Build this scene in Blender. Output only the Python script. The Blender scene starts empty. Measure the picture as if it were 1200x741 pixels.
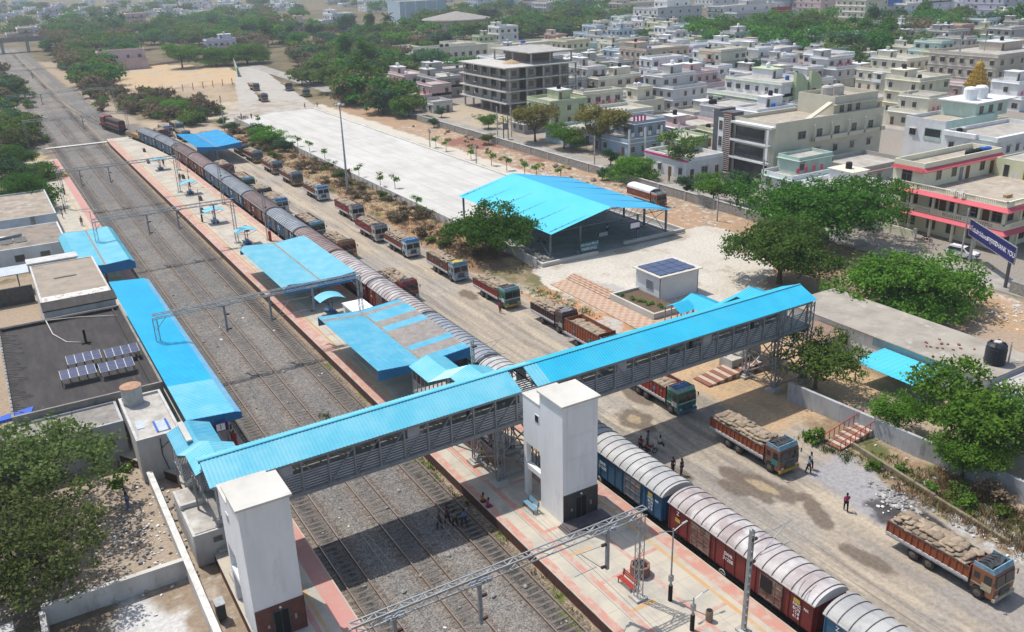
import bpy, math, random, numpy as np
from mathutils import Vector, Matrix
R=math.radians
sc=bpy.context.scene
# ---------------------------------------------------------------- camera
F_PX,PITCH,ROLL,YAW,CAMH=1037.08,0.380784,-0.0288198,0.533563,43.7689
_fw=Vector((math.sin(YAW)*math.cos(PITCH),math.cos(YAW)*math.cos(PITCH),-math.sin(PITCH)))
_rt=Vector((math.cos(YAW),-math.sin(YAW),0)); _up=_rt.cross(_fw)
_r=_rt*math.cos(ROLL)+_up*math.sin(ROLL); _u=-_rt*math.sin(ROLL)+_up*math.cos(ROLL)
cd=bpy.data.cameras.new('camera'); cam=bpy.data.objects.new('camera',cd); sc.collection.objects.link(cam)
m=Matrix((( _r.x,_u.x,-_fw.x,0),(_r.y,_u.y,-_fw.y,0),(_r.z,_u.z,-_fw.z,CAMH),(0,0,0,1)))
cam.matrix_world=m; cd.sensor_fit='HORIZONTAL'; cd.sensor_width=36; cd.lens=F_PX*36/1200
cd.clip_start=1; cd.clip_end=12000; sc.camera=cam
# ---------------------------------------------------------------- light: high sun from behind the far left
SUN=Vector((0.2,-0.47,-1)).normalized()
w=bpy.data.worlds.new('World'); sc.world=w; w.use_nodes=True
nt=w.node_tree; bg=nt.nodes['Background']; sky=nt.nodes.new('ShaderNodeTexSky'); sky.sky_type='NISHITA'; sky.sun_disc=False
sky.sun_elevation=math.asin(-SUN.z); sky.sun_rotation=math.atan2(-SUN.x,-SUN.y)
sky.air_density=1.2; sky.dust_density=2.0; sky.ozone_density=1.0
nt.links.new(sky.outputs[0],bg.inputs[0]); bg.inputs[1].default_value=0.15
sl=bpy.data.lights.new('sun','SUN'); so=bpy.data.objects.new('sun',sl); sc.collection.objects.link(so)
sl.energy=4.3; sl.angle=R(0.6); sl.color=(1,0.955,0.89); so.rotation_euler=SUN.to_track_quat('-Z','Y').to_euler()
so.location=(0,0,200)
sc.view_settings.view_transform='Standard'; sc.view_settings.look='None'; sc.view_settings.gamma=1
sc.view_settings.exposure=0.03; sc.view_settings.use_curve_mapping=False
sc.render.engine='CYCLES'; sc.cycles.max_bounces=6; sc.cycles.transparent_max_bounces=6; sc.cycles.volume_bounces=0
sc.cycles.use_denoising=True
# ---------------------------------------------------------------- helpers
C=sc.collection
ABS={}
def G(px,py,z=0.0):
    """world point seen at a pixel of the 1200x741 survey picture, at height z"""
    d=_fw+_r*((px-600)/F_PX)-_u*((py-370.5)/F_PX); t=(z-CAMH)/d.z
    return Vector((0,0,CAMH))+d*t
def sRGB(h):
    h=h.lstrip('#'); o=[]
    for i in (0,2,4):
        c=int(h[i:i+2],16)/255; o.append(c/12.92 if c<=.04045 else ((c+.055)/1.055)**2.4)
    return tuple(o)
class MB:
    def __init__(s): s.v=[]; s.f=[]; s.m=[]
    def add(s,vs,fs,m=0):
        n=len(s.v); s.v+= [tuple(v) for v in vs]; s.f+=[tuple(n+i for i in f) for f in fs]; s.m+=[m]*len(fs); return s
    def box(s,x0,y0,z0,x1,y1,z1,m=0):
        if x0>x1:x0,x1=x1,x0
        if y0>y1:y0,y1=y1,y0
        if z0>z1:z0,z1=z1,z0
        v=[(x0,y0,z0),(x1,y0,z0),(x1,y1,z0),(x0,y1,z0),(x0,y0,z1),(x1,y0,z1),(x1,y1,z1),(x0,y1,z1)]
        return s.add(v,[(3,2,1,0),(4,5,6,7),(0,1,5,4),(1,2,6,5),(2,3,7,6),(3,0,4,7)],m)
    def bar(s,p,q,w=.1,h=None,m=0,up=(0,0,1)):
        p=Vector(p);q=Vector(q);h=h or w;d=(q-p)
        if d.length<1e-6: return s
        d.normalize();U=Vector(up)
        if abs(d.dot(U))>.98: U=Vector((0,1,0))
        a=d.cross(U).normalized()*w/2; b=a.cross(d).normalized()*h/2
        v=[p-a-b,p+a-b,p+a+b,p-a+b,q-a-b,q+a-b,q+a+b,q-a+b]
        return s.add(v,[(3,2,1,0),(4,5,6,7),(0,1,5,4),(1,2,6,5),(2,3,7,6),(3,0,4,7)],m)
    def tube(s,pts,rs,n=8,m=0,cap=True):
        pts=[Vector(p) for p in pts]
        if not isinstance(rs,(list,tuple)): rs=[rs]*len(pts)
        vs=[];fs=[];prev=None
        for i,p in enumerate(pts):
            d=(pts[min(i+1,len(pts)-1)]-pts[max(i-1,0)]).normalized()
            if prev is None:
                a=d.cross(Vector((0,0,1)))
                if a.length<.05: a=Vector((1,0,0))
            else: a=prev-d*prev.dot(d)
            a.normalize(); b=d.cross(a); prev=a
            for k in range(n):
                t=2*math.pi*k/n; vs.append(p+(a*math.cos(t)+b*math.sin(t))*rs[i])
        for i in range(len(pts)-1):
            for k in range(n): fs.append((i*n+k,i*n+(k+1)%n,(i+1)*n+(k+1)%n,(i+1)*n+k))
        if cap: fs.append(tuple(range(n-1,-1,-1))); fs.append(tuple(range((len(pts)-1)*n,len(pts)*n)))
        return s.add(vs,fs,m)
    def lathe(s,c,prof,n=14,m=0):
        vs=[];fs=[];c=Vector(c)
        for r,z in prof:
            for k in range(n):
                t=2*math.pi*k/n; vs.append(c+Vector((r*math.cos(t),r*math.sin(t),z)))
        L=len(prof)
        for i in range(L-1):
            for k in range(n): fs.append((i*n+k,i*n+(k+1)%n,(i+1)*n+(k+1)%n,(i+1)*n+k))
        fs.append(tuple(range(n-1,-1,-1))); fs.append(tuple(range((L-1)*n,L*n)))
        return s.add(vs,fs,m)
    def prism(s,poly,z0,z1,m=0):
        n=len(poly); v=[(x,y,z0) for x,y in poly]+[(x,y,z1) for x,y in poly]
        a=sum(poly[i][0]*poly[(i+1)%n][1]-poly[(i+1)%n][0]*poly[i][1] for i in range(n))
        fs=[tuple(range(n-1,-1,-1)),tuple(range(n,2*n))]+[(i,(i+1)%n,n+(i+1)%n,n+i) for i in range(n)]
        if a<0: fs=[tuple(reversed(f)) for f in fs]
        return s.add(v,fs,m)
    def extr(s,prof,axis,a0,a1,m=0):
        """closed profile extruded along x or y; profile pairs are (other horizontal, z)"""
        n=len(prof)
        f=(lambda p,a:(a,p[0],p[1])) if axis=='x' else (lambda p,a:(p[0],a,p[1]))
        v=[f(p,a0) for p in prof]+[f(p,a1) for p in prof]
        return s.add(v,[tuple(range(n)),tuple(range(2*n-1,n-1,-1))]+[(i,n+i,n+(i+1)%n,(i+1)%n) for i in range(n)],m)
    def quad(s,a,b,c,d,m=0): return s.add([a,b,c,d],[(0,1,2,3)],m)
    def sheet(s,a,b,c,d,pitch=.3,amp=.025,th=.02,m=0):
        """ribbed metal sheet: ribs run a->d (b->c), repeat along a->b; has thickness"""
        a,b,c,d=map(Vector,(a,b,c,d)); L=max((b-a).length,(c-d).length); n=max(2,int(L/pitch))
        nrm=(b-a).cross(d-a).normalized()
        if nrm.z<0: nrm=-nrm
        prof=[]
        for i in range(n):
            for t,h in ((0,0),(.55,0),(.68,1),(.87,1)): prof.append(((i+t)/n,h))
        prof.append((1,0)); N=len(prof); vs=[]
        for off in (0,-th):
            for t,h in prof:
                o=nrm*(h*amp+off); vs.append(a.lerp(b,t)+o); vs.append(d.lerp(c,t)+o)
        fs=[]
        for i in range(N-1):
            fs.append((2*i,2*i+2,2*i+3,2*i+1)); q=2*N+2*i; fs.append((q,q+1,q+3,q+2))
            fs.append((2*i,q,q+2,2*i+2)); fs.append((2*i+1,2*i+3,q+3,q+1))
        return s.add(vs,fs,m)
    def xf(s,M,i0=0):
        for i in range(i0,len(s.v)): s.v[i]=tuple(M@Vector(s.v[i]))
        return s
def part(name,mb,mats,parent=None,label=None,smooth=False,kind=None,loc=None):
    """link an MB (in world coordinates) as one mesh object, under its parent if it has one"""
    off=ABS.get(parent.name,Vector((0,0,0))) if parent else Vector(loc or (0,0,0))
    me=bpy.data.meshes.new(name); me.from_pydata([tuple(Vector(v)-off) for v in mb.v],[],mb.f)
    if not isinstance(mats,(list,tuple)): mats=[mats]
    for t in mats: me.materials.append(t)
    if len(mats)>1: me.polygons.foreach_set('material_index',mb.m)
    if smooth: me.polygons.foreach_set('use_smooth',[True]*len(mb.f))
    me.update(); o=bpy.data.objects.new(name,me); C.objects.link(o)
    if parent: o.parent=parent
    else: o.location=off
    ABS[o.name]=off
    if label: o['label']=label
    if kind: o['kind']=kind
    return o
def link(name,me,parent=None,loc=(0,0,0),rz=0,scale=None):
    o=bpy.data.objects.new(name,me); C.objects.link(o); o.location=loc; o.rotation_euler=(0,0,rz)
    if scale: o.scale=scale if isinstance(scale,(tuple,list)) else (scale,)*3
    if parent: o.parent=parent
    return o
def tag(o,label,cat,group=None,kind=None):
    o['label']=label; o['category']=cat
    if group: o['group']=group
    if kind: o['kind']=kind
    return o
def thing(name,label,cat,loc=(0,0,0),rz=0,group=None):
    o=bpy.data.objects.new(name,None); C.objects.link(o); o.location=loc; o.rotation_euler=(0,0,rz); o.empty_display_size=.3
    ABS[o.name]=Vector(loc); return tag(o,label,cat,group)
def dup(root,loc,rz=0,label=None,group=None,scale=None):
    def cp(o,par):
        c=o.copy(); C.objects.link(c)
        if par: c.parent=par
        for ch in o.children: cp(ch,c)
        return c
    r=cp(root,None); r.location=loc; r.rotation_euler=(0,0,rz); ABS[r.name]=Vector(loc)
    if scale: r.scale=scale if isinstance(scale,(tuple,list)) else (scale,)*3
    if label: r['label']=label
    if group: r['group']=group
    return r
def structure(name,mb,mats,smooth=False): return part(name,mb,mats,kind='structure',smooth=smooth)
# ---------------------------------------------------------------- materials
MATS={}
def mat(name,c,c2=None,scale=2.0,rough=.75,metal=0.0,bump=0.0,bscale=30.0,lo=.42,hi=.62,stretch=None,detail=6.0,spec=.3,rnd=0.0,c3=None,s3=.5,lo3=.55,hi3=.7):
    if name in MATS: return MATS[name]
    m=bpy.data.materials.new(name); m.use_nodes=True; t=m.node_tree; N=t.nodes; Lk=t.links; b=N['Principled BSDF']
    b.inputs['Roughness'].default_value=rough; b.inputs['Metallic'].default_value=metal; b.inputs['Specular IOR Level'].default_value=spec
    co=N.new('ShaderNodeTexCoord'); vec=co.outputs['Object']
    if stretch:
        mp=N.new('ShaderNodeMapping'); mp.inputs['Scale'].default_value=stretch; Lk.new(vec,mp.inputs[0]); vec=mp.outputs[0]
    def mixc(a,bc,sc_,lo_,hi_,seed=0):
        n=N.new('ShaderNodeTexNoise'); n.inputs['Scale'].default_value=sc_; n.inputs['Detail'].default_value=detail; n.inputs['Roughness'].default_value=.62
        n.noise_dimensions='4D'; n.inputs['W'].default_value=seed
        if rnd:
            oi=N.new('ShaderNodeObjectInfo'); mu=N.new('ShaderNodeMath'); mu.operation='MULTIPLY'; mu.inputs[1].default_value=37; Lk.new(oi.outputs['Random'],mu.inputs[0]); Lk.new(mu.outputs[0],n.inputs['W'])
        Lk.new(vec,n.inputs['Vector']); r=N.new('ShaderNodeMapRange'); r.inputs[1].default_value=lo_; r.inputs[2].default_value=hi_; r.clamp=True
        Lk.new(n.outputs[0],r.inputs[0]); x=N.new('ShaderNodeMix'); x.data_type='RGBA'; Lk.new(r.outputs[0],x.inputs[0])
        if isinstance(a,tuple): x.inputs[6].default_value=(*a,1)
        else: Lk.new(a,x.inputs[6])
        x.inputs[7].default_value=(*bc,1); return x.outputs[2]
    out=None
    if c2: out=mixc(c,c2,scale,lo,hi)
    if c3: out=mixc(out or c,c3,s3,lo3,hi3,3.3)
    if out is None: b.inputs['Base Color'].default_value=(*c,1)
    else:
        if rnd:
            oi=N.new('ShaderNodeObjectInfo'); hv=N.new('ShaderNodeHueSaturation'); mr=N.new('ShaderNodeMapRange'); mr.inputs[3].default_value=1-rnd; mr.inputs[4].default_value=1+rnd
            Lk.new(oi.outputs['Random'],mr.inputs[0]); Lk.new(mr.outputs[0],hv.inputs['Value']); Lk.new(out,hv.inputs['Color']); out=hv.outputs[0]
        Lk.new(out,b.inputs['Base Color'])
    if bump:
        n=N.new('ShaderNodeTexNoise'); n.inputs['Scale'].default_value=bscale; n.inputs['Detail'].default_value=4; Lk.new(co.outputs['Object'],n.inputs['Vector'])
        bp=N.new('ShaderNodeBump'); bp.inputs['Strength'].default_value=bump; bp.inputs['Distance'].default_value=.05; Lk.new(n.outputs[0],bp.inputs['Height']); Lk.new(bp.outputs[0],b.inputs['Normal'])
    MATS[name]=m; return m
def dark(c,k): return tuple(x*k for x in c)
BLUE=sRGB('#16a8e0'); BLUE2=sRGB('#0f7fc0')
M_ROOF=mat('blue_sheet',(.012,.40,.62),(.02,.45,.66),.35,.45,spec=.4,c3=(.06,.43,.58),s3=.25,lo3=.5,hi3=.8)
M_ROOF_OLD=mat('blue_sheet_faded',(.08,.38,.54),(.15,.44,.57),.6,.5,c3=(.20,.36,.42),s3=1.5,lo3=.6,hi3=.8)
M_ROOF_PALE=mat('blue_sheet_pale',(.14,.46,.58),(.22,.51,.61),.5,.5,c3=(.3,.45,.5),s3=2,lo3=.62,hi3=.85)
M_ROOF_DEEP=mat('blue_sheet_deep',(.01,.30,.58),(.015,.35,.63),.4,.42)
M_FASC=mat('blue_fascia',(.015,.17,.38),(.02,.21,.45),1,.5)
M_RUSTSHEET=mat('grey_sheet',(.26,.23,.21),(.34,.31,.28),1.2,.6,c3=(.2,.16,.13),s3=3,lo3=.55,hi3=.75)
M_STEEL=mat('grey_steel',(.23,.245,.26),(.30,.31,.32),3,.5,metal=0.2)
M_STEEL_D=mat('dark_steel',(.06,.065,.07),(.10,.10,.10),3,.55)
M_GALV=mat('galvanised_steel',(.36,.38,.39),(.28,.29,.29),4,.45,metal=.4)
M_WHITE=mat('white_paint_wall',(.78,.79,.80),(.71,.72,.72),.8,.7,c3=(.50,.49,.46),s3=1.1,lo3=.58,hi3=.85,stretch=(1,1,.22))
M_CONC=mat('weathered_concrete',(.46,.44,.40),(.33,.31,.28),.9,.9,bump=.3,c3=(.56,.54,.50),s3=.5)
M_CONC_D=mat('dark_concrete',(.22,.205,.185),(.30,.28,.25),.8,.9,c3=(.13,.12,.11),s3=1.3)
M_CONC_L=mat('pale_concrete',(.56,.54,.49),(.47,.45,.41),.35,.88,c3=(.62,.60,.56),s3=.15)
M_BITUMEN=mat('bitumen_roof',(.042,.038,.037),(.062,.056,.052),1.2,.9,c3=(.11,.10,.09),s3=1.8,lo3=.6,hi3=.8,stretch=(1,.25,1))
M_BLACK=mat('black_matt',(.012,.012,.013),rough=.7)
M_RUBBER=mat('tyre_rubber',(.018,.017,.016),(.05,.045,.04),8,.85)
M_GLASS=mat('dark_glass',(.018,.022,.026),rough=.12,spec=.6)
M_PANE=mat('window_pane',(.03,.035,.04),(.06,.06,.06),.7,.2,spec=.5,rnd=.3)
M_RED=mat('red_paint',(.36,.03,.02),(.28,.03,.02),3,.5)
M_WOOD=mat('wood_plank',(.20,.11,.06),(.13,.07,.04),6,.8,stretch=(1,8,1))
M_BRICKRED=mat('red_stone',(.30,.10,.075),(.22,.075,.055),3,.6)
M_SKIN=mat('skin',(.13,.065,.04),rough=.6)
M_HAIR=mat('hair',(.008,.007,.006),rough=.6)
M_BURLAP=mat('jute_sacking',(.33,.262,.19),(.235,.178,.123),5,.95,bump=.5,bscale=22,rnd=.24,c3=(.44,.345,.25),s3=1.2)
M_SOLAR=mat('solar_glass',(.045,.06,.13),(.06,.075,.15),2,.18,spec=.6)
# ================================================================ ground
def _hash(ix,iy,s):
    h=(ix.astype(np.int64)*374761393+iy.astype(np.int64)*668265263+s*1442695041)&0xffffffff
    h=((h^(h>>13))*1274126177)&0xffffffff
    return ((h^(h>>16))&0xffff)/65535.0
def vnoise(x,y,s=0):
    ix=np.floor(x);iy=np.floor(y);fx=x-ix;fy=y-iy;fx=fx*fx*(3-2*fx);fy=fy*fy*(3-2*fy)
    a=_hash(ix,iy,s);b=_hash(ix+1,iy,s);c=_hash(ix,iy+1,s);d=_hash(ix+1,iy+1,s)
    return (a*(1-fx)+b*fx)*(1-fy)+(c*(1-fx)+d*fx)*fy
def fbm(x,y,s=0,o=5):
    t=0;amp=.5;n=0
    for i in range(o): t=t+amp*vnoise(x*2**i,y*2**i,s+i*17);n+=amp;amp*=.55
    return t/n
def sstep(a,b,x): t=np.clip((x-a)/(b-a),0,1); return t*t*(3-2*t)
def inpoly(x,y,poly):
    r=np.zeros(x.shape,bool);n=len(poly)
    for i in range(n):
        x0,y0=poly[i];x1,y1=poly[(i+1)%n]
        if y0==y1: continue
        c=((y0>y)!=(y1>y))&(x<(x1-x0)*(y-y0)/(y1-y0)+x0); r^=c
    return r
def axis(a,b,st,far_lo,far_hi,g=1.13):
    core=list(a) if b is None else list(np.arange(a,b+1e-6,st)); lo=[];s=st;v=core[0]
    while v>far_lo: s*=g;v-=s;lo.append(v)
    hi=[];s=st;v=core[-1]
    while v<far_hi: s*=g;v+=s;hi.append(v)
    return np.array(lo[::-1]+core+hi)
gx=axis(np.concatenate([np.arange(-32,44,.5),np.arange(44,66,.22),np.arange(66,130.1,.5)]),None,.5,-4000,6000); gy=axis(np.concatenate([np.arange(16,112,.24),np.arange(112,300.1,.5)]),None,.5,-300,9000,1.035)
X,Y=np.meshgrid(gx,gy)
n1=fbm(X*.12,Y*.12,1);n2=fbm(X*.45,Y*.45,2);n3=fbm(X*1.3,Y*1.3,3,4);nb=fbm(X*.03,Y*.03,4)
Xw=X+(fbm(X*.35,Y*.35,5)-.5)*3.2; Yw=Y+(fbm(X*.35,Y*.35,6)-.5)*3.2
col=np.zeros(X.shape+(3,))
def put(mask,c):
    global col
    mk=np.clip(mask,0,1)[...,None]; col=col*(1-mk)+np.array(c)*mk
def rect(x0,x1,y0,y1,s=1.0,warp=True):
    a,b=(Xw,Yw) if warp else (X,Y)
    return sstep(x0-s,x0+s,a)*(1-sstep(x1-s,x1+s,a))*sstep(y0-s,y0+s,b)*(1-sstep(y1-s,y1+s,b))
def blob(cx,cy,rx,ry,ang=0,s=.16,k=1.0):
    c,sn=math.cos(ang),math.sin(ang); u=((X-cx)*c+(Y-cy)*sn)/rx; v=(-(X-cx)*sn+(Y-cy)*c)/ry
    return 1-sstep(1-s,1+s,np.sqrt(u*u+v*v)+(n2-.5)*k+(n3-.5)*.6)
col[...]=(.24,.185,.12)
put(sstep(.42,.62,n1),(.15,.135,.065)); put(sstep(.55,.7,n2)*.7,(.30,.23,.15))
put(sstep(300,380,Y),(.115,.10,.055)); put(sstep(300,380,Y)*sstep(.45,.6,n1),(.17,.13,.08))
# town floor beyond the street
put(rect(121,420,40,330,1),(.27,.24,.205)); put(rect(300,900,40,300,6),(.24,.22,.19))
# railway corridor beyond the platforms
put(rect(9,44,262,420,1.5),(.18,.16,.135)); put(rect(12,36,410,700,1.5),(.165,.15,.13))
put(rect(10.3,13.6,190,420,.8),(.42,.33,.21)); put(rect(36,44,300,560,1.2)*.8,(.38,.30,.21))
put(rect(3,11,160,300,1.5)*sstep(.4,.6,n2)*.7,(.30,.22,.14))
# truck yard, sandy with tyre streaks
st=fbm(X*.55,Y*.05,9); edge=np.interp(gy,[0,30,36,47,58,66,80,100,112,260,300],[60,61.5,62,63.5,65.5,63.5,61,63.5,60.3,60,60])[:,None]
yard=sstep(43.6,44.6,X)*(1-sstep(-.7,.7,Xw-edge))*(1-sstep(258,268,Yw))
put(yard,(.345,.295,.232)); put(yard*sstep(.42,.62,st),(.42,.355,.27)); put(yard*sstep(.5,.68,fbm(X*.6,Y*.06,12))*.85,(.26,.235,.205)); put(yard*sstep(.55,.7,n1)*.6,(.31,.29,.262)); put(yard*sstep(.56,.68,fbm(X*1.4,Y*.10,31))*.6,(.20,.175,.15)); put(yard*sstep(.6,.72,n2*.6+n3*.4)*.5,(.46,.39,.30)); [put(yard*np.exp(-((X-xc-(fbm(Y*.02,Y*0+s_,40+s_)-.5)*4)/.22)**2)*sstep(.35,.6,fbm(X*.3,Y*.05,50+s_))*.45,(.215,.19,.165)) for s_,xc in enumerate((49.6,50.9,51.7,53.2,60,58.6,47.9,49.0))]
put(yard*(1-sstep(24,36,Y))*sstep(51,56,X)*.75,(.26,.24,.23))
put(rect(57.3,62.3,36,46,.8)*.9,(.31,.30,.31))
put(rect(44,62,258,305,2),(.40,.32,.23)); put(rect(60,98,292,330,2),(.45,.38,.28))
for a in ((52.1,49.4,1.0,2.0,.1),(53.0,46.2,1.35,3.6,.12),(51.6,45.6,.8,2.0,0),(53.6,41.2,.95,2.7,-.35),(50.6,47.6,.8,1.7,.1),(52.0,35.0,.85,2.1,.05),(48.2,52.3,.7,1.3,0),(51.3,62.6,1.7,3.0,.1),(54.6,66.5,1.1,3,0),(54.9,104.6,1.1,2.4,0),(56.5,72,1.6,4,.1)):
    put(blob(*a)*.9,(.145,.115,.09))
for a in ((52.8,46.6,.6,1.6,.12),(51.2,62.6,.7,1.2,0)): put(blob(*a),(.33,.26,.17))
put(blob(59.4,35.6,1.7,4.6,-.25),(.055,.05,.05)); put(blob(59.6,37.8,2.3,2.4,-.2)*.9,(.06,.055,.055)); put(blob(60.6,38.4,1.0,2.0,0)*sstep(.45,.6,n3),(.5,.49,.46))
# verge, litter and earth on the right
vg=sstep(-.7,.7,Xw-edge)*(1-sstep(68.3,69,X))*(1-sstep(52,55,Y))
put(vg,(.25,.175,.11)); put(vg*sstep(.5,.62,n2),(.115,.12,.045)); put(vg*sstep(.62,.75,n3),(.36,.28,.19))
put(rect(61,66,26,34.5,.8)*sstep(.42,.6,n3),(.42,.41,.39))
put(rect(60.5,80,52.5,79,1.2),(.45,.315,.19)); put(rect(60.5,80,52.5,79,1.2)*sstep(.5,.68,n2)*.7,(.33,.25,.16))
put(rect(61,66,79,101,.9),(.44,.24,.125)); put(rect(61,66,79,101,.9)*sstep(.52,.64,n2),(.42,.40,.36)); put(rect(61.5,65.5,90,103,.6)*sstep(.5,.6,n3),(.14,.15,.06))
put(rect(68,121,20,52,1),(.36,.285,.205))
put(rect(86,114,45,96,2),(.35,.265,.195)); put(rect(104,114,50,64,1)*sstep(.5,.62,n3),(.52,.50,.48)); put(rect(99,113,52,78,2)*sstep(.5,.65,n1),(.40,.27,.16))
put(rect(97.5,114.2,80,290,.8),(.365,.24,.15)); put(rect(97.5,114.2,80,290,.8)*sstep(.5,.66,n2),(.30,.22,.15)); put(rect(104,114,110,240,1)*sstep(.56,.68,n3),(.45,.42,.38)); put(rect(104,114,170,215,1)*sstep(.5,.64,n1),(.24,.12,.085))
put(rect(98.6,103,128,300,.5),(.52,.475,.40))
plaza=inpoly(Xw*.5+X*.5,Yw*.5+Y*.5,[(67.5,108),(71,110.6),(105,111),(107,108),(105,97),(98,88),(88,81.5),(72,81.5),(66.5,84),(65.8,101)]).astype(float)
put(plaza,(.50,.46,.395)); put(plaza*sstep(.48,.7,n2)*.6,(.43,.385,.31)); put(plaza*sstep(.56,.66,n1)*.5,(.54,.51,.45)); put(plaza*sstep(.62,.7,fbm(X*.25,Y*.25,61))*.6,(.33,.26,.19)); put(blob(72,94.5,2.2,3.4)*.8,(.36,.35,.33))
put(rect(60.2,68.6,111,262,.6),(.255,.165,.10)); put(rect(60.2,68.6,111,262,.6)*sstep(.5,.62,n2),(.35,.26,.15)); put(rect(60.2,68.6,111,262,.6)*sstep(.58,.68,n1),(.11,.115,.05)); put(rect(60.5,66,118,150,.8)*sstep(.4,.6,n2),(.36,.22,.12))
# left of platform one
put(rect(-40,9,20,88,.8),(.265,.205,.15)); put(rect(-40,9,20,88,.8)*sstep(.55,.68,n3),(.40,.35,.29)); put(rect(-20,8.6,62,84,1)*.7,(.36,.295,.23)); put(blob(2.5,56,2.6,5,0),(.52,.51,.49)); put(blob(-3,60,4,5)*.7,(.12,.09,.06))
put(rect(-40,10,86,260,1),(.33,.26,.19)); put(rect(-40,9,150,420,2)*sstep(.45,.6,n2),(.16,.14,.075))
# sand field, far road
sand=inpoly(Xw,Yw,[(51,455),(46,392),(93,380),(104,398),(112,456),(86,492)]).astype(float)
put(sand,(.48,.345,.205)); put(sand*sstep(.5,.7,n1),(.43,.35,.25)); put(sand*sstep(.52,.66,n2)*.5,(.38,.28,.18)); put(rect(52,92,330,385,5)*sstep(.45,.6,nb+n1*.3-.1),(.38,.29,.20)); put(rect(46,70,300,372,4)*.8,(.20,.155,.10)); put(rect(52,90,320,400,3)*sstep(.5,.6,n2)*.5,(.26,.2,.13))
road=inpoly(Xw*.3+X*.7,Y,[(116,452),(98,392),(80,318),(66,290),(66,282),(100,294),(112,376),(124,446)]).astype(float)
put(road,(.41,.385,.345)); put(road*sstep(.5,.7,n2)*.6,(.36,.31,.25)); put(rect(64,99,290,318,3)*sstep(.4,.62,n2)*.8,(.33,.27,.2))
put(rect(122,140,222,268,1.5),(.40,.325,.235)); put(rect(122,140,222,268,1.5)*sstep(.5,.66,n2),(.32,.29,.25)); put(rect(122,136,150,222,1)*.8,(.33,.285,.23)); put(rect(122,136,150,222,1)*sstep(.55,.68,n2)*.7,(.24,.2,.155))
# ballast
bal=((X>15.2)&(X<30.1)&(Y<275))|((X>40.4)&(X<44.4)&(Y<242))|((Xw>14)&(Xw<38)&(Y>=275)&(Y<420))|((Xw>15)&(Xw<33)&(Y>=420)&(Y<680))
bc=np.zeros(X.shape+(3,)); bc[...]=(.148,.140,.131)
def bput(mk,c):
    global bc
    mk=np.clip(mk,0,1)[...,None]; bc=bc*(1-mk)+np.array(c)*mk
bput(sstep(.45,.65,n1)*.6,(.20,.183,.162)); bput(sstep(.6,.75,n2)*.5,(.115,.106,.098))
for cx,k,wd in ((17.48,.7,.7),(22.87,.35,.45),(28.21,1.0,.72)):
    bput(np.exp(-((X-cx+(n2-.5)*.5)/wd)**2)*k*(.6+.6*sstep(.3,.6,fbm(X*.2,Y*.04,21))),(.045,.04,.037))
for cx in (17.48,22.87,28.21): bput(np.exp(-((np.abs(X-cx)-1.1)/.5)**2)*.4,(.19,.14,.10))
bput(sstep(29.0,29.6,X)*(X<30.2)*.75,(.25,.19,.125)); bput(rect(29.2,30.2,40,95,.3)*sstep(.58,.66,n2),(.10,.12,.03)); bput(((X>15.0)&(X<16.4))*.7,(.24,.17,.12))
bput((X>40)&(X<45)&(Y<245),(.10,.085,.075)); bput((Y>275)*sstep(.45,.6,n1)*.6,(.20,.18,.155))
col[bal]=bc[bal]
Z=np.where(bal,-.17,0.0)+np.where(bal,(n3-.5)*.10,(n2-.5)*.06)
Z=Z+rect(60.6,68,113,258,.8)*(.25+.7*n2); Z=Z+vg*n2*.25
Z=np.where((~bal)&(X>8)&(X<46)&(Y<268),np.minimum(Z,-.12),Z)
def gridmesh(name,fm,material):
    ny,nx=X.shape; idx=np.arange(ny*nx).reshape(ny,nx)
    q=np.stack([idx[:-1,:-1],idx[:-1,1:],idx[1:,1:],idx[1:,:-1]],-1)[fm]
    us,inv=np.unique(q,return_inverse=True); inv=inv.reshape(-1,4)
    co=np.stack([X.ravel()[us],Y.ravel()[us],Z.ravel()[us]],-1)
    me=bpy.data.meshes.new(name); me.vertices.add(len(us)); me.vertices.foreach_set('co',co.ravel().astype('f'))
    me.loops.add(inv.size); me.loops.foreach_set('vertex_index',inv.ravel().astype('i'))
    me.polygons.add(len(inv)); me.polygons.foreach_set('loop_start',np.arange(0,inv.size,4,dtype='i'))
    me.polygons.foreach_set('use_smooth',np.ones(len(inv),bool)); me.update(calc_edges=True)
    a=me.color_attributes.new('Col','FLOAT_COLOR','POINT'); c4=np.ones((len(us),4),'f'); c4[:,:3]=col.reshape(-1,3)[us]; a.data.foreach_set('color',c4.ravel())
    me.materials.append(material); o=bpy.data.objects.new(name,me); C.objects.link(o); o['kind']='structure'; return o
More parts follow.
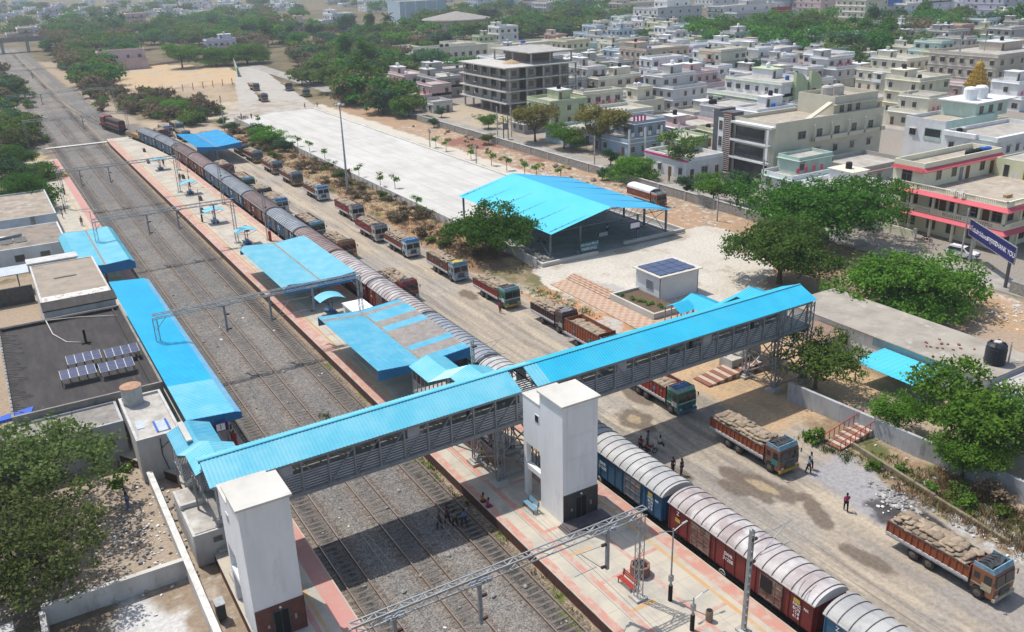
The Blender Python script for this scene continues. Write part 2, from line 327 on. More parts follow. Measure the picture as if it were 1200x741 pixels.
def ground_mat(name,gravel):
    m=bpy.data.materials.new(name); m.use_nodes=True; t=m.node_tree; N=t.nodes; L=t.links; b=N['Principled BSDF']; b.inputs['Roughness'].default_value=.95; b.inputs['Specular IOR Level'].default_value=.15
    at=N.new('ShaderNodeAttribute'); at.attribute_name='Col'; co=N.new('ShaderNodeTexCoord')
    hs=N.new('ShaderNodeHueSaturation'); mr=N.new('ShaderNodeMapRange'); bp=N.new('ShaderNodeBump')
    if gravel:
        v=N.new('ShaderNodeTexVoronoi'); v.inputs['Scale'].default_value=10.5; L.new(co.outputs['Object'],v.inputs[0]); sp=N.new('ShaderNodeSeparateColor'); L.new(v.outputs['Color'],sp.inputs[0])
        n=N.new('ShaderNodeTexNoise'); n.inputs['Scale'].default_value=2.2; n.inputs['Detail'].default_value=6; L.new(co.outputs['Object'],n.inputs[0])
        ad=N.new('ShaderNodeMath'); ad.operation='ADD'; L.new(sp.outputs[0],ad.inputs[0]); L.new(n.outputs[0],ad.inputs[1])
        L.new(ad.outputs[0],mr.inputs[0]); mr.inputs[1].default_value=.35; mr.inputs[2].default_value=1.5; mr.inputs[3].default_value=.40; mr.inputs[4].default_value=1.75
        L.new(v.outputs['Distance'],bp.inputs['Height']); bp.invert=True; bp.inputs['Strength'].default_value=.8; bp.inputs['Distance'].default_value=.06
    else:
        n=N.new('ShaderNodeTexNoise'); n.inputs['Scale'].default_value=2.6; n.inputs['Detail'].default_value=9; n.inputs['Roughness'].default_value=.7; L.new(co.outputs['Object'],n.inputs[0])
        L.new(n.outputs[0],mr.inputs[0]); mr.inputs[1].default_value=.3; mr.inputs[2].default_value=.7; mr.inputs[3].default_value=.72; mr.inputs[4].default_value=1.26
        L.new(n.outputs[0],bp.inputs['Height']); bp.inputs['Strength'].default_value=.5; bp.inputs['Distance'].default_value=.12
    L.new(mr.outputs[0],hs.inputs['Value']); L.new(at.outputs['Color'],hs.inputs['Color']); L.new(hs.outputs[0],b.inputs['Base Color']); L.new(bp.outputs[0],b.inputs['Normal'])
    return m
M_GROUND=ground_mat('earth',False); M_BALLAST=ground_mat('ballast_stone',True)
fc=lambda a:(a[:-1,:-1]+a[1:,1:])/2
fb=(bal[:-1,:-1]&bal[1:,1:]&bal[:-1,1:]&bal[1:,:-1]); fy=(fc(yard)>.5)&~fb
gridmesh('ground',~fb&~fy,M_GROUND); gridmesh('track_ballast',fb,M_BALLAST); gridmesh('truck_yard',fy,M_GROUND)
# ---------------------------------------------------------------- paved sheets
M_SLAB=mat('pale_slab_concrete',(.53,.515,.475),(.45,.435,.40),.25,.88,c3=(.57,.56,.53),s3=.08,stretch=(1,.35,1))
M_JOINT=mat('slab_joint',(.33,.315,.28),rough=.9)
b=MB(); b.prism([(69.4,110.2),(97.2,110.2),(97.4,291),(84,292),(69.2,281)],-.1,.09)
slab=structure('parking_slab',b,M_SLAB)
b=MB()
for x in (74.2,78.8,83.4,88,92.6): b.box(x-.05,144,.09,x+.05,289,.095)
for y in np.arange(144,288,6.2): b.box(69.6,y-.03,.09,97.1,y+.03,.093)
part('slab_joint',b,M_JOINT,slab,kind='structure')
b=MB(); b.box(97.25,112,-.1,97.9,291,.34); part('kerb',b,M_CONC_L,slab,kind='structure')
M_ASPH=mat('dusty_asphalt',(.30,.285,.265),(.22,.21,.20),.6,.9,c3=(.40,.36,.30),s3=.25,lo3=.45,hi3=.65)
b=MB(); b.prism([(115.3,40),(121.8,40),(121.8,330),(126,450),(119,450),(115.3,330)],-.05,.035); structure('street',b,M_ASPH)
b=MB(); b.box(130,108,-.05,900,113,.04); b.box(130,196,-.05,900,201,.04); b.box(206,40,-.05,211,900,.045); structure('town_lane',b,M_ASPH)
b=MB(); b.box(10,270.6,-.02,32.5,272.4,.05); structure('track_crossing',b,M_CONC_L)
# ---------------------------------------------------------------- tracks
M_RAIL=mat('rusty_rail',(.13,.075,.045),(.20,.12,.07),6,.6); M_RAILTOP=mat('worn_rail_head',(.34,.32,.30),(.26,.23,.2),5,.35,metal=.6)
M_SLEEP=mat('concrete_sleeper',(.16,.145,.13),(.12,.108,.096),3,.9)
def track(pts,label):
    P=[Vector((x,y,0)) for x,y in pts]
    t=thing('railway_track',label,'railway track',P[0],group='parallel railway tracks'); t['kind']='structure'
    for s in (-1,1):
        b=MB()
        for i in range(len(P)-1):
            d=(P[i+1]-P[i]).normalized(); nr=Vector((d.y,-d.x,0))*.872*s
            a,c=P[i]+nr,P[i+1]+nr
            b.bar(a+Vector((0,0,-.075)),c+Vector((0,0,-.075)),.13,.13,0); b.bar(a+Vector((0,0,-.006)),c+Vector((0,0,-.006)),.065,.012,1)
        part('rail',b,[M_RAIL,M_RAILTOP],t,kind='structure')
    b=MB()
    for i in range(len(P)-1):
        d=P[i+1]-P[i]; L=d.length; d.normalize(); nr=Vector((d.y,-d.x,0)); n=int(L/.66)
        for k in range(n):
            c=P[i]+d*(k*.66)
            if c.y>330: break
            b.bar(c-nr*1.36+Vector((0,0,-.222)),c+nr*1.36+Vector((0,0,-.222)),.23,.14)
    part('sleepers',b,M_SLEEP,t,kind='stuff')
YS=[16,120,250,420,640]
track([(17.48,y) for y in YS],'railway track along the edge of the station building platform')
track([(22.87,y) for y in YS],'clean middle railway track between two wide ballast strips')
track([(28.21,y) for y in YS],'railway track with dark oil stain beside the island platform')
TRAIN=[(42.45,16),(42.45,120),(42.45,218),(42.2,228),(41.5,240),(40.2,254),(38.6,266),(36.9,278),(35.2,291),(33.7,305),(32.2,322),(30.4,350),(28.9,385),(28.3,430)]
track(TRAIN,'curving railway track under the goods train')
track([(34.4,300),(35.6,330),(37.6,380),(40.3,450),(42.6,540)],'far siding track on the right beyond the locomotive')
def train_at(y):
    for (x0,y0),(x1,y1) in zip(TRAIN,TRAIN[1:]):
        if y0<=y<=y1: return x0+(x1-x0)*(y-y0)/(y1-y0)
# ---------------------------------------------------------------- platforms
M_PLAT=mat('platform_concrete',(.49,.44,.355),(.40,.37,.31),.5,.85,c3=(.30,.29,.26),s3=.3,lo3=.52,hi3=.68)
M_PLATW=mat('platform_wall',(.115,.05,.04),(.07,.035,.03),2,.85)
M_PINK=mat('salmon_paint',(.49,.235,.185),(.45,.27,.21),1.2,.8,c3=(.46,.40,.33),s3=1.1,lo3=.47,hi3=.66)
M_ORNG=mat('ochre_paint',(.52,.30,.12),(.47,.34,.2),1.2,.8,c3=(.46,.42,.35),s3=2,lo3=.54,hi3=.7)
M_LINE=mat('paving_joint',(.34,.31,.265),rough=.9)
def platform(name,prof_l,prof_r):
    b=MB(); poly=prof_l+prof_r[::-1]; b.prism(poly,-.3,.76); o=structure(name,b,M_PLATW)
    b=MB(); b.prism(poly,.76,.84); part('paving',b,M_PLAT,o,kind='structure'); return o
isl=platform('island_platform',[(30.04,14),(30.04,262),(30.4,271)],[(40.5,14),(40.5,215),(40.2,232),(38.9,248),(36.6,264),(36,271)])
z0,z1=.84,.846
b=MB()
for x0,x1 in ((30.12,30.75),(31.95,32.42)): b.box(x0,15,z0,x1,79,z1)
b.box(30.1,79,z0,31.45,268,z1); b.box(39.3,15,z0,40.4,228,z1); b.box(35.9,15,z0,36.25,77,z1); b.box(35.9,96,z0,36.2,250,z1)
for y in np.arange(20,78,7.6): b.box(32.42,y,z0,35.9,y+.34,z1); b.box(36.25,y+1,z0,38.5,y+1.34,z1)
for y in np.arange(100,250,8.5): b.box(32.1,y,z0,35.9,y+.3,z1-.002); b.box(36.2,y,z0,38.4,y+.3,z1-.002)
part('pink_marking',b,M_PINK,isl,kind='structure')
b=MB(); b.box(38.5,15,z0,38.82,228,z1); b.box(31.6,79,z0,31.95,268,z1)
for y in np.arange(24,78,7.6): b.box(32.44,y,z0,34.5,y+.3,z1); b.box(38.85,y+3,z0,39.28,y+3.3,z1)
part('ochre_marking',b,M_ORNG,isl,kind='structure')
b=MB()
for y in np.arange(16,265,2.4): b.box(30.8,y,z0,31.9,y+.04,z1-.004); b.box(32.5,y,z0,38.4,y+.03,z1-.004)
for x in (33.1,33.5,34.7,37.2): b.box(x,15,z0,x+.035,262,z1-.003)
part('paving_joint',b,M_LINE,isl,kind='structure')
pf1=platform('station_platform',[(8.9,34),(8.9,76.5),(3.0,87),(6,249)],[(15.72,34),(15.72,249)])
b=MB(); b.box(14.3,35,z0,15.62,248,z1-.001); b.box(12.7,35,z0,13.1,76,z1); 
for y in np.arange(38,76,7): b.box(9.3,y,z0,12.7,y+.3,z1)
part('pink_marking',b,mat('pink_paint',(.50,.235,.20),(.46,.27,.23),1,.8,c3=(.45,.40,.36),s3=1.6,lo3=.58,hi3=.74),pf1,kind='structure')
b=MB(); b.box(13.3,35,z0,13.55,248,z1); part('ochre_marking',b,M_ORNG,pf1,kind='structure')
b=MB()
for y in np.arange(36,247,2.4): b.box(9,y,z0,13.2,y+.03,z1-.004)
part('paving_joint',b,M_LINE,pf1,kind='structure')
# ================================================================ foot over bridge
def yo(x): return 58.6+.011*(x-9)
def zc(x): return 6.1+.0048*(x-9)
FW=4.3
fob=thing('foot_over_bridge','long grey steel footbridge with blue ribbed roof crossing the tracks and truck yard','footbridge',(41,60.7,0))
def xw(x,dy,dz): return Vector((x,yo(x)+dy,zc(x)+dz))
def lattice(b,x,y,z0,z1,w=.32,t=.09):
    for sx in (-1,1):
        for sy in (-1,1): b.box(x+sx*w-t/2,y+sy*w*.7-t/2,z0,x+sx*w+t/2,y+sy*w*.7+t/2,z1)
    n=max(2,int((z1-z0)/.7))
    for k in range(n):
        a=z0+(z1-z0)*k/n; c=z0+(z1-z0)*(k+1)/n; s=1 if k%2 else -1
        for sy in (-1,1): b.bar((x-s*w,y+sy*w*.7,a),(x+s*w,y+sy*w*.7,c),.06,.03)
        for sx in (-1,1): b.bar((x+sx*w,y-s*w*.7,a),(x+sx*w,y+s*w*.7,c),.06,.03)
# deck
b=MB(); b.add([xw(9,0,0),xw(72.2,0,0),xw(72.2,FW,0),xw(9,FW,0),xw(9,0,.28),xw(72.2,0,.28),xw(72.2,FW,.28),xw(9,FW,.28)],[(3,2,1,0),(4,5,6,7),(0,1,5,4),(1,2,6,5),(2,3,7,6),(3,0,4,7)])
part('deck',b,M_CONC_D,fob)
b=MB()
for dy in (0,FW):
    b.bar(xw(9,dy,.05),xw(72.2,dy,.05),.22,.34); b.bar(xw(9,dy,2.85),xw(72.2,dy,2.85),.16,.2)
part('chord',b,M_STEEL,fob)
XS=[9.2+2.15*i for i in range(30)]
for x in XS:
    for dy in (0,FW):
        b=MB(); b.bar(xw(x,dy,.05),xw(x,dy,3.0),.13,.13); part('truss_post',b,M_STEEL,fob)
for dy in (-.02,FW+.02):
    b=MB()
    for i in range(29):
        x0,x1=XS[i],XS[i+1]
        up=(i<4) or (13<=i<20)
        b.bar(xw(x0,dy,2.8 if up else .1),xw(x1,dy,.1 if up else 2.8),.11,.07)
    part('truss_diagonal',b,M_STEEL,fob)
# louvred side screens, with their back panel
M_LOUV=mat('screen_slat',(.42,.415,.43),(.34,.335,.35),1.2,.6)
for dy,kd in ((.14,0),(FW-.14,1)):
    b=MB()
    for k in range(7):
        z=.38+k*.225; b.bar(xw(9.2,dy,z),xw(72,dy,z),.04,.125)
    for i in range(29):
        if i%5==2 or (kd and i%4==1): b.bar(xw(XS[i]+.4,dy+.06,2.2),xw(XS[i]+1.5,dy+.06,2.2),.03,1.2)
    part('louvre_screen',b,M_LOUV,fob)
b=MB()
for i in range(2,29,4): b.bar(xw(XS[i]+.6,FW/2,2.0),xw(XS[i]+.6,FW/2,.3),.25,.25)
for i in range(29): b.bar(xw(XS[i],0,3.0),xw(XS[i],FW,3.0),.08,.12); b.bar(xw(XS[i],0,3.0),xw(XS[i],FW/2,3.95),.06,.08); b.bar(xw(XS[i],FW,3.0),xw(XS[i],FW/2,3.95),.06,.08)
part('roof_rafter',b,M_STEEL_D,fob)
M_ROOF_L=mat('blue_sheet_sunbleached',(.10,.46,.60),(.17,.52,.64),.35,.4,spec=.45,c3=(.24,.53,.62),s3=.5,lo3=.5,hi3=.8)
def roofseg(x0,x1,mat_,near=True,far=True):
    o=None
    b=MB()
    if near: b.sheet(xw(x0,-.35,3.12),xw(x1,-.35,3.12),xw(x1,FW/2,4.15),xw(x0,FW/2,4.15),.3,.035)
    if far: b.sheet(xw(x0,FW+.35,3.12),xw(x1,FW+.35,3.12),xw(x1,FW/2,4.15),xw(x0,FW/2,4.15),.3,.035)
    return part('roof_sheet',b,mat_,fob)
roofseg(8.8,35.4,M_ROOF_L); roofseg(35.4,37.0,M_ROOF_L,near=False); roofseg(37.0,38.4,M_ROOF_L); roofseg(38.4,72.6,M_ROOF)
b=MB(); b.bar(xw(8.8,FW/2,4.19),xw(72.6,FW/2,4.19),.2,.03); part('ridge_cap',b,mat('ridge_cap_blue',(.05,.34,.48),(.08,.38,.5),2,.5),fob)
def trestle(x0,x1,y0,y1,z0,z1,levels):
    for x in (x0,x1):
        for y in (y0,y1):
            b=MB(); lattice(b,x,y,z0,z1); part('trestle_column',b,M_STEEL,fob)
            b=MB(); b.box(x-.75,y-.65,z0-.5,x+.75,y+.65,z0+.28); b.box(x-.5,y-.45,z0+.28,x+.5,y+.45,z0+.45); part('footing',b,M_CONC,fob)
    b=MB()
    for i in range(levels):
        a=z0+.6+(z1-z0-.8)*i/levels; c=z0+.6+(z1-z0-.8)*(i+1)/levels
        for (p,q) in (((x0,y0),(x1,y0)),((x0,y1),(x1,y1)),((x0,y0),(x0,y1)),((x1,y0),(x1,y1))):
            b.bar((*p,a),(*q,c),.1,.1); b.bar((*p,c),(*q,a),.1,.1); b.bar((*p,a),(*q,a),.12,.12)
    part('trestle_bracing',b,M_STEEL,fob)
trestle(67.6,72.0,59.3,63.6,0,6.4,2)
for x in (67.6,72.0):
    b=MB(); lattice(b,x,59.15,6.2,9.4,.28); part('end_column',b,M_STEEL,fob)
trestle(33.0,36.6,58.7,63.0,.84,6.2,2); trestle(10.0,13.4,58.6,62.9,.84,6.1,2)
# covered stairs: upper landing roof, sloping roof, lower landing roof, then treads
def stair(xr,name_mat,y0,lo=(5.5,6.1),hw=1.9,mats=None,top=8.15):
    ya,yb,yc,yd=y0,y0+3.6,y0+8.6,y0+13
    m=mats or [name_mat]*3
    for (p,q,za,zb,mt,ex) in ((ya,yb,top,top,m[0],.25),(yb-.1,yc+.1,top,lo[0],m[1],0),(yc-.25,yd,lo[0]+.12,lo[0]+.12,m[2],.25)):
        b=MB()
        for s in (-1,1):
            b.sheet((xr+s*(hw+.2),p,za),(xr+s*(hw+.2),q,zb),(xr,q,zb+.75),(xr,p,za+.75),.3,.03)
        part('stair_roof',b,mt,fob)
    b=MB(); zt=6.2; zl=lo[0]-2.6
    n=18
    for k in range(n): y=yb+(yc-yb)*k/n; z=zt+(zl-zt)*(k+1)/n; b.box(xr-hw+.15,y,z-.16,xr+hw-.15,y+(yc-yb)/n,z)
    b.box(xr-hw+.15,ya-.8,zt-.2,xr+hw-.15,yb,zt); b.box(xr-hw+.15,yc,zl-.2,xr+hw-.15,yd-.2,zl)
    part('stair_flight',b,M_CONC,fob)
    for s in (-1,1):
        b=MB(); x=xr+s*(hw-.05)
        for k in range(14):
            y=ya+(yd-ya-.3)*k/13; zf=np.interp(y,[yb,yc],[zt,zl]); zr=np.interp(y,[yb,yc],[top,lo[0]])
            b.bar((x,y,zf-.2),(x,y,zr),.09,.09)
        for h in (.3,.55,.8,1.05,1.3):
            b.bar((x,ya,zt+h),(x,yb,zt+h),.03,.06); b.bar((x,yb,zt+h),(x,yc,zl+h),.03,.06); b.bar((x,yc,zl+h),(x,yd-.3,zl+h),.03,.06)
        b.bar((x,yb,zt-.3),(x,yc,zl-.3),.1,.3); b.bar((x,yc,zl-.1),(x,yd-.2,zl-.1),.1,.25)
        for y in (yb,yc,yd-.4): b.bar((x,y,.5),(x,y,np.interp(y,[yb,yc],[zt,zl])),.16,.16)
        part('stair_railing',b,M_STEEL,fob)
    return zl,yd
stair(10.5,M_ROOF_L,62.5,(5.6,6.2),1.7,[M_ROOF_L,M_ROOF_PALE,M_ROOF_OLD])
b=MB(); b.box(9.6,71.4,6.45,10.1,75.3,6.6); part('patched_ridge',b,M_CONC_L,fob)
stair(34.7,M_ROOF_L,63.3,(5.5,6.1),1.9,[M_ROOF_L,M_ROOF_L,M_ROOF_L])
stair(71.0,M_ROOF,63.6,(4.4,5.0),1.8)
b=MB()
for s in (-1,1): b.sheet((66.9,75.3+s*1.5-(.0),4.3),(69.4,75.3+s*1.5,4.45),(69.4,75.3,5.2),(66.9,75.3,5.05),.3,.03)
part('stair_roof',b,M_ROOF,fob)
b=MB()
for x in (67.0,68,69):
    for y in (73.9,76.7): b.bar((x,y,.3),(x,y,4.4),.1,.1)
for h in (.7,1.0,1.3): b.bar((67,73.9,h),(69.2,73.9,h+1),.04,.05)
part('stair_railing',b,M_STEEL,fob)
# ================================================================ lift towers
def lift_tower(x0,y0,label,win,clad):
    t=thing('lift_tower',label,'lift tower',(x0+1.7,y0+1.6,.84),group=None)
    x1,y1=x0+3.4,y0+3.3; H=11.6
    b=MB(); b.box(x0,y0,.84,x1,y1,H); part('shaft',b,M_WHITE,t)
    b=MB(); b.box(x0-.18,y0-.18,H,x1+.18,y1+.1,H+.16); part('roof_slab',b,M_CONC_L,t)
    if win:
        b=MB(); g=.03
        for (za,zb) in ((3.9,6.6),(6.75,8.7),(8.85,11.2)):
            for (p,q,r,s) in ((x0+.4,za,x1-.4,za+g),(x0+.4,zb-g,x1-.4,zb),(x0+.4,za,x0+.4+g,zb),(x1-.4-g,za,x1-.4,zb)): b.box(p,y0-.012,q,r,y0,s)
        part('panel_groove',b,mat('groove_grey',(.66,.66,.67)),t)
    b=MB(); b.box(x0+.03,y0-.05,.84,x1+.03,y0,3.55); b.box(x1,y0-.05,.84,x1+.05,y1,3.55); o=part('cladding',b,clad,t)
    b=MB(); b.box(x0+1.15,y0-.09,.9,x0+2.35,y0-.05,3.1); d=part('lift_door',b,M_STEEL_D,t)
    b=MB(); b.box(x0+1.25,y0-.11,.95,x0+1.72,y0-.09,3.0); b.box(x0+1.78,y0-.11,.95,x0+2.25,y0-.09,3.0); part('door_leaf',b,M_BLACK,d)
    b=MB(); b.box(x0+.75,y0-.09,1.9,x0+.9,y0-.05,2.15); b.box(x0+2.65,y0-.09,1.9,x0+2.8,y0-.05,2.3); part('call_panel',b,M_GALV,t)
    b=MB(); b.lathe((x0+1.75,y0-.1,3.3),[(.01,-.07),(.08,-.05),(.08,.05),(.01,.07)],8); part('lamp_globe',b,M_WHITE,t)
    # rear lobby wing joining the bridge
    Y0,Y1,Hw=y1,y1+2.6,10.35
    b=MB(); b.box(x0,Y0,6.0,x1,Y1,Hw); b.box(x0,Y1-.45,.84,x0+.45,Y1,6); b.box(x1-.45,Y1-.45,.84,x1,Y1,6); b.box(x0,Y0,3.5,x0+.45,Y1-.45,3.95); b.box(x1-.45,Y0,3.5,x1,Y1-.45,3.95)
    part('lobby',b,M_WHITE,t)
    b=MB(); b.box(x0-.05,Y0,Hw,x1+.05,Y1+.1,Hw+.08); b.box(x0+1.2,Y0+.9,Hw+.08,x0+1.5,Y0+2.4,Hw+.16); part('lobby_roof',b,M_CONC_L,t)
    b=MB(); b.box(x0-.03,Y0+.1,8.6,x0,Y0+.75,9.35); o=part('window',b,M_WHITE,t)
    b=MB(); b.box(x0-.045,Y0+.18,8.68,x0-.03,Y0+.67,9.27); part('pane',b,M_GLASS,o)
    b=MB(); b.box(x0+.5,Y0+.1,.84,x1-.5,Y0+.2,6); part('lobby_back',b,M_CONC_D,t)
    return t
lt=lift_tower(34.15,50.55,'white lift tower on the island platform with black stone base',1,mat('black_stone',(.045,.043,.045),(.065,.06,.06),2,.35,spec=.5))
b=MB(); b.box(33.6,48.6,.84,38.1,50.5,.93); b.box(33.8,48.9,.93,38,50.5,1.01); b.box(34,49.2,1.01,37.9,50.5,1.09); part('step',b,mat('dark_granite',(.10,.085,.085),(.14,.12,.12),2,.6),lt)
lift_tower(9.0,50.5,'white lift tower on the station side platform with brown stone base',0,mat('brown_stone',(.12,.05,.04),(.16,.07,.055),2,.5))
# ================================================================ platform canopies
def canopy(label,x0,x1,xg,y0,y1,ze,zg,mt_l,mt_r,flapl=None,flapr=None,ground=.84,postx=None,gut=None,fasc=True):
    """butterfly roof: edges at height ze, valley gutter at x=xg, height zg, optional turned-down flaps"""
    t=thing('platform_canopy',label,'canopy',((x0+x1)/2,(y0+y1)/2,ground),group=None)
    for (xa,mt) in ((x0,mt_l),(x1,mt_r)):
        xi=xg-.12 if xa<xg else xg+.12
        ms=mt if isinstance(mt,list) else [(y0,y1,mt)]
        for (ya,yb,mm) in ms:
            b=MB(); b.sheet((xa,ya,ze),(xa,yb,ze),(xi,yb,zg),(xi,ya,zg),.32,.03); part('roof_sheet',b,mm,t)
    for f in (flapl,flapr):
        if f:
            xa,xb,dz,mm=f; b=MB(); b.sheet((xb,y0,ze-dz),(xb,y1,ze-dz),(xa,y1,ze-.01),(xa,y0,ze-.01),.32,.03); part('roof_flap',b,mm,t)
    b=MB(); b.box(xg-.14,y0,zg-.12,xg+.14,y1,zg+.02); part('gutter',b,gut or mat('gutter_rust',(.30,.25,.20),(.24,.17,.12),2,.8),t)
    if fasc:
        L=flapl[1] if flapl else x0; Rr=flapr[1] if flapr else x1
        for (y,s) in ((y0,-1),(y1,1)):
            b=MB(); pts=[(x0,ze),(xg,zg),(x1,ze)]
            if flapl: pts=[(L,ze-flapl[2])]+pts
            if flapr: pts=pts+[(Rr,ze-flapr[2])]
            bot=min(z for _,z in pts)-.75
            for (xa,za),(xb,zb) in zip(pts,pts[1:]):
                n=max(1,int(abs(xb-xa)/.25))
                for k in range(n):
                    u,v=k/n,(k+1)/n; d=.03 if k%2 else 0; xA,xB=xa+(xb-xa)*u,xa+(xb-xa)*v; zA,zB=za+(zb-za)*u,za+(zb-za)*v
                    ya_=y-s*(.02+d); yb_=y+s*(.03)-s*d
                    b.add([(xA,ya_,bot),(xB,ya_,bot),(xB,yb_,bot),(xA,yb_,bot),(xA,ya_,zA+.04),(xB,ya_,zB+.04),(xB,yb_,zB+.04),(xA,yb_,zA+.04)],[(3,2,1,0),(4,5,6,7),(0,1,5,4),(1,2,6,5),(2,3,7,6),(3,0,4,7)])
            part('fascia',b,M_FASC,t)
    n=max(2,int((y1-y0)/7)); px=postx or [xg]
    for k in range(n):
        y=y0+1.8+(y1-y0-3.6)*k/(n-1)
        for x in px:
            b=MB(); b.box(x-.13,y-.13,ground,x+.13,y+.13,zg-.1); part('post',b,M_BRICKRED if ground>.5 and x==xg else M_STEEL,t)
        b=MB(); b.bar((x0+.1,y,ze-.2),(xg,y,zg-.3),.12,.18); b.bar((x1-.1,y,ze-.2),(xg,y,zg-.3),.12,.18); part('cantilever_beam',b,M_STEEL,t)
    return t
MP=M_ROOF_PALE; MO=M_ROOF_OLD; MR=M_RUSTSHEET
canopy('pale blue platform canopy with a turned down left edge, beside the maroon wagons',30.75,40.2,35.3,109.8,131.2,4.95,4.55,MP,MP,flapl=(30.75,30.1,.55,MP))
canopy('blue canopy patched with grey brown sheets, on the island platform behind the footbridge',30.0,40.8,35.3,78.2,96.4,5.0,4.6,
    [(78.2,94.6,MO),(94.6,95.3,MR),(95.3,96.4,MO)],[(78.2,79.8,MO),(79.8,81.9,MR),(81.9,83.2,MO),(83.2,88.4,MR),(88.4,90,MO),(90,91.8,MR),(91.8,94.6,MO),(94.6,95.5,MR),(95.5,96.4,MO)])
canopy('bright blue goods shed canopy over the far end of the truck yard',43.8,54.4,48.6,219.3,242,4.75,4.25,M_ROOF_DEEP,M_ROOF_DEEP,ground=0,postx=[48.6])
canopy('light blue canopy with both edges turned down, farther along the station building platform',8.4,15.0,11.7,134.6,156.2,4.95,4.75,M_ROOF_L,M_ROOF_L,flapl=(8.4,7.5,.7,M_ROOF_L),flapr=(15.0,15.7,.5,M_ROOF_L))
# long lean-to canopy of the station building
t=thing('platform_canopy','long vivid blue lean-to canopy attached to the dark roofed station building','canopy',(13,100,.84))
M_ROOF_V=mat('blue_sheet_vivid',(.01,.37,.62),(.015,.42,.66),.3,.42,c3=(.05,.42,.60),s3=1.0,lo3=.55,hi3=.8)
for (ya,yb,mm) in ((77.7,86.2,M_ROOF_L),(86.2,124.2,M_ROOF_V)):
    b=MB(); b.sheet((15.15,ya,5.0),(15.15,yb,5.0),(10.75,yb,5.35),(10.75,ya,5.35),.33,.03); part('roof_sheet',b,mm,t)
b=MB(); b.sheet((15.75,77.7,4.75),(15.75,124.2,4.75),(15.15,124.2,4.99),(15.15,77.7,4.99),.33,.03); part('roof_flap',b,mat('blue_flap',(.16,.40,.60),(.22,.46,.63),1,.45),t)
b=MB()
for k in range(20):
    x=10.75+k*.25; b.box(x,77.62+(k%2)*.03,4.15,x+.25,77.7+(k%2)*.03,np.interp(x,[10.75,15.15,15.75],[5.36,5.0,4.78]))
part('fascia',b,M_FASC,t)
for y in np.arange(79,124,7.3):
    b=MB(); b.box(14.3,y-.1,.84,14.5,y+.1,4.85); part('post',b,M_STEEL,t)
t=thing('platform_number_sign','small blue hanging sign with a white platform number 1','sign',(13.6,77.3,3.9))
def text(s,size,M,mt,parent=None,name='lettering',ext=.004,align='CENTER'):
    cu=bpy.data.curves.new(name,'FONT'); cu.body=s; cu.size=size; cu.align_x=align; cu.align_y='CENTER'; cu.extrude=ext
    o=bpy.data.objects.new(name+'_c',cu); C.objects.link(o); dg=bpy.context.evaluated_depsgraph_get(); me=bpy.data.meshes.new_from_object(o.evaluated_get(dg)); bpy.data.objects.remove(o)
    me.name=name; me.materials.clear(); me.materials.append(mt)
    r=bpy.data.objects.new(name,me); C.objects.link(r)
    if parent: r.parent=parent; M=Matrix.Translation(-ABS[parent.name])@M
    r.matrix_local=M if parent else M
    if not parent: r.matrix_world=M
    return r
def face_mat(pos,right,up):
    r=Vector(right).normalized();u=Vector(up).normalized();n=r.cross(u)
    return Matrix(((r.x,u.x,n.x,pos[0]),(r.y,u.y,n.y,pos[1]),(r.z,u.z,n.z,pos[2]),(0,0,0,1)))
M_LETTER=mat('white_lettering',(.8,.8,.8)); M_SIGNBLUE=mat('navy_enamel',(.012,.012,.11),(.016,.016,.13),1,.4)
b=MB(); b.box(12.9,77.25,3.55,14.3,77.33,4.45); o=part('sign_panel',b,M_SIGNBLUE,t)
b=MB(); b.box(13.2,77.23,3.65,14.0,77.25,4.35); part('number_plate',b,M_LETTER,o)
text('1',.75,face_mat((13.6,77.225,4.0),(1,0,0),(0,0,1)),M_SIGNBLUE,o)
b=MB(); b.bar((13,77.3,4.45),(13,77.3,4.9),.03); b.bar((14.2,77.3,4.45),(14.2,77.3,4.9),.03); part('hanger',b,M_STEEL,t)
# ================================================================ parking shed
ps=thing('parking_shed','large open parking shed with bright blue gable roof','shed',(84.5,125,0))
ze,zr=4.55,7.0; xa,xb,xm=72.9,96.3,84.0; ya,yb=110.0,140.6
M_SHED_B=mat('shed_blue_lit',(.06,.49,.64),(.085,.52,.66),.15,.45,stretch=(1,1,1)); M_SHED_D=mat('shed_blue_shaded',(.03,.36,.62),(.04,.39,.64),.15,.45)  # slope shading put into the colour: sunward slope lighter, the other darker
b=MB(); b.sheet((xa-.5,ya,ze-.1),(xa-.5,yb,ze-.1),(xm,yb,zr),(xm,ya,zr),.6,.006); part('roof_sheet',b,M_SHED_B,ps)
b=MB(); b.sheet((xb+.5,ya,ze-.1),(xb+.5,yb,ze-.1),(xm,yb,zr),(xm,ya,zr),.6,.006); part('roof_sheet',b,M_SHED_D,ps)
M_SHEDST=mat('shed_steel',(.10,.13,.17),(.14,.17,.2),3,.5)
for y in np.linspace(ya+1,yb-1,6):
    for x in (xa,xb)+((78.6,90.2) if abs(y-ya-1)<.1 or abs(y-yb+1)<.1 else ()):
        b=MB(); b.box(x-.14,y-.14,.1,x+.14,y+.14,ze); part('column',b,M_SHEDST,ps)
        b=MB(); b.box(x-.5,y-.5,0,x+.5,y+.5,.35); part('pedestal',b,M_CONC,ps)
    b=MB(); b.bar((xa,y,ze),(xm,y,zr-.1),.1,.14); b.bar((xm,y,zr-.1),(xb,y,ze),.1,.14); b.bar((xa,y,ze-.15),(xb,y,ze-.15),.09,.1)
    for k in range(1,20):
        x=xa+(xb-xa)*k/20; h=ze+(zr-.1-ze)*(1-abs(x-xm)/(xb-xm)); x2=xa+(xb-xa)*(k-1)/20
        b.bar((x2,y,ze-.15),(x,y,h),.05,.05)
    part('roof_truss',b,M_SHEDST,ps)
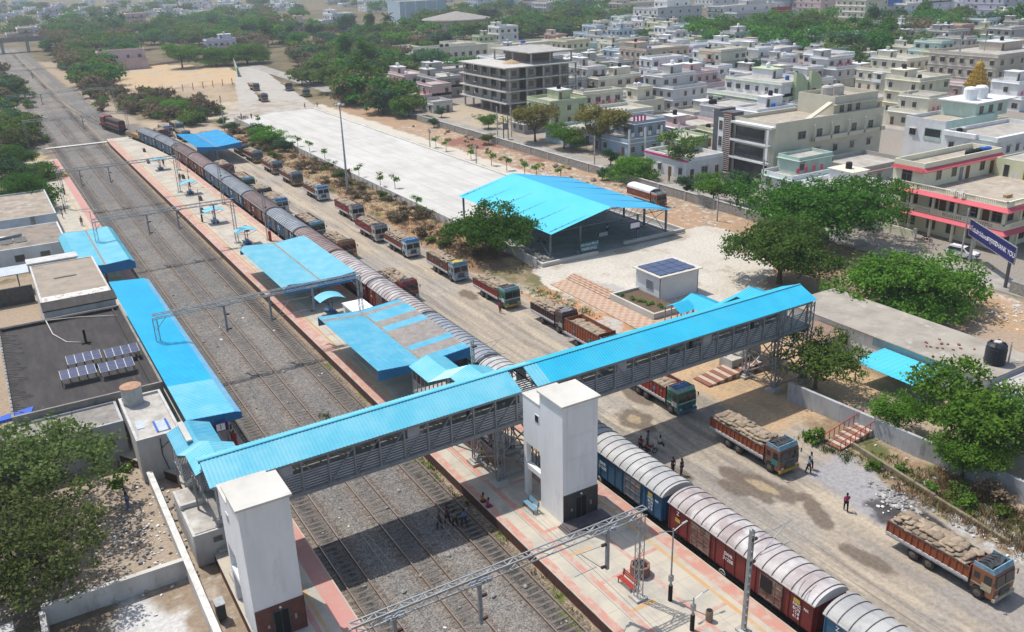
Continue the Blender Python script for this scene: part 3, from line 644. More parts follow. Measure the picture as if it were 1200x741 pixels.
b=MB()
for x in (xa,xb): b.bar((x,ya+1,.4),(x,ya+6.6,ze-.2),.07,.07); b.bar((x,ya+6.6,.4),(x,ya+1,ze-.2),.07,.07); b.bar((x,ya+1,ze-.1),(x,yb-1,ze-.1),.1,.14)
part('side_bracing',b,M_SHEDST,ps,kind='stuff')
b=MB(); b.box(71.2,109.6,-.05,99.5,140,.12); structure('shed_floor',b,mat('shed_floor_concrete',(.27,.255,.235),(.2,.19,.18),.5,.9))
b=MB()
for (p,q,r,s) in ((70.2,108.6,80.5,109.0),(87,110.2,100,110.6),(69.8,108.6,70.2,140),(99.6,110.6,100,141)): b.box(p,q,-.1,r,s,.62)
tag(part('kerb_wall',b,M_CONC_L),'low pale concrete kerb wall around the blue parking shed','kerb wall')
t=thing('parking_sign','teal notice board lettered PARKING by the blue shed','sign',(79.4,109.6,.2))
b=MB(); b.box(77.6,109.55,.62,81.2,109.7,2.1); o=part('board',b,mat('teal_enamel',(.03,.13,.17),(.04,.16,.2),1,.4),t)
text('PARKING',.72,face_mat((79.4,109.54,1.02),(1,0,0),(0,0,1)),M_LETTER,o); text('వాహనముల స్టాండ్',.42,face_mat((79.4,109.54,1.78),(1,0,0),(0,0,1)),M_LETTER,o)
b=MB(); b.box(77.9,109.6,.1,78,109.65,.62); b.box(80.8,109.6,.1,80.9,109.65,.62); part('leg',b,M_STEEL_D,t)
t=thing('notice_board','purple and white notice board on a column in the shed','notice board',(89.6,111.6,.1))
b=MB(); b.box(88.6,110.86,2.0,90.6,110.94,3.5); o=part('board',b,mat('purple_enamel',(.10,.03,.16)),t)
b=MB(); b.box(88.65,110.84,2.4,90.55,110.86,3.25); part('notice',b,M_LETTER,o)
b=MB(); b.bar((89.6,111,.1),(89.6,111,2.1),.08); part('post',b,M_STEEL_D,t)
t=thing('attendant_table','small grey desk under the blue parking shed','desk',(87,116.5,.12))
b=MB(); b.box(86.1,116.1,.8,88.1,117,.86); part('table_top',b,M_CONC_D,t); b=MB(); b.box(86.2,116.15,.12,88,116.2,.8); b.box(86.2,116.9,.12,86.26,116.95,.8); b.box(87.9,116.9,.12,88,116.95,.8); part('front_panel',b,M_WHITE,t)
# ================================================================ control cabin
t=thing('control_cabin','white panelled control cabin with solar panels on its flat roof','cabin',(78.2,89.3,0))
b=MB(); b.box(74.9,87,0,81.7,92.2,3.5); part('wall',b,mat('cabin_panel',(.70,.71,.72),(.64,.65,.66),.6,.6),t)
b=MB(); b.box(74.5,86.6,3.5,82.2,92.6,3.62); part('roof',b,M_CONC_L,t)
b=MB()
for i in range(4):
    for j in range(3): b.box(75.0+i*1.6,87.2+j*1.65,3.7,76.5+i*1.6,88.75+j*1.65,3.75)
part('solar_panel',b,M_SOLAR,t)
b=MB()
for j in range(3): b.box(74.9,87.9+j*1.65,3.62,81.6,87.97+j*1.65,3.7)
part('panel_rail',b,M_GALV,t)
b=MB(); b.box(74.84,88.4,1.2,74.9,89.9,2.6); o=part('window',b,M_WHITE,t); b=MB()
for k in range(7): b.box(74.81,88.45,1.3+k*.18,74.84,89.85,1.4+k*.18)
part('grille',b,M_STEEL_D,o)
b=MB(); b.box(74.86,86.96,0,74.94,87.04,3.5); b.box(81.66,86.96,0,81.74,87.04,3.5); part('corner_trim',b,M_STEEL_D,t)
b=MB(); b.box(69.9,82.2,0,70.2,91.6,.9); b.box(70.2,82.2,0,75.6,82.5,.9); b.box(70.2,91.3,0,74.8,91.6,.9)
tag(part('planter_wall',b,M_CONC_L),'low white planter wall in front of the control cabin','planter wall')
b=MB(); b.box(70.2,82.5,.0,74.8,91.3,.55); structure('planter_soil',b,mat('soil',(.10,.07,.045),(.14,.10,.06),2,.95))
M_CHK=bpy.data.materials.new('checker_tile'); M_CHK.use_nodes=True
N=M_CHK.node_tree.nodes; L=M_CHK.node_tree.links; ck=N.new('ShaderNodeTexChecker'); ck.inputs['Scale'].default_value=1.55; ck.inputs['Color1'].default_value=(.39,.21,.15,1); ck.inputs['Color2'].default_value=(.46,.34,.22,1)
co=N.new('ShaderNodeTexCoord'); L.new(co.outputs['Object'],ck.inputs[0]); nn=N.new('ShaderNodeTexNoise'); nn.inputs['Scale'].default_value=1.2; nn.inputs['Detail'].default_value=5; mx=N.new('ShaderNodeMix'); mx.data_type='RGBA'; mx.inputs[7].default_value=(.45,.36,.28,1)
mr=N.new('ShaderNodeMapRange'); mr.inputs[1].default_value=.45; mr.inputs[2].default_value=.8; L.new(co.outputs['Object'],nn.inputs[0]); L.new(nn.outputs[0],mr.inputs[0]); L.new(mr.outputs[0],mx.inputs[0]); L.new(ck.outputs[0],mx.inputs[6]); L.new(mx.outputs[2],N['Principled BSDF'].inputs['Base Color']); N['Principled BSDF'].inputs['Roughness'].default_value=.7
b=MB(); b.prism([(66.5,101.4),(66.2,78.5),(69.7,79.8),(69.7,101.8)],-.1,.13); b.prism([(69.7,79.8),(73.6,79.8),(75.5,82.1),(69.7,82.1)],-.1,.13); structure('tiled_path',b,M_CHK)
b=MB()
for k in range(4): b.box(69.75+k*.42,91.8,.13,70.17+k*.42,102.2,.2+.13*k)
tag(part('tiled_steps',b,M_CHK),'flight of checker tiled steps beside the pale plaza','steps')
# ================================================================ station buildings (left)
def block(name,label,cat,x0,y0,x1,y1,h,wall,roof,par=.35,zb=.0,bt=.22,group=None):
    t=thing(name,label,cat,((x0+x1)/2,(y0+y1)/2,zb),group=group)
    b=MB(); b.box(x0,y0,zb-.3,x1,y1,h); part('wall',b,wall,t)
    b=MB(); b.box(x0+bt,y0+bt,h+.004,x1-bt,y1-bt,h+.06); part('roof',b,roof,t)
    if par:
        b=MB(); b.box(x0-.02,y0-.02,h,x1+.02,y0+bt,h+par); b.box(x0-.02,y1-bt,h,x1+.02,y1+.02,h+par); b.box(x0-.02,y0+bt,h,x0+bt,y1-bt,h+par); b.box(x1-bt,y0+bt,h,x1+.02,y1-bt,h+par); part('parapet',b,wall,t)
    return t
def vent(t,x,y,z,ax,w=.8,h=.45,name='window',mt=None):
    """small opening with a frame on a wall facing -y ('y') or -x ('x')"""
    b=MB(); c=MB()
    if ax=='y': b.box(x-w/2-.07,y-.05,z-.07,x+w/2+.07,y,z+h+.07); c.box(x-w/2,y-.07,z,x+w/2,y-.05,z+h)
    else: b.box(x-.05,y-w/2-.07,z-.07,x,y+w/2+.07,z+h+.07); c.box(x-.07,y-w/2,z,x-.05,y+w/2,z+h)
    o=part(name,b,mt or M_CONC_D,t); part('pane',c,M_PANE,o); return o
M_OLDW=mat('stained_lime_wall',(.55,.54,.52),(.44,.43,.41),.7,.9,c3=(.27,.26,.24),s3=1.1,lo3=.58,hi3=.75,stretch=(1,1,.35))
st_=block('station_building','main station building with dark bitumen roof and grey parapets','station building',-3.0,88.6,10.7,115.3,4.6,M_CONC_D,M_BITUMEN,.35,.84)
b=MB(); b.box(9.6,88.8,4.66,9.75,115,4.95); b.box(-2.6,114.4,4.67,10.2,115,5.0); part('roof_kerb',b,M_BITUMEN,st_)
b=MB(); b.tube([(2.2,114.5,5.0),(2.5,110,4.75),(3.6,106.5,4.72),(5.2,105.2,4.72)],.06,6); b.tube([(2.2,114.4,5.05),(6,114,4.8),(8,113,4.75),(9.9,111.6,4.9)],.05,6); part('pipe',b,M_CONC_L,st_,smooth=True)
b=MB(); b.box(5.35,104.9,4.66,5.6,105.2,6.3); b.box(5.0,104.7,4.66,6.0,105.3,4.8); part('vent_stack',b,M_BLACK,st_)
rng=random.Random(4)
b=MB()
for k in range(26):
    y=90+k*.98; x=-2.3+rng.uniform(0,1.6); b.bar((-2.9,y,5.0),(x,y+rng.uniform(-.5,.5),4.75),.07,.05)
part('loose_timber',b,M_STEEL_D,st_,kind='stuff')
for k,(dx,dy) in enumerate(((0,0),(3.75,-.4),(-1.0,-3.7),(2.65,-4.1))):
    lab=['solar panel rack on the dark roof, far left of four','solar panel rack on the dark roof, far right of four','solar panel rack on the dark roof, near left of four','solar panel rack on the dark roof, near right of four'][k]
    x,y=2.9+dx,97.1+dy
    s=thing('solar_panel_rack',lab,'solar panels',(x,y,4.66),group='solar panel racks on the station roof')
    for i in range(4):
        b=MB(); b.add([(x+i*.84,y,5.6),(x+i*.84+.81,y,5.6),(x+i*.84+.81,y+1.55,6.0),(x+i*.84,y+1.55,6.0),(x+i*.84,y+.02,5.56),(x+i*.84+.81,y+.02,5.56),(x+i*.84+.81,y+1.57,5.96),(x+i*.84,y+1.57,5.96)],[(0,1,2,3),(7,6,5,4),(0,4,5,1),(1,5,6,2),(2,6,7,3),(3,7,4,0)]); o=part('solar_panel',b,M_SOLAR,s)
        b=MB()
        for (p,q) in (((0,0),(1,0)),((0,1),(1,1)),((0,.5),(1,.5)),((0,0),(0,1)),((1,0),(1,1))):
            f=lambda u,v:(x+i*.84+.81*u,y+1.55*v,5.608+.4*v); b.bar(f(*p),f(*q),.04,.02)
        part('frame',b,M_GALV,o)
    for i in range(5): b=MB(); b.bar((x+i*.82,y+.1,4.66),(x+i*.82,y+.1,5.56),.06); b.bar((x+i*.82,y+1.45,4.66),(x+i*.82,y+1.45,5.93),.06); b.bar((x+i*.82,y+.1,5.54),(x+i*.82,y+1.45,5.9),.05); part('support_leg',b,M_STEEL_D,s)
tr_=block('station_annexe','station annexe with a tan stained concrete roof edged in white','building',2.2,115.9,10.4,137,5.6,M_OLDW,mat('tan_roof',(.34,.285,.225),(.27,.23,.185),.6,.9,c3=(.22,.19,.16),s3=.4),.15,.84)
b=MB(); b.box(2.3,118.6,5.67,10.3,121.6,5.69); part('lime_patch',b,mat('flaking_lime',(.62,.60,.56),(.36,.31,.25),1.6,.9,lo=.5,hi=.6),tr_)
b=MB(); b.add([(2.1,115.7,5.75),(10.6,115.7,5.75),(10.6,118.3,6.1),(2.1,118.3,6.1),(2.1,115.7,5.6),(10.6,115.7,5.6),(10.6,118.3,5.6),(2.1,118.3,5.6)],[(0,1,2,3),(4,7,6,5),(0,4,5,1),(1,5,6,2),(2,6,7,3),(3,7,4,0)]); part('bitumen_lean_to',b,M_BITUMEN,tr_)
b=MB(); b.box(4.6,129,5.67,7.4,129.5,5.78); part('loose_plank',b,M_CONC_D,tr_)
b=MB(); b.box(2.0,137.2,4.6,8.4,139.6,5.9); b.box(1.9,137.1,5.9,8.6,139.8,6.05); part('water_room',b,M_OLDW,tr_)
aw=block('station_stores','grey walled stores block with small square openings south of the station roof','building',-5,83.4,6.0,88.4,4.0,mat('grey_lime_wall',(.44,.45,.46),(.36,.37,.38),.8,.9,c3=(.28,.28,.28),s3=1,lo3=.6,hi3=.75),M_CONC_D,.25)
for x in (2.7,4.4): vent(aw,x,83.4,2.3,'y',.75,.5)
so_=block('station_outhouse','small stained outhouse with cluttered flat roof beside the footbridge stairs','building',6.3,78.0,10.2,88.0,4.2,M_OLDW,M_CONC,.3)
b=MB(); b.tube([(8.3,77.9,4.2),(8.25,77.9,2.5),(8.6,77.9,.8)],.05,6); b.tube([(8.3,77.9,3.2),(8.9,77.9,3.6),(9.8,77.9,3.9)],.04,6); part('drain_pipe',b,M_STEEL_D,so_)
b=MB(); b.lathe((7.5,86.7,4.2),[(.95,0),(.97,1.8),(.93,1.9)],18); o=tag(part('water_tank',b,mat('stained_tank',(.50,.49,.48),(.4,.38,.36),1.5,.8),loc=(7.5,86.7,4.2)),'round pale concrete water tank with rust brown lid by the station roof','water tank')
b=MB(); b.lathe((7.5,86.7,6.1),[(1.0,0),(1.02,.05),(.1,.2)],18); part('lid',b,mat('rust_lid',(.36,.19,.11),(.42,.27,.18),2,.8),o)
b=MB(); b.box(6.8,80.6,4.27,7.5,82.2,4.33); b.box(8.3,79.0,4.27,9.5,81.3,4.36); o=part('discarded_sheets',b,mat('pale_blue_panel',(.46,.52,.58),(.40,.42,.45),2,.6)); tag(o,'pale discarded panels lying on the outhouse roof','panels')
b=MB(); b.box(8.25,79,4.37,8.45,81.3,4.4); b.box(9.3,79,4.37,9.5,81.3,4.4); part('blue_edging',b,mat('blue_edge',(.04,.12,.42)),o)
b=MB(); b.prism([(-4.2,88.9),(-1.4,89.0),(-1.0,90.6),(-3.9,90.0)],4.42,4.75); tag(part('tarpaulin',b,mat('royal_blue_tarp',(.03,.10,.45),(.3,.35,.5),2,.6,lo=.6,hi=.7)),'crumpled royal blue tarpaulin on the stores roof edge','tarpaulin')
wl=block('railway_quarters','white single storey railway quarters with brown flat roof, far left','building',-14,156,8.6,170,3.6,mat('pale_blue_white_wall',(.62,.66,.69),(.52,.55,.57),.7,.85),mat('brown_roof',(.28,.235,.19),(.2,.17,.14),.5,.9,c3=(.13,.12,.1),s3=.9),.1)
for x in (1.5,5.2,-4): vent(wl,x,156,1.5,'y',1.3,1.0)
b=MB(); b.tube([(-2.5,161,4.3),(2.6,161.4,4.45)],.28,10); part('solar_heater_drum',b,M_GALV,wl,smooth=True)
b=MB()
for x in (-2,0.2,2.2): b.bar((x,161.2,3.7),(x,161.2,4.2),.08); b.add([(x-.9,159.4,3.75),(x+.9,159.4,3.75),(x+.9,161,4.2),(x-.9,161,4.2)],[(0,1,2,3)])
part('solar_heater_rack',b,M_STEEL_D,wl)
w2=block('railway_quarters','larger white railway quarters behind with tan roof, at the left edge','building',-16,171.5,8.8,193,4.6,mat('pale_grey_blue_wall',(.50,.53,.56),(.42,.45,.47),.7,.85),mat('tan_flat_roof',(.36,.30,.235),(.25,.21,.17),.5,.9,c3=(.46,.43,.38),s3=.6),.3)
b=MB(); b.box(4.6,171.3,.2,5.3,171.5,4.9); part('pier',b,M_CONC_D,w2)
sh=thing('verandah_roof','long pale grey lean-to sheet roof beside the annexe','roof',(-4,146,3))
b=MB(); b.sheet((-14,143.2,3.2),(3.4,143.2,3.2),(3.4,146.8,3.5),(-14,146.8,3.5),.3,.02); part('roof_sheet',b,mat('pale_sheet',(.50,.54,.58),(.44,.47,.50),1,.5),sh)
b=MB()
for x in (-9,-4,.5,3.2): b.box(x-.08,144,0,x+.08,144.16,3.2); b.box(x-.08,146,0,x+.08,146.16,3.4)
part('post',b,M_STEEL_D,sh)
b=MB(); b.box(-16,138.6,0,2.0,138.9,2.6); tag(part('compound_wall',b,M_STEEL_D),'dark fence wall beside the tan roofed annexe','wall')
# low yard walls, bottom left
t=thing('yard_wall','long whitewashed boundary wall beside the left lift tower','wall',(6.8,63,0)); b=MB(); b.box(6.55,40,-.2,6.95,76.9,1.55); part('masonry',b,M_OLDW,t); b=MB(); b.box(6.5,40,1.55,7.0,77,1.68); part('coping',b,mat('lime_coping',(.66,.65,.62),(.5,.48,.45),1.2,.9),t)
t=thing('yard_wall','stained cross wall under the big tree meeting the long wall','wall',(1.5,62,0)); b=MB(); b.box(-3.4,61.8,-.2,6.5,62.15,1.6); part('masonry',b,M_OLDW,t); b=MB(); b.box(-3.4,61.75,1.6,6.5,62.2,1.7); part('coping',b,M_CONC_L,t)
t=thing('gate_pillar','short square gate pillar at the end of the cross wall','pillar',(-3.8,60,0)); b=MB(); b.box(-3.6,56,-.2,-3.2,61.7,1.5); part('masonry',b,M_OLDW,t)
t=thing('gate_pillar','broad gate pillar standing apart at the lower left','pillar',(-5.6,60.4,0)); b=MB(); b.box(-6.2,60,-.2,-5.2,61,1.9); part('masonry',b,M_OLDW,t)
ut=block('pump_house','squat stained concrete pump house behind the left lift tower','pump house',7.6,62.6,10.3,70.2,2.9,M_OLDW,M_CONC,0.0,.3)
b=MB(); b.box(7.6,66.8,2.9,10.3,67.1,3.35); part('roof_upstand',b,M_OLDW,ut); vent(ut,9.4,62.6,1.9,'y',.6,.35)
b=MB(); b.box(7.35,55.2,.2,7.95,56.0,1.5); o=tag(part('electric_box',b,M_STEEL_D,loc=(7.6,55.6,.2)),'dark electric box with pale lid by the left lift tower','electric box'); b=MB(); b.box(7.3,55.1,1.5,8.0,56.1,1.58); part('lid',b,M_GALV,o)
# ================================================================ goods train
def wagon_mats(kind):
    if kind=='maroon': return mat('maroon_wagon_paint',(.16,.026,.024),(.12,.022,.022),.8,.55,rnd=.12,c3=(.20,.07,.06),s3=2.2,lo3=.62,hi3=.8),mat('pale_pink_roof',(.40,.365,.355),(.29,.235,.225),.45,.6,rnd=.16,c3=(.52,.505,.495),s3=.7,lo3=.48,hi3=.66)
    return mat('blue_wagon_paint',(.025,.115,.215),(.02,.085,.165),.8,.5,rnd=.12,c3=(.09,.17,.22),s3=2.4,lo3=.6,hi3=.8),mat('pale_grey_roof',(.47,.465,.45),(.36,.36,.355),.45,.6,rnd=.14,c3=(.27,.265,.26),s3=.5,lo3=.58,hi3=.72)
M_UNDER=mat('underframe_black',(.022,.019,.018),(.045,.035,.03),2,.85); M_RIB=mat('roof_rib',(.09,.08,.085),(.14,.12,.12),3,.6); M_LIME=mat('eave_strip',(.55,.53,.50),(.42,.39,.37),2,.6)
def make_wagon(kind,label,dark_roof=False,open_door=False):
    mb_,mr_=wagon_mats(kind)
    if dark_roof and kind=='maroon': mr_=mat('mauve_roof',(.24,.175,.165),(.17,.115,.11),.5,.6,rnd=.2,c3=(.31,.26,.25),s3=.9)
    elif dark_roof: mr_=mat('slate_roof',(.27,.30,.34),(.20,.225,.26),.5,.55,rnd=.1,c3=(.36,.37,.38),s3=.9)
    t=thing('goods_wagon',label,'goods wagon',(0,0,0),group='covered goods wagons of the long train')
    L=14.6; h=L/2; W=1.56; ze=3.42
    b=MB(); b.box(-W,-h,1.1,W,h,ze)
    n=14
    for s in (-1,1):
        for k in range(n+1):
            y=-h+.06+(L-.12)*k/n
            b.box(s*W,y-.045,1.1,s*(W+.06),y+.045,ze-.05)
    for s in (-1,1):
        for x in (-1.2,-.6,0,.6,1.2): b.box(x-.05,s*h,1.1,x+.05,s*(h+.07),ze)
    part('body',b,mb_,t)
    b=MB(); prof=[(-1.66,ze),(-1.66,ze+.07)]+[(1.66*math.sin(a)/math.sin(1.25),ze+.07+.68*(math.cos(a)-math.cos(1.25))/(1-math.cos(1.25))) for a in np.linspace(-1.25,1.25,15)]+[(1.66,ze+.07),(1.66,ze)]
    b.extr(prof,'y',-h-.12,h+.12)
    for k in range(17):
        y=-h+.15+(L-.3)*k/16
        arc=[(1.68*math.sin(a)/math.sin(1.25),y,ze+.1+.68*(math.cos(a)-math.cos(1.25))/(1-math.cos(1.25))) for a in np.linspace(-1.25,1.25,11)]
        for p,q in zip(arc,arc[1:]): b.bar(p,q,.045,.05,1)
    r=part('roof',b,[mr_,M_RIB],t)
    b=MB()
    for s in (-1,1): b.bar((s*1.665,-h-.12,ze+.03),(s*1.665,h+.12,ze+.03),.05,.1)
    part('eave_strip',b,M_LIME,r)
    for s in (-1,1):
        for yc in (-3.6,3.6):
            b=MB(); b.box(s*(W+.02),yc-1.05,1.2,s*(W+.09),yc+1.05,ze-.18)
            for dy in (-1.0,-.35,.35,1.0): b.box(s*(W+.09),yc+dy-.04,1.2,s*(W+.12),yc+dy+.04,ze-.2)
            for z in (1.3,2.0,2.75): b.box(s*(W+.09),yc-1,z,s*(W+.13),yc+1,z+.06)
            d=part('sliding_door',b,mat('worn_door_'+kind,dark(mb_.node_tree.nodes['Principled BSDF'].inputs['Base Color'].default_value[:3],.9) if False else ((.13,.06,.05) if kind=='maroon' else (.06,.13,.18)),(.22,.16,.13),1.5,.7,c3=(.30,.27,.24),s3=3,lo3=.6,hi3=.75),t)
            if open_door and s<0 and yc<0:
                b=MB(); b.box(s*(W+.13),yc-.1,1.95,s*(W+.16),yc+.9,3.1); part('open_doorway',b,M_BLACK,d)
    b=MB(); b.box(-1.3,-h+.1,.85,1.3,h-.1,1.1); b.box(-.25,-h-.4,.85,.25,h+.4,1.05)
    for s in (-1,1): b.box(s*.7,-2.2,.45,s*1.2,-.6,.85); b.tube([(s*.5,1,.65),(s*.5,2.4,.65)],.25,8)
    part('underframe',b,M_UNDER,t)
    for yc in (-4.9,4.9):
        b=MB()
        for s in (-1,1): b.box(s*1.0,yc-1.4,.4,s*1.12,yc+1.4,.75); b.box(s*1.0,yc-.4,.25,s*1.15,yc+.4,.85)
        b.box(-1,yc-.2,.4,1,yc+.2,.7); g=part('bogie',b,M_UNDER,t)
        for dy in (-1,1):
            for s in (-1,1): b=MB(); b.tube([(s*.78,yc+dy,.46),(s*.93,yc+dy,.46)],.46,14); part('wheel',b,M_UNDER,g)
    b=MB(); c=Vector((-W-.16,1.0,.75))
    ring=[c+Vector((0,.32*math.cos(a),.32*math.sin(a))) for a in np.linspace(0,2*math.pi,15)]
    b.tube(ring,.03,5)
    for a in (0,1.57): b.bar(c-Vector((0,.3*math.cos(a),.3*math.sin(a))),c+Vector((0,.3*math.cos(a),.3*math.sin(a))),.03)
    part('brake_wheel',b,M_LIME,t)
    for y,z in ((-5.9,2.75),(6.2,2.2)):
        b=MB(); b.box(-W-.085,y-.28,z,-W-.075,y+.28,z+.34); part('yellow_plate',b,mat('yellow_plate',(.45,.33,.06)),t)
    fm=lambda y,z:face_mat((-W-.08,y,z),(0,-1,0),(0,0,1))
    for y,z,s,sz in ((.6,2.35,'SWR\n31208',.42),(-5.95,2.1,'MMC\nBCN\n12.8\n61.8',.32),(6.2,3.0,'Z',.5),(-6.75,2.7,'NK',.3)):
        text(s,sz,fm(y,z),M_LETTER,t,'stencil')
    return t
WY=[30.3+15.5*i for i in range(16)]
seq=['blue','maroon','blue','blue','blue','maroon','maroon','maroon','blue','maroon','blue','blue','maroon','maroon','blue','blue']
lab=['pale roofed wagon cut off by the bottom of the frame, nearest of the train','maroon wagon with a half open sliding door beside the near platform lamps','blue wagon with pale roof just past the white island lift tower','blue wagon directly under the footbridge','blue wagon with dark slate roof just beyond the footbridge','maroon wagon with pinkish roof behind the patched canopy','maroon wagon whose roof shows between the two island canopies','maroon wagon alongside the pale blue canopy','blue wagon just beyond the pale blue canopy',
 'single maroon wagon between two blue wagons, mid train','nearer of two blue wagons beside the goods shed canopy','farther of two blue wagons beside the goods shed canopy','nearer of the two maroon wagons before the train curves','farther of the two maroon wagons before the train curves','second wagon from the far end of the train, blue','last blue wagon at the far end of the train, next to the ochre brake van']
proto={}
for i,k in enumerate(seq):
    yc=WY[0]-15.5/2+15.5*i; y0,y1=yc-5,yc+5; xa,xb=train_at(y0),train_at(y1)
    key=(k,i==4 or i>=7,i==1); rz=math.atan2(-(xb-xa),10)
    if key not in proto:
        proto[key]=make_wagon(k,lab[i],dark_roof=key[1],open_door=(i==1)); o=proto[key]; o.location=((xa+xb)/2,yc,0); o.rotation_euler.z=rz
    else: dup(proto[key],((xa+xb)/2,yc,0),rz,lab[i])
# brake van and locomotive at the far end
y=WY[0]+15.5*15+1
t=thing('brake_van','low ochre flat wagon between the train and the red locomotive','flat wagon',(train_at(y+5),y+5,0),R(9))
def local(t): ABS[t.name]=Vector((0,0,0)); return t
local(t); b=MB(); b.box(-1.5,-5,1.0,1.5,5,1.3); b.box(-1.5,-5,1.3,-1.4,5,2.1); b.box(1.4,-5,1.3,1.5,5,2.1); part('deck',b,mat('ochre_steel',(.36,.22,.07),(.25,.15,.06),2,.7),t)
b=MB(); b.box(-1,-4.6,.3,1,-2.4,1.0); b.box(-1,2.4,.3,1,4.6,1.0); part('bogie',b,M_UNDER,t)
t=local(thing('locomotive','red diesel locomotive with dark hood at the head of the train','locomotive',(train_at(290)-.3,290,0),R(10)))
M_LOCO=mat('loco_red',(.30,.035,.035),(.22,.03,.03),1.5,.45)
b=MB(); b.box(-1.35,-8.6,1.05,1.35,8.6,1.4); part('frame',b,M_UNDER,t)
b=MB(); b.box(-.95,-8.2,1.4,.95,3.6,3.5); b.extr([(-.95,3.5),(-.6,3.85),(.6,3.85),(.95,3.5)],'y',-8.2,3.6); part('engine_hood',b,mat('loco_black',(.03,.025,.025),(.06,.04,.04),2,.6),t)
b=MB(); b.box(-.97,-8.25,2.2,.97,3.5,2.75); part('hood_stripe',b,M_LOCO,t)
b=MB(); b.box(-1.4,3.6,1.4,1.4,6.4,3.75); b.extr([(-1.5,3.75),(-.9,4.15),(.9,4.15),(1.5,3.75)],'y',3.5,6.6); part('cab',b,M_LOCO,t)
b=MB(); b.box(-1.42,4.1,2.6,1.42,5.9,3.4); part('cab_window',b,M_GLASS,t)
b=MB(); b.box(-.95,6.4,1.4,.95,8.3,3.0); part('nose',b,M_LOCO,t)
for yc in (-5.4,5.4): b=MB(); b.box(-1.1,yc-2.1,.3,1.1,yc+2.1,1.0); part('bogie',b,M_UNDER,t)
b=MB(); b.tube([(-.0,-2,.7),(0,2,.7)],.6,10); part('fuel_tank',b,M_UNDER,t)
b=MB()
for s in (-1,1): b.bar((s*1.3,-8.5,2.4),(s*1.3,3.5,2.4),.05); [b.bar((s*1.3,y,1.4),(s*1.3,y,2.4),.04) for y in np.arange(-8.4,3.5,1.9)]
part('handrail',b,M_LIME,t)
# ================================================================ lorries
def pillow(seed,sx=.52,sy=.35,sz=.12,n=12,m=5):
    r=random.Random(seed); v=[];f=[]
    for i in range(1,m):
        th=math.pi*i/m; rr=math.sin(th)**.45; zz=math.copysign(abs(math.cos(th))**1.0,math.cos(th))
        for k in range(n):
            a=2*math.pi*k/n; cx=math.copysign(abs(math.cos(a))**.26,math.cos(a)); sy_=math.copysign(abs(math.sin(a))**.26,math.sin(a))
            v.append((cx*rr*sx*(1+r.uniform(-.06,.06)),sy_*rr*sy*(1+r.uniform(-.06,.06)),zz*sz*(1+r.uniform(-.18,.18))))
    v+=[(0,0,sz),(0,0,-sz)]; T=len(v)-2
    for i in range(m-2):
        for k in range(n): f.append((i*n+k,(i+1)*n+k,(i+1)*n+(k+1)%n,i*n+(k+1)%n))
    for k in range(n): f.append((T,k,(k+1)%n)); f.append((T+1,(m-2)*n+(k+1)%n,(m-2)*n+k))
    return v,f
PIL=[pillow(s) for s in range(5)]; PILLO=[pillow(s,n=8,m=4) for s in range(3)]
SACKME=[]
for v,f in PIL:
    me=bpy.data.meshes.new('grain_sack'); me.from_pydata(v,[],f); me.materials.append(M_BURLAP); me.polygons.foreach_set('use_smooth',[True]*len(f)); SACKME.append(me)
def load_spots(seed,y0=2.35,y1=8.75,ztop=2.2,layers=3,n_lim=None,half=1.0):
    """sacks of a load: brick bonded rows that narrow towards the top"""
    r=random.Random(seed); out=[]
    for ly in range(layers):
        inset=[0,.12,.42][min(ly,2)]; wx=1.08-inset; ya,yb=y0+inset*.8,y1-inset*.9
        nx=max(2,round(2*wx/.72)); ny=int((yb-ya)/.56)
        for j in range(ny):
            for i in range(nx):
                x=-wx+.36+(2*wx-.72)*(i/(nx-1) if nx>1 else .5)+r.uniform(-.07,.07)
                y=ya+.28+(yb-ya-.56)*j/(ny-1)+r.uniform(-.06,.06)
                if ly==2 and r.random()<.14: continue
                out.append((x,y*half+(1-half)*y0,ztop-.02+ly*.2+r.uniform(-.05,.05)+.05*math.cos(x*1.2),r.uniform(-.3,.3)+(math.pi/2 if r.random()<.3 else 0),r.uniform(-.2,.2),r.uniform(-.2,.2)))
    return out
BULK=MB()
def bulk_load(loc,seed,**kw):
    r=random.Random(seed)
    for (x,y,z,a,tx,ty) in load_spots(seed,**kw):
        v,f=PILLO[r.randrange(3)]; M=Matrix.Translation(Vector(loc)+Vector((x,y,z)))@Matrix.Rotation(a,4,'Z')@Matrix.Rotation(tx,4,'X')@Matrix.Rotation(ty,4,'Y')
        BULK.add([M@Vector(p) for p in v],f)
NS=[0]
def sack_load(loc,seed,where,**kw):
    r=random.Random(seed)
    for (x,y,z,a,tx,ty) in load_spots(seed,**kw):
        o=bpy.data.objects.new('grain_sack',SACKME[r.randrange(5)]); C.objects.link(o); o.location=Vector(loc)+Vector((x,y,z)); o.rotation_euler=(tx,ty,a)
        tag(o,'brown jute grain sack heaped on '+where,'sack','jute sacks on '+where); NS[0]+=1
def wheel(b_t,b_r,x,y,s,dual):
    w=.5 if dual else .28; xo=x; xi=x-s*w
    b_t.tube([(xi,y,.52),(xi+s*.03,y,.52),(xo-s*.04,y,.52),(xo,y,.52)],[.46,.52,.52,.45],18)
    b_r.tube([(xo-s*.02,y,.52),(xo+s*.015,y,.52)],[.30,.27],14); b_r.tube([(xo+s*.015,y,.52),(xo+s*.06,y,.52)],[.12,.1],8)
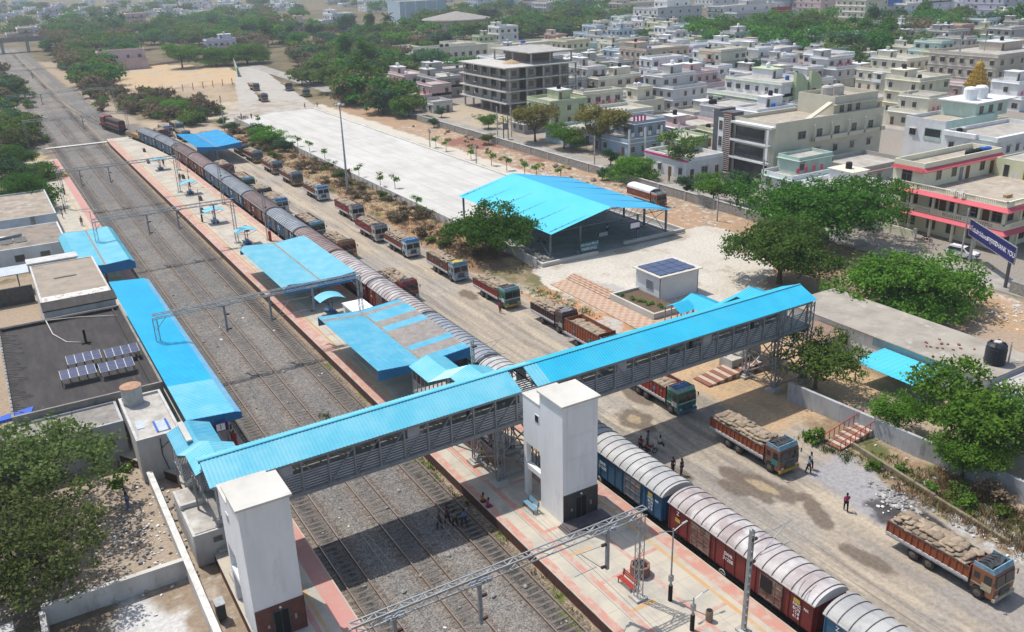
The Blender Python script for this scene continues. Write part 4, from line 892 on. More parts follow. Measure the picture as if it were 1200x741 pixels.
def make_lorry(label,cabc,cabc2,bodyc,bumpc,rack,tall=0.0,vis=None,short=False,tarp=None,cover=False,front=None,L=9.0):
    t=thing('cargo_lorry',label,'lorry',(0,0,0),group='loaded cargo lorries')
    W=1.24; M=lambda n,c,rg=.5:mat(n,c,dark(c,.72),2.2,rg,c3=tuple(min(1,x*1.15+.02) for x in c),s3=5,lo3=.55,hi3=.75)
    mc,mc2,mbd=M('cab_%02x%02x%02x'%tuple(int(255*x) for x in cabc),cabc,.4),M('trim_%02x%02x%02x'%tuple(int(255*x) for x in cabc2),cabc2,.45),mat('board_%02x%02x%02x'%tuple(int(255*x) for x in bodyc),bodyc,dark(bodyc,.6),1.6,.65,stretch=(1,4,1),c3=dark(bodyc,1.25),s3=3)
    b=MB(); b.box(-.45,.5,.62,-.3,L-.2,.9); b.box(.3,.5,.62,.45,L-.2,.9); b.box(-1.0,2.6,.55,-.55,3.9,1.0); b.box(.55,2.7,.55,1.0,3.6,1.0); part('chassis',b,M_UNDER,t)
    axles=[(1.25,False),(5.2,True),(6.55,True)] if not short else [(1.25,False),(4.9,True)]
    for y,d in axles:
        for s in (-1,1):
            bt,br=MB(),MB(); wheel(bt,br,s*W*.99,y,s,d); o=part('wheel',bt,M_RUBBER,t,smooth=False); part('rim',br,mat('dusty_rim',(.16,.13,.11),(.1,.085,.075),5,.7),o)
    # cab: tapered shell
    b=MB()
    sec=[(.60,.55),(.60,1.05),(.30,1.5),(.40,2.52)]
    prof=[(.12,.55),(.08,1.5),(.22,2.45),(.34,2.58),(1.9,2.58),(1.9,.75),(1.72,.75),(1.6,1.05),(1.35,1.15),(1.05,1.12),(.75,.95),(.66,.55)]
    b.extr(prof,'x',-1.2,1.2); cab=part('cab',b,mc,t)
    b=MB()
    for s in (-1,1): b.add([(s*.06,.09,1.62),(s*1.08,.09,1.62),(s*1.04,.20,2.36),(s*.06,.20,2.36),(s*.06,.055,1.62),(s*1.08,.055,1.62),(s*1.04,.165,2.36),(s*.06,.165,2.36)],[(4,5,6,7),(0,3,2,1),(0,1,5,4),(1,2,6,5),(2,3,7,6),(3,0,4,7)])
    part('windscreen',b,M_GLASS,cab)
    for s in (-1,1):
        b=MB(); b.box(s*1.2,.40,1.6,s*1.215,.95,2.28); b.box(s*1.2,1.28,1.72,s*1.215,1.72,2.2); part('side_window',b,M_GLASS,cab)
        b=MB(); b.box(s*1.2,.32,1.02,s*1.222,1.08,1.56); part('door',b,mc2,cab)
        b=MB(); b.box(s*1.05,.0,.75,s*.75,.08,.95); part('headlight',b,M_LIME,cab)
        b=MB(); b.bar((s*1.2,.25,2.2),(s*1.45,.1,2.25),.03); b.box(s*1.38,.06,1.85,s*1.52,.1,2.25); part('mirror',b,M_STEEL_D,cab)
    b=MB(); b.box(-.5,.03,.76,.5,.09,1.36); part('grille',b,front or M_STEEL_D,cab)
    b=MB(); b.box(-1.19,.05,1.44,1.19,.1,1.54); b.box(-1.215,.3,1.2,1.215,1.9,1.3); part('trim_band',b,mc2,cab)
    b=MB(); b.box(-1.22,-.06,.45,1.22,.16,.72); part('bumper',b,M('bump_%02x%02x%02x'%tuple(int(255*x) for x in bumpc),bumpc),cab)
    mr_=M('rack_%02x%02x%02x'%tuple(int(255*x) for x in rack),rack)
    b=MB(); b.add([(-1.18,.28,2.58),(1.18,.28,2.58),(1.12,.42,3.0),(-1.12,.42,3.0),(-1.18,.36,2.58),(1.18,.36,2.58),(1.12,.5,3.0),(-1.12,.5,3.0)],[(0,1,2,3),(7,6,5,4),(1,5,6,2),(4,0,3,7),(3,2,6,7)])
    for s in (-1,1): b.box(s*1.16,.4,2.58,s*1.1,1.9,2.92)
    part('roof_rack',b,mr_,cab)
    b=MB(); r=random.Random(hash(label)%999); b.add([( *p,) for p in [(x,y,2.6) for x,y in ((-1,.6),(1,.6),(1,1.85),(-1,1.85))]+[(x,y,2.82+r.uniform(0,.2)) for x,y in ((-.8,.7),(.1,.65),(.8,.75),(.85,1.2),(.75,1.75),(0,1.8),(-.75,1.72),(-.8,1.2),(0,1.2))]],[(0,1,6,5,4),(1,2,8,7,6),(2,3,10,9,8),(3,0,4,11,10),(4,5,12,11),(5,6,7,12),(7,8,9,12),(9,10,11,12)])
    for k in range(5): b.tube([(-.9+k*.4,.7+.1*k%2,2.85),(-.7+k*.4,1.2,2.98),(-.85+k*.4,1.75,2.86)],.05,5)
    part('roof_bundle',b,tarp or mat('black_tarp',(.03,.032,.038),(.07,.07,.075),3,.7),t)
    # cargo body
    H=2.22+tall; y0=2.02; y1=L
    b=MB(); b.box(-W,y0,1.16,W,y1,1.3); fl=part('cargo_floor',b,M_UNDER,t)
    for s in (-1,1):
        b=MB(); b.box(s*W,y0,1.3,s*(W-.05),y1,H); n=int((y1-y0)/.5)
        for k in range(n+1):
            y=y0+.03+(y1-y0-.06)*k/n; b.box(s*(W),y-.045,1.3,s*(W+.05),y+.045,H)
        o=part('side_board',b,mbd,t)
        b=MB(); b.box(s*(W-.0),y0,1.08,s*(W+.07),y1,1.3); b.box(s*(W-.02),y0,.95,s*(W+.03),y1,1.0); [b.box(s*(W),y-.03,.95,s*(W+.03),y+.03,1.1) for y in np.arange(y0+.1,y1,.9)]
        part('white_skirt',b,mat('skirt_white',(.55,.55,.56),(.40,.38,.38),4,.6),o)
        b=MB(); b.box(s*(W-.06),y0,H,s*(W+.05),y1,H+.05); part('top_rail',b,M_STEEL_D,o)
        if tall>.3:
            b=MB(); b.box(s*(W+.052),y0+1.6,1.75,s*(W+.056),y0+2.0,2.1); b.box(s*(W+.052),y1-2.2,1.75,s*(W+.056),y1-1.8,2.1); part('painted_emblem',b,mat('emblem_blue',(.06,.2,.35)),o)
    b=MB(); b.box(-W,y0,1.3,W,y0+.06,H+.25); part('front_board',b,mbd,t); b=MB(); b.box(-W,y1-.06,1.2,W,y1,H); part('tailgate',b,mbd,t)
    if cover:
        b=MB(); pr=[(-1.3,H-.25)]+[(1.3*math.sin(a),H+.0+.55*math.cos(a)) for a in np.linspace(-1.5,1.5,9)]+[(1.3,H-.25)]; b.extr(pr,'y',y0,y1); part('tarpaulin_cover',b,mat('white_tarp',(.72,.72,.74),(.6,.6,.62),1.2,.6),t)
    return t
OR=(.30,.085,.035); RD=(.30,.045,.03); BR=(.13,.045,.03)
def place(o,x,yf,seed,first=True,layers=3,sacks=None,rz=0,**kw):
    o.location=(x,yf,0); o.rotation_euler.z=rz
    if sacks: sack_load((x,yf,0),seed,sacks,layers=layers,**kw)
    elif layers: bulk_load((x,yf,0),seed,layers=layers,**kw)
YL=(.42,.27,.04); CRM=(.46,.40,.27); WHT=(.55,.56,.56); TEAL=(.05,.20,.19); GRN=(.03,.16,.10); LBL=(.20,.36,.45); GRY=(.33,.34,.35)
M_TB=mat('blue_tarp',(.06,.16,.36),(.09,.2,.4),3,.6)
L1=make_lorry('orange bodied lorry with brown cab and cream bumper, nearest at the lower right',(.26,.11,.06),CRM,OR,CRM,LBL); place(L1,55.9,26.4,1,sacks='the nearest orange lorry')
L2=make_lorry('lorry with orange boards, pale visor and yellow bumper, beside two men in white',(.22,.09,.055),TEAL,OR,YL,LBL); place(L2,56.2,46.7,2,sacks='the lorry with the yellow bumper')
L3=make_lorry('lorry with red boards and green cab, half hidden under the footbridge',GRN,WHT,RD,(.05,.16,.24),(.3,.45,.4),tall=.35,tarp=M_TB); place(L3,56.2,60.3,3,sacks='the green cabbed lorry under the footbridge',layers=2,ztop=2.1)
L4=make_lorry('tall orange lorry whose cab is hidden behind the footbridge roof',(.2,.1,.06),GRN,OR,YL,GRY,tall=.75); place(L4,58.0,74.4,4,layers=2,ztop=2.35)
L5=make_lorry('short dark maroon four wheeled lorry beside the tiled path',(.07,.035,.035),GRY,(.075,.03,.028),GRY,(.12,.07,.07),short=True,L=7.6,tarp=mat('grey_tarp',(.16,.17,.18),(.22,.22,.22),2,.7)); place(L5,58.6,84.6,5,y1=7.4)
L6=make_lorry('lorry with red boards and green cab, a man standing beside it',GRN,WHT,RD,YL,(.25,.38,.42)); place(L6,57.1,96.2,6,sacks='the green cabbed lorry with the man')
L7=make_lorry('grey cabbed lorry with tall brown boards and a yellow bundle',GRY,(.1,.2,.3),(.20,.085,.045),LBL,(.12,.25,.38),tall=.35,tarp=mat('yellow_tarp',(.50,.42,.06),(.4,.34,.06),2,.6)); place(L7,56.5,109.9,7,ztop=2.3)
L8=make_lorry('white and blue cabbed lorry with a sagging load',WHT,LBL,(.27,.09,.05),WHT,(.08,.25,.45),tarp=M_TB); place(L8,55.7,124.6,8)
L9=make_lorry('cream cabbed lorry with bright red boards',(.40,.39,.33),WHT,(.33,.05,.045),WHT,(.3,.3,.3),tall=.35); place(L9,55.0,135.6,9,ztop=2.25)
rowA=[(L9,150.5,'cream cabbed lorry with faded red boards, farther up the right hand row'),(L8,169.0,'white roofed lorry of the right row beside the tall lamp mast shrubs'),(L4 if False else L2,185.0,'lorry with ochre bumper in the right row beside the dry verge'),(L1,199.0,'orange lorry in the right row just past the round bushes'),(L2,214.4,'brown cabbed lorry in the right row beside the round bushes'),(L4,225.6,'last lorry of the right row beside the goods shed canopy')]
for i,(o,y,lb) in enumerate(rowA): dup(o,(56.8,y,0),0,lb); bulk_load((56.8,y,0),20+i,layers=2+i%2,ztop=2.25)
B1=make_lorry('maroon lorry with decorated red cab beside the train, front of the left row',(.28,.03,.035),(.36,.16,.05),(.13,.035,.03),LBL,(.3,.05,.05)); place(B1,46.9,106.8,30)
B2=make_lorry('lorry with rounded orange cab and yellow nose beside the train',(.34,.10,.035),YL,(.24,.08,.04),YL,(.3,.14,.06)); place(B2,47.0,130.1,31)
rowB=[(L3,144.1,'tall boarded green cabbed lorry in the left row behind the yellow nosed one'),(L8,164.3,'white cabbed lorry in the left row beside blue wagons'),(L5,174.5,'dark lorry behind the white cabbed one in the left row'),(L3,186.6,'green nosed lorry in the left row, mid yard'),(B1,203.1,'red and blue lorry at the back of the left row by the shed canopy')]
for i,(o,y,lb) in enumerate(rowB): dup(o,(46.9,y,0),0,lb); bulk_load((46.9,y,0),40+i,layers=2,ztop=2.25,y1=7.3 if o is L5 else 8.75)
for i,(o,x,y,lb) in enumerate([(B1,44.3,262,'red roofed lorry among those beyond the shed canopy'),(L8,46.6,268,'pale cabbed lorry among those beyond the shed canopy'),(L3,50.6,272,'green cabbed lorry among those beyond the shed canopy'),(B2,53.6,247,'brown lorry half hidden behind the shed canopy'),(L9,57.2,243,'red boarded lorry just beyond the round bushes at the end of the right row'),(L2,49.0,256,'orange lorry parked behind the goods shed canopy'),
   (L2,95.6,350,'farther lorry of the pair standing in the junction'),(L1,89.2,318,'nearer lorry of the pair standing in the junction'),(L5,105.6,341,'dark lorry at the far roadside under trees'),(L6,105.2,320,'green nosed lorry at the far roadside under trees')]):
    dup(o,(x,y,0),R([0,0,0,0,0,0,-4,-8,-14,-16][i]),lb); bulk_load((x,y,0),60+i,layers=2,ztop=2.2,y1=7.3 if o is L5 else 8.75)
LS=make_lorry('orange lorry under a rounded white tarpaulin, parked beyond the blue parking shed',(.32,.10,.05),TEAL,OR,(.3,.1,.08),WHT,tall=.6,cover=True); place(LS,107,124.6,70,layers=0)
o=part('grain_sacks',BULK,M_BURLAP,smooth=True); tag(o,'heaps of jute grain sacks loaded on the other lorries','sacks',kind='stuff')
# ================================================================ overhead line
M_INS=mat('insulator_brown',(.05,.02,.015),rough=.3)
def lat(b,x,y,z0,z1,w=.22,t=.055):
    for sx in (-1,1):
        for sy in (-1,1): b.box(x+sx*w-t/2,y+sy*w-t/2,z0,x+sx*w+t/2,y+sy*w+t/2,z1)
    n=int((z1-z0)/.55)
    for k in range(n):
        a=z0+(z1-z0)*k/n;c=z0+(z1-z0)*(k+1)/n;s=1 if k%2 else -1
        for q in (-1,1): b.bar((x-s*w,y+q*w,a),(x+s*w,y+q*w,c),.035,.02); b.bar((x+q*w,y-s*w,a),(x+q*w,y+s*w,c),.035,.02)
def cantilever(t,x,y,z,s,L=2.6):
    """insulated bracket holding the contact wire; s = side it reaches towards"""
    b=MB(); b.bar((x+s*.5,y,z+1.1),(x+s*L,y,z+1.1+.1),.035); b.bar((x+s*.5,y,z-.7),(x+s*L*.85,y,z+1.1),.045); b.bar((x+s*.9,y,z-.45),(x+s*L*1.05,y,z-.5),.04); part('cantilever_bracket',b,M_STEEL,t)
    for zz in (1.1,-.7): b=MB(); b.bar((x,y,z+zz-.05*(zz<0)),(x+s*.5,y,z+zz),.16,.16); part('insulator',b,M_INS,t)
def portal(label,y,x0,x1,masts,drops,z=8.2,base=.84,rot=0):
    t=thing('overhead_line_portal',label,'overhead line portal',((x0+x1)/2,y,base),group=None)
    b=MB(); w=.24
    for sy in (-1,1):
        for zz in (-.25,.25): b.bar((x0,y+sy*w,z+zz),(x1,y+sy*w,z+zz),.075,.075)
    n=int((x1-x0)/.8)
    for k in range(n+1):
        x=x0+(x1-x0)*k/n; b.bar((x,y-w,z+.25),(x,y+w,z+.25),.05)
        if k<n:
            xq=x+(x1-x0)/n; s=1 if k%2 else -1
            b.bar((x,y-w*s,z+.25),(xq,y+w*s,z+.25),.04,.03)
            for sy in (-1,1): b.bar((x,y+sy*w,z-.25*s),(xq,y+sy*w,z+.25*s),.04,.03)
    part('boom',b,M_GALV,t)
    for x,zb in masts: b=MB(); lat(b,x,y,zb,z-.2); b.bar((x,y,z-1.6),(x+(1.3 if x<(x0+x1)/2 else -1.3),y,z-.2),.07); part('lattice_mast',b,M_GALV,t); b=MB(); b.box(x-.5,y-.5,zb,x+.5,y+.5,zb+.18); part('mast_base',b,M_CONC,t)
    for x,sd in drops:
        b=MB(); b.box(x-.11,y-.11,z-3.6,x+.11,y+.11,z-.2); b.box(x-.7,y-.35,z-.35,x+.7,y+.35,z-.27); d=part('drop_post',b,M_STEEL,t)
        for s in sd: cantilever(t,x,y,z-2.6,s)
    return t
portal('nearest overhead line portal, spanning the tracks in front of the white lift towers',40.2,12.3,34.0,[(12.5,.84),(33.65,.84)],[(15.0,(1,)),(20.8,(1,)),(30.8,(-1,))])
portal('second overhead line portal, rising through the long blue canopy',99.2,12.2,37.0,[(12.4,.84),(36.6,.84)],[(20.0,(1,)),(25.3,(1,)),(30.6,(-1,))])
portal('third overhead line portal, standing through the turned down canopy',147.8,12.2,34.0,[(12.4,.84),(33.7,.84)],[(20.2,(1,)),(24.8,(1,)),(30.7,(-1,))])
portal('fourth overhead line portal, near the platform ends',192.3,11.4,34.0,[(11.6,.84),(33.6,.84)],[(15.5,(1,)),(20.8,(1,))])
portal('fifth overhead line portal, beyond the track crossing',268,10.5,36.5,[(10.8,0),(36.2,.84)],[(14.5,(1,)),(25,(1,))])
portal('faint far overhead line portal, past the locomotive',330,10.0,42,[(10.4,0),(41.8,0)],[(20,(1,))],base=0)
portal('faint overhead line portal near the road bridge, farthest of all',420,12.0,40,[(12.2,0),(39.8,0)],[(24,(1,))],base=0)
def mast(label,x,y,H=9.1,zb=.84,s=1,lattice_=False,br=True):
    t=thing('overhead_line_mast',label,'mast',(x,y,zb))
    b=MB()
    if lattice_: lat(b,x,y,zb,H,.2)
    else: b.box(x-.14,y-.13,zb,x-.09,y+.13,H); b.box(x+.09,y-.13,zb,x+.14,y+.13,H); [b.box(x-.09,y-.1,z,x+.09,y+.1,z+.08) for z in np.arange(zb,H,.65)]
    part('mast_body',b,M_GALV,t); b=MB(); b.box(x-.4,y-.4,zb,x+.4,y+.4,zb+.2); part('mast_base',b,M_CONC,t)
    if br: cantilever(t,x,y,H-1.9,s,3.6)
    return t
mast('tall grey overhead line mast on the near platform edge beside the maroon wagon',37.5,33.6)
mast('overhead line mast rising behind the stair roofs of the island platform',37.5,71.4)
mast('lattice mast with a red base beside the pale blue canopy',38.6,146.2,lattice_=True)
mast('lattice mast beside the wagons, mid platform',38.6,176,lattice_=True); mast('lattice mast near the far end of the island platform',38.3,215,lattice_=True)
b=MB(); b.lathe((38.6,145.2,.84),[(.25,0),(.25,1.7),(.2,1.75)],12); tag(part('fire_bucket_stand',b,M_RED,loc=(38.6,145.2,.84)),'red fire drum beside the lattice mast','drum')
for k,(x,ys) in enumerate(((17.48,(20,330)),(22.87,(20,400)),(28.21,(20,400)),(42.45,(16,215)))):
    t=thing('overhead_wire',['contact wire pair over the first platform track','contact wire pair over the middle track','contact wire pair over the oil stained track','contact wire pair over the goods train'][k],'overhead wire',(x,100,6))
    b=MB(); b.tube([(x,ys[0],5.7),(x,ys[1],5.7)],.014,4); part('contact_wire',b,M_STEEL_D,t)
    b=MB(); pts=[]
    for y in np.arange(ys[0],ys[1],6): u=((y-40)%50)/50; pts.append((x,y,7.0-2.8*u*(1-u)*1.0))
    b.tube(pts,.014,4); part('messenger_wire',b,M_STEEL_D,t)
# ================================================================ platform furniture
def shelter(x,y,label):
    t=thing('platform_shelter',label,'shelter',(x,y,.84),group='small curved roof shelters on the island platform')
    b=MB(); arc=[(x+1.75*u,3.1+.5*(1-u*u)) for u in np.linspace(-1,1,11)]; b.extr(arc+[(p,z-.05) for p,z in arc[::-1]],'y',y-1.25,y+1.25); part('curved_roof',b,M_ROOF_PALE,t)
    for s in (-1,1): b=MB(); b.bar((x,y+s*.8,.84),(x,y+s*.8,3.5),.1); b.bar((x-1.5,y+s*.8,3.05),(x,y+s*.8,2.6),.05); b.bar((x+1.5,y+s*.8,3.05),(x,y+s*.8,2.6),.05); part('post',b,M_STEEL_D,t)
    b=MB()
    for s in (-1,1): b.box(x+s*.12,y-1.2,1.22,x+s*.6,y+1.2,1.28); b.add([(x+s*.1,y-1.2,1.3),(x+s*.1,y+1.2,1.3),(x+s*.02,y+1.2,1.75),(x+s*.02,y-1.2,1.75)],[(0,1,2,3)])
    o=part('seat',b,mat('blue_seat',(.05,.12,.24),(.07,.16,.3),2,.5),t); b=MB()
    for q in (-1,1): b.box(x-.5,y+q*.9,.84,x+.5,y+q*.9+.06,1.22)
    part('seat_leg',b,M_STEEL_D,t)
for (x,y),lb in zip([(35.2,107),(34.9,146),(33.7,163),(35.1,189.2),(34.8,218.5)],['shelter nearest the camera, between the two island canopies','shelter just beyond the pale blue canopy','third shelter from the near end, by a lattice mast','fourth shelter from the near end','farthest shelter near the platform end']): shelter(x,y,'small blue arched '+lb)
b=MB(); b.box(35.9,99.6,.84,38.6,104,3.0); b.box(35.8,99.5,3.0,38.7,104.1,3.12); t=thing('tea_stall','white walled kiosk beside the canopy mast','kiosk',(37,101.8,.84)); part('wall',b,M_WHITE,t); b=MB(); b.box(35.87,100.4,1.7,35.9,103.2,2.7); part('shutter',b,M_GALV,t)
def bench(label,x,y,mt,rz):
    t=local(thing('bench',label,'bench',(x,y,.84),rz)); b=MB()
    for k in range(4): b.box(-.9,-.22+k*.12,.42,.9,-.13+k*.12,.45)
    part('seat',b,mt,t); b=MB()
    for k in range(3): b.box(-.9,.3+k*.03,.55+k*.15,.9,.33+k*.03,.67+k*.15)
    part('backrest',b,mt,t)
    for s in (-1,1): b=MB(); b.box(s*.75-.03,-.22,0,s*.75+.03,-.16,.42); b.box(s*.75-.03,.2,0,s*.75+.03,.26,.45); b.box(s*.75-.03,-.22,.38,s*.75+.03,.28,.42); b.bar((s*.75,.24,.4),(s*.75,.38,1.0),.06); part('leg',b,M_STEEL_D,t)
bench('red slatted bench on the near island platform',33.7,41.6,M_RED,R(-90)); bench('grey and blue bench beside the island lift tower',33.1,53.9,mat('steel_blue_seat',(.16,.32,.42),(.2,.35,.45),2,.4),R(-90))
def lamp(label,x,y,H=7.0,zb=.84,arms=2,rz=0):
    t=local(thing('platform_lamp',label,'lamp post',(x,y,zb),rz)); b=MB(); b.lathe((0,0,0),[(.12,0),(.12,1.4),(.07,1.5),(.05,H-zb)],10); part('pole',b,M_GALV,t)
    b=MB(); b.lathe((0,0,0),[(.16,0),(.16,1.3),(.12,1.35)],10); part('pole_base',b,M_BLACK,t)
    for s in ((-1,1) if arms==2 else (1,)): b=MB(); b.bar((0,0,H-zb-.25),(s*.9,0,H-zb+.1),.04); b.bar((s*.8,0,H-zb+.08),(s*1.25,0,H-zb+.15),.14,.07); part('lamp_arm',b,M_GALV,t)
    b=MB(); b.box(-.15,-.12,1.7,.15,.12,2.2); part('switch_box',b,M_GALV,t)
lamp('two armed platform lamp beside the red bench',35.4,38.75); lamp('short lamp and camera post at the bottom platform edge',34.65,35.6,3.6)
lamp('platform lamp beside the pale blue canopy',31.9,165,7); lamp('platform lamp near the fourth shelter',36.5,196,7); lamp('thin lamp post on the station platform by the turned down canopy',13.2,160,7); lamp('second thin lamp post on the station platform',12.9,205,7)
b=MB(); b.lathe((36.3,35.7,.84),[(.24,0),(.27,.3),(.27,.75),(.24,.85)],12); o=tag(part('litter_bin',b,mat('wicker_bin',(.20,.15,.10),(.30,.25,.18),7,.8),loc=(36.3,35.7,.84)),'brown barrel litter bin on the near platform','bin'); b=MB(); b.lathe((36.3,35.7,1.69),[(.22,0),(.22,.01)],12); part('bin_mouth',b,M_BLACK,o)
t=thing('tree_planter','octagonal red stone planter with dry stones behind the red bench','planter',(35.3,42,.84)); b=MB(); rg=[(35.5+.68*math.cos(a),42.3+.68*math.sin(a)) for a in np.arange(8)*math.pi/4+.39]
for p,q in zip(rg,rg[1:]+rg[:1]): b.bar((*p,1.25),(*q,1.25),.18,.85)
part('stone_ring',b,mat('planter_stone',(.18,.075,.055),(.26,.16,.13),5,.8),t); b=MB(); b.lathe((35.5,42.3,.84),[(.58,0),(.58,.5),(.1,.75)],8); part('soil',b,M_UNDER,t)
def counter(label,x0,y0,x1,y1,h): t=thing('stone_bench',label,'stone bench',((x0+x1)/2,(y0+y1)/2,.84)); b=MB(); b.box(x0,y0,.84,x1,y1,h); part('plinth',b,M_BRICKRED,t); b=MB(); b.box(x0-.05,y0-.05,h,x1+.05,y1+.05,h+.07); part('slab',b,mat('tan_stone',(.36,.26,.19),(.3,.2,.14),2,.7),t)
counter('long red stone bench under the footbridge on the island platform',34.0,61.5,34.9,67,1.4)
t=thing('red_partition','dark red partition wall under the island stairs','partition',(35.6,66,.84)); b=MB(); b.box(35.2,64.2,.84,35.35,69,2.8); part('panel',b,M_BRICKRED,t); b=MB(); b.box(35.17,64.6,1.5,35.2,65.6,2.6); part('notice',b,M_LETTER,t)
for k,(x,y) in enumerate(((35.1,76.2),(34.0,75.2))): b=MB(); b.lathe((x,y,.84),[(.55,0),(.6,.1),(.6,.7),(.5,.8)],6); tag(part('stone_planter',b,M_BRICKRED,loc=(x,y,.84)),['right red hexagonal planter under the patched canopy','left red hexagonal planter under the patched canopy'][k],'planter')
rng=random.Random(9)
for k,y in enumerate((112,124,140,154,172,182,205,228,244)):
    x=rng.uniform(33.5,37.5); b=MB(); b.box(x-.3,y-.5,.84,x+.3,y+.5,1.5); b.box(x-.35,y-.3,1.5,x+.2,y+.4,1.75); tag(part('parcel_stack',b,mat('parcel_brown',(.16,.10,.075),(.10,.08,.08),3,.8),loc=(x,y,.84)),'small dark parcel heap on the island platform, no. %d from the near end'%(k+1) if False else ['dark parcel heap in the shade of the pale blue canopy','parcel heap at the back of the pale blue canopy','parcel heap before the second shelter','parcel heap between the second and third shelters','parcel heap past the third shelter','parcel heap before the fourth shelter','parcel heap beyond the fourth shelter','parcel heap beyond the last shelter','parcel heap at the far platform end'][k],'parcels')
# ================================================================ tall lamp mast and street poles
t=thing('high_mast_light','tall grey mast with a ring of floodlights beside the parking slab','lamp mast',(62.3,170.1,0)); b=MB(); b.lathe((62.3,170.1,.0),[(.28,0),(.26,.5),(.12,18.6)],12); part('pole',b,M_GALV,t,smooth=True)
b=MB(); b.lathe((62.3,170.1,18.3),[(.3,0),(.55,.15),(.55,.3),(.2,.5)],12); part('ring',b,M_STEEL,t)
for k in range(6): a=k*math.pi/3; b=MB(); c=Vector((62.3+.8*math.cos(a),170.1+.8*math.sin(a),18.4)); b.box(c.x-.2,c.y-.2,c.z-.12,c.x+.2,c.y+.2,c.z+.15); part('floodlight',b,M_LIME,t)
def upole(label,x,y,H,mt=None):
    t=thing('utility_pole',label,'utility pole',(x,y,0),group=None); b=MB(); b.box(x-.11,y-.09,0,x+.11,y+.09,H); part('pole',b,mt or M_CONC,t); b=MB(); b.box(x-.06,y-.9,H-.5,x+.06,y+.9,H-.38); b.box(x-.06,y-.6,H-1.1,x+.06,y+.6,H-1.0); part('cross_arm',b,M_STEEL_D,t)
for x,y,H,lb in ((115.0,157,8,'concrete utility pole behind the boundary wall beside the yellowing tree'),(119.8,207.7,8,'utility pole in front of the unfinished building'),(122.6,205,7.6,'second utility pole beside the unfinished building rubble'),(123.2,74.6,8,'utility pole beside the white car'),(97.9,180,5,'thin lamp pole on the far kerb of the slab'),(98.2,205,5,'thin pole at the kerb, middle of the slab'),(61.5,265,10.5,'pole at the far corner of the slab by bushes'),(126,118,8,'utility pole before the cream long house'),(128.5,92,9,'pole in front of the cream and red house'),(109,112,4.5,'thin metal post beyond the parking shed')): upole(lb,x,y,H)
t=thing('transformer','pole mounted transformer in front of the unfinished building','transformer',(119.6,203.4,0)); b=MB(); b.box(118.9,203,0,119.1,203.2,6); b.box(120.3,203,0,120.5,203.2,6); b.box(118.8,202.9,2.6,120.6,203.5,2.75); part('frame',b,M_STEEL_D,t); b=MB(); b.box(119.2,202.8,2.75,120.2,203.6,4.3); part('tank',b,M_STEEL,t)
# ================================================================ signboard
t=thing('thank_you_signboard','long navy blue signboard lettered THANK YOU on two posts','signboard',(120,68.5,0))
Mx=face_mat((120.0,68.6,4.75),(-.56,-.83,0),(0,0,1)) if False else None
pa,pb=Vector((123.9,74.0,0)),Vector((116.6,63.2,0)); dr=(pb-pa).normalized(); nrm=dr.cross(Vector((0,0,1)))
def sgn(u,z,off): return pa+dr*u+nrm*off+Vector((0,0,z))
Ls=(pb-pa).length; b=MB()
def slab_(b,u0,u1,z0,z1,o0,o1): b.add([sgn(u0,z0,o0),sgn(u1,z0,o0),sgn(u1,z1,o0),sgn(u0,z1,o0),sgn(u0,z0,o1),sgn(u1,z0,o1),sgn(u1,z1,o1),sgn(u0,z1,o1)],[(3,2,1,0),(4,5,6,7),(0,1,5,4),(1,2,6,5),(2,3,7,6),(3,0,4,7)])
slab_(b,-.6,Ls+.6,3.9,6.2,.0,.12); part('board',b,M_SIGNBLUE,t)
b=MB()
for a in ((-.68,Ls+.68,6.2,6.3),(-.68,Ls+.68,3.8,3.9),(-.7,-.6,3.9,6.2),(Ls+.6,Ls+.7,3.9,6.2)): slab_(b,*a,.0,.15)
part('frame',b,M_GALV,t)
up=Vector((0,0,1))
text('ధన్యవాదములు',.95,face_mat(sgn(2.3,5.0,.13),dr,up),M_LETTER,t); text('धन्यवाद',1.0,face_mat(sgn(6.7,5.0,.13),dr,up),M_LETTER,t); text('THANK YOU',1.0,face_mat(sgn(10.6,5.0,.13),dr,up),M_LETTER,t)
for u in (.6,Ls-.9): b=MB(); p=sgn(u,0,-.12); b.box(p.x-.17,p.y-.17,0,p.x+.17,p.y+.17,5.8); part('post',b,M_STEEL_D if u>2 else M_GALV,t)
# ================================================================ walls, steps, right hand low building
M_STONE=mat('rubble_stone_wall',(.30,.285,.26),(.20,.185,.17),2.2,.95,bump=.6,bscale=6,c3=(.40,.38,.34),s3=5,lo3=.5,hi3=.65)
t=thing('boundary_wall','long grey rubble stone wall between the street and the orange earth','wall',(114.3,170,0))
b=MB(); b.box(114.1,92,-.2,114.5,246,1.75); part('masonry',b,M_STONE,t); b=MB(); b.box(114.05,92,1.75,114.55,246,1.83); part('coping',b,M_CONC,t)
b=MB(); [b.box(114.0,y,0,114.06,y+.35,1.8) for y in np.arange(94,246,8)]; part('pilaster',b,M_CONC,t,kind='stuff')
t=thing('boundary_wall','short rubble stone wall beside the signboard post','wall',(115,60,0)); b=MB(); b.bar((116.2,62.6,.8),(113.5,40,.8),.45,1.7); part('masonry',b,M_STONE,t)
t=thing('slab_wall','long pale concrete panel wall between parking slab and dry verge','wall',(68.9,190,0))
b=MB(); b.bar((69.0,109,.7),(68.7,188,.7),.22,1.7); b.bar((68.7,188,.7),(68.9,282,.7),.22,1.7); part('masonry',b,mat('pale_panel_wall',(.56,.55,.52),(.45,.43,.40),.8,.85),t); b=MB(); [b.box(68.55,y,-.1,68.62,y+.12,1.5) for y in np.arange(110,280,2.4)]; part('panel_joint',b,M_CONC,t,kind='stuff')
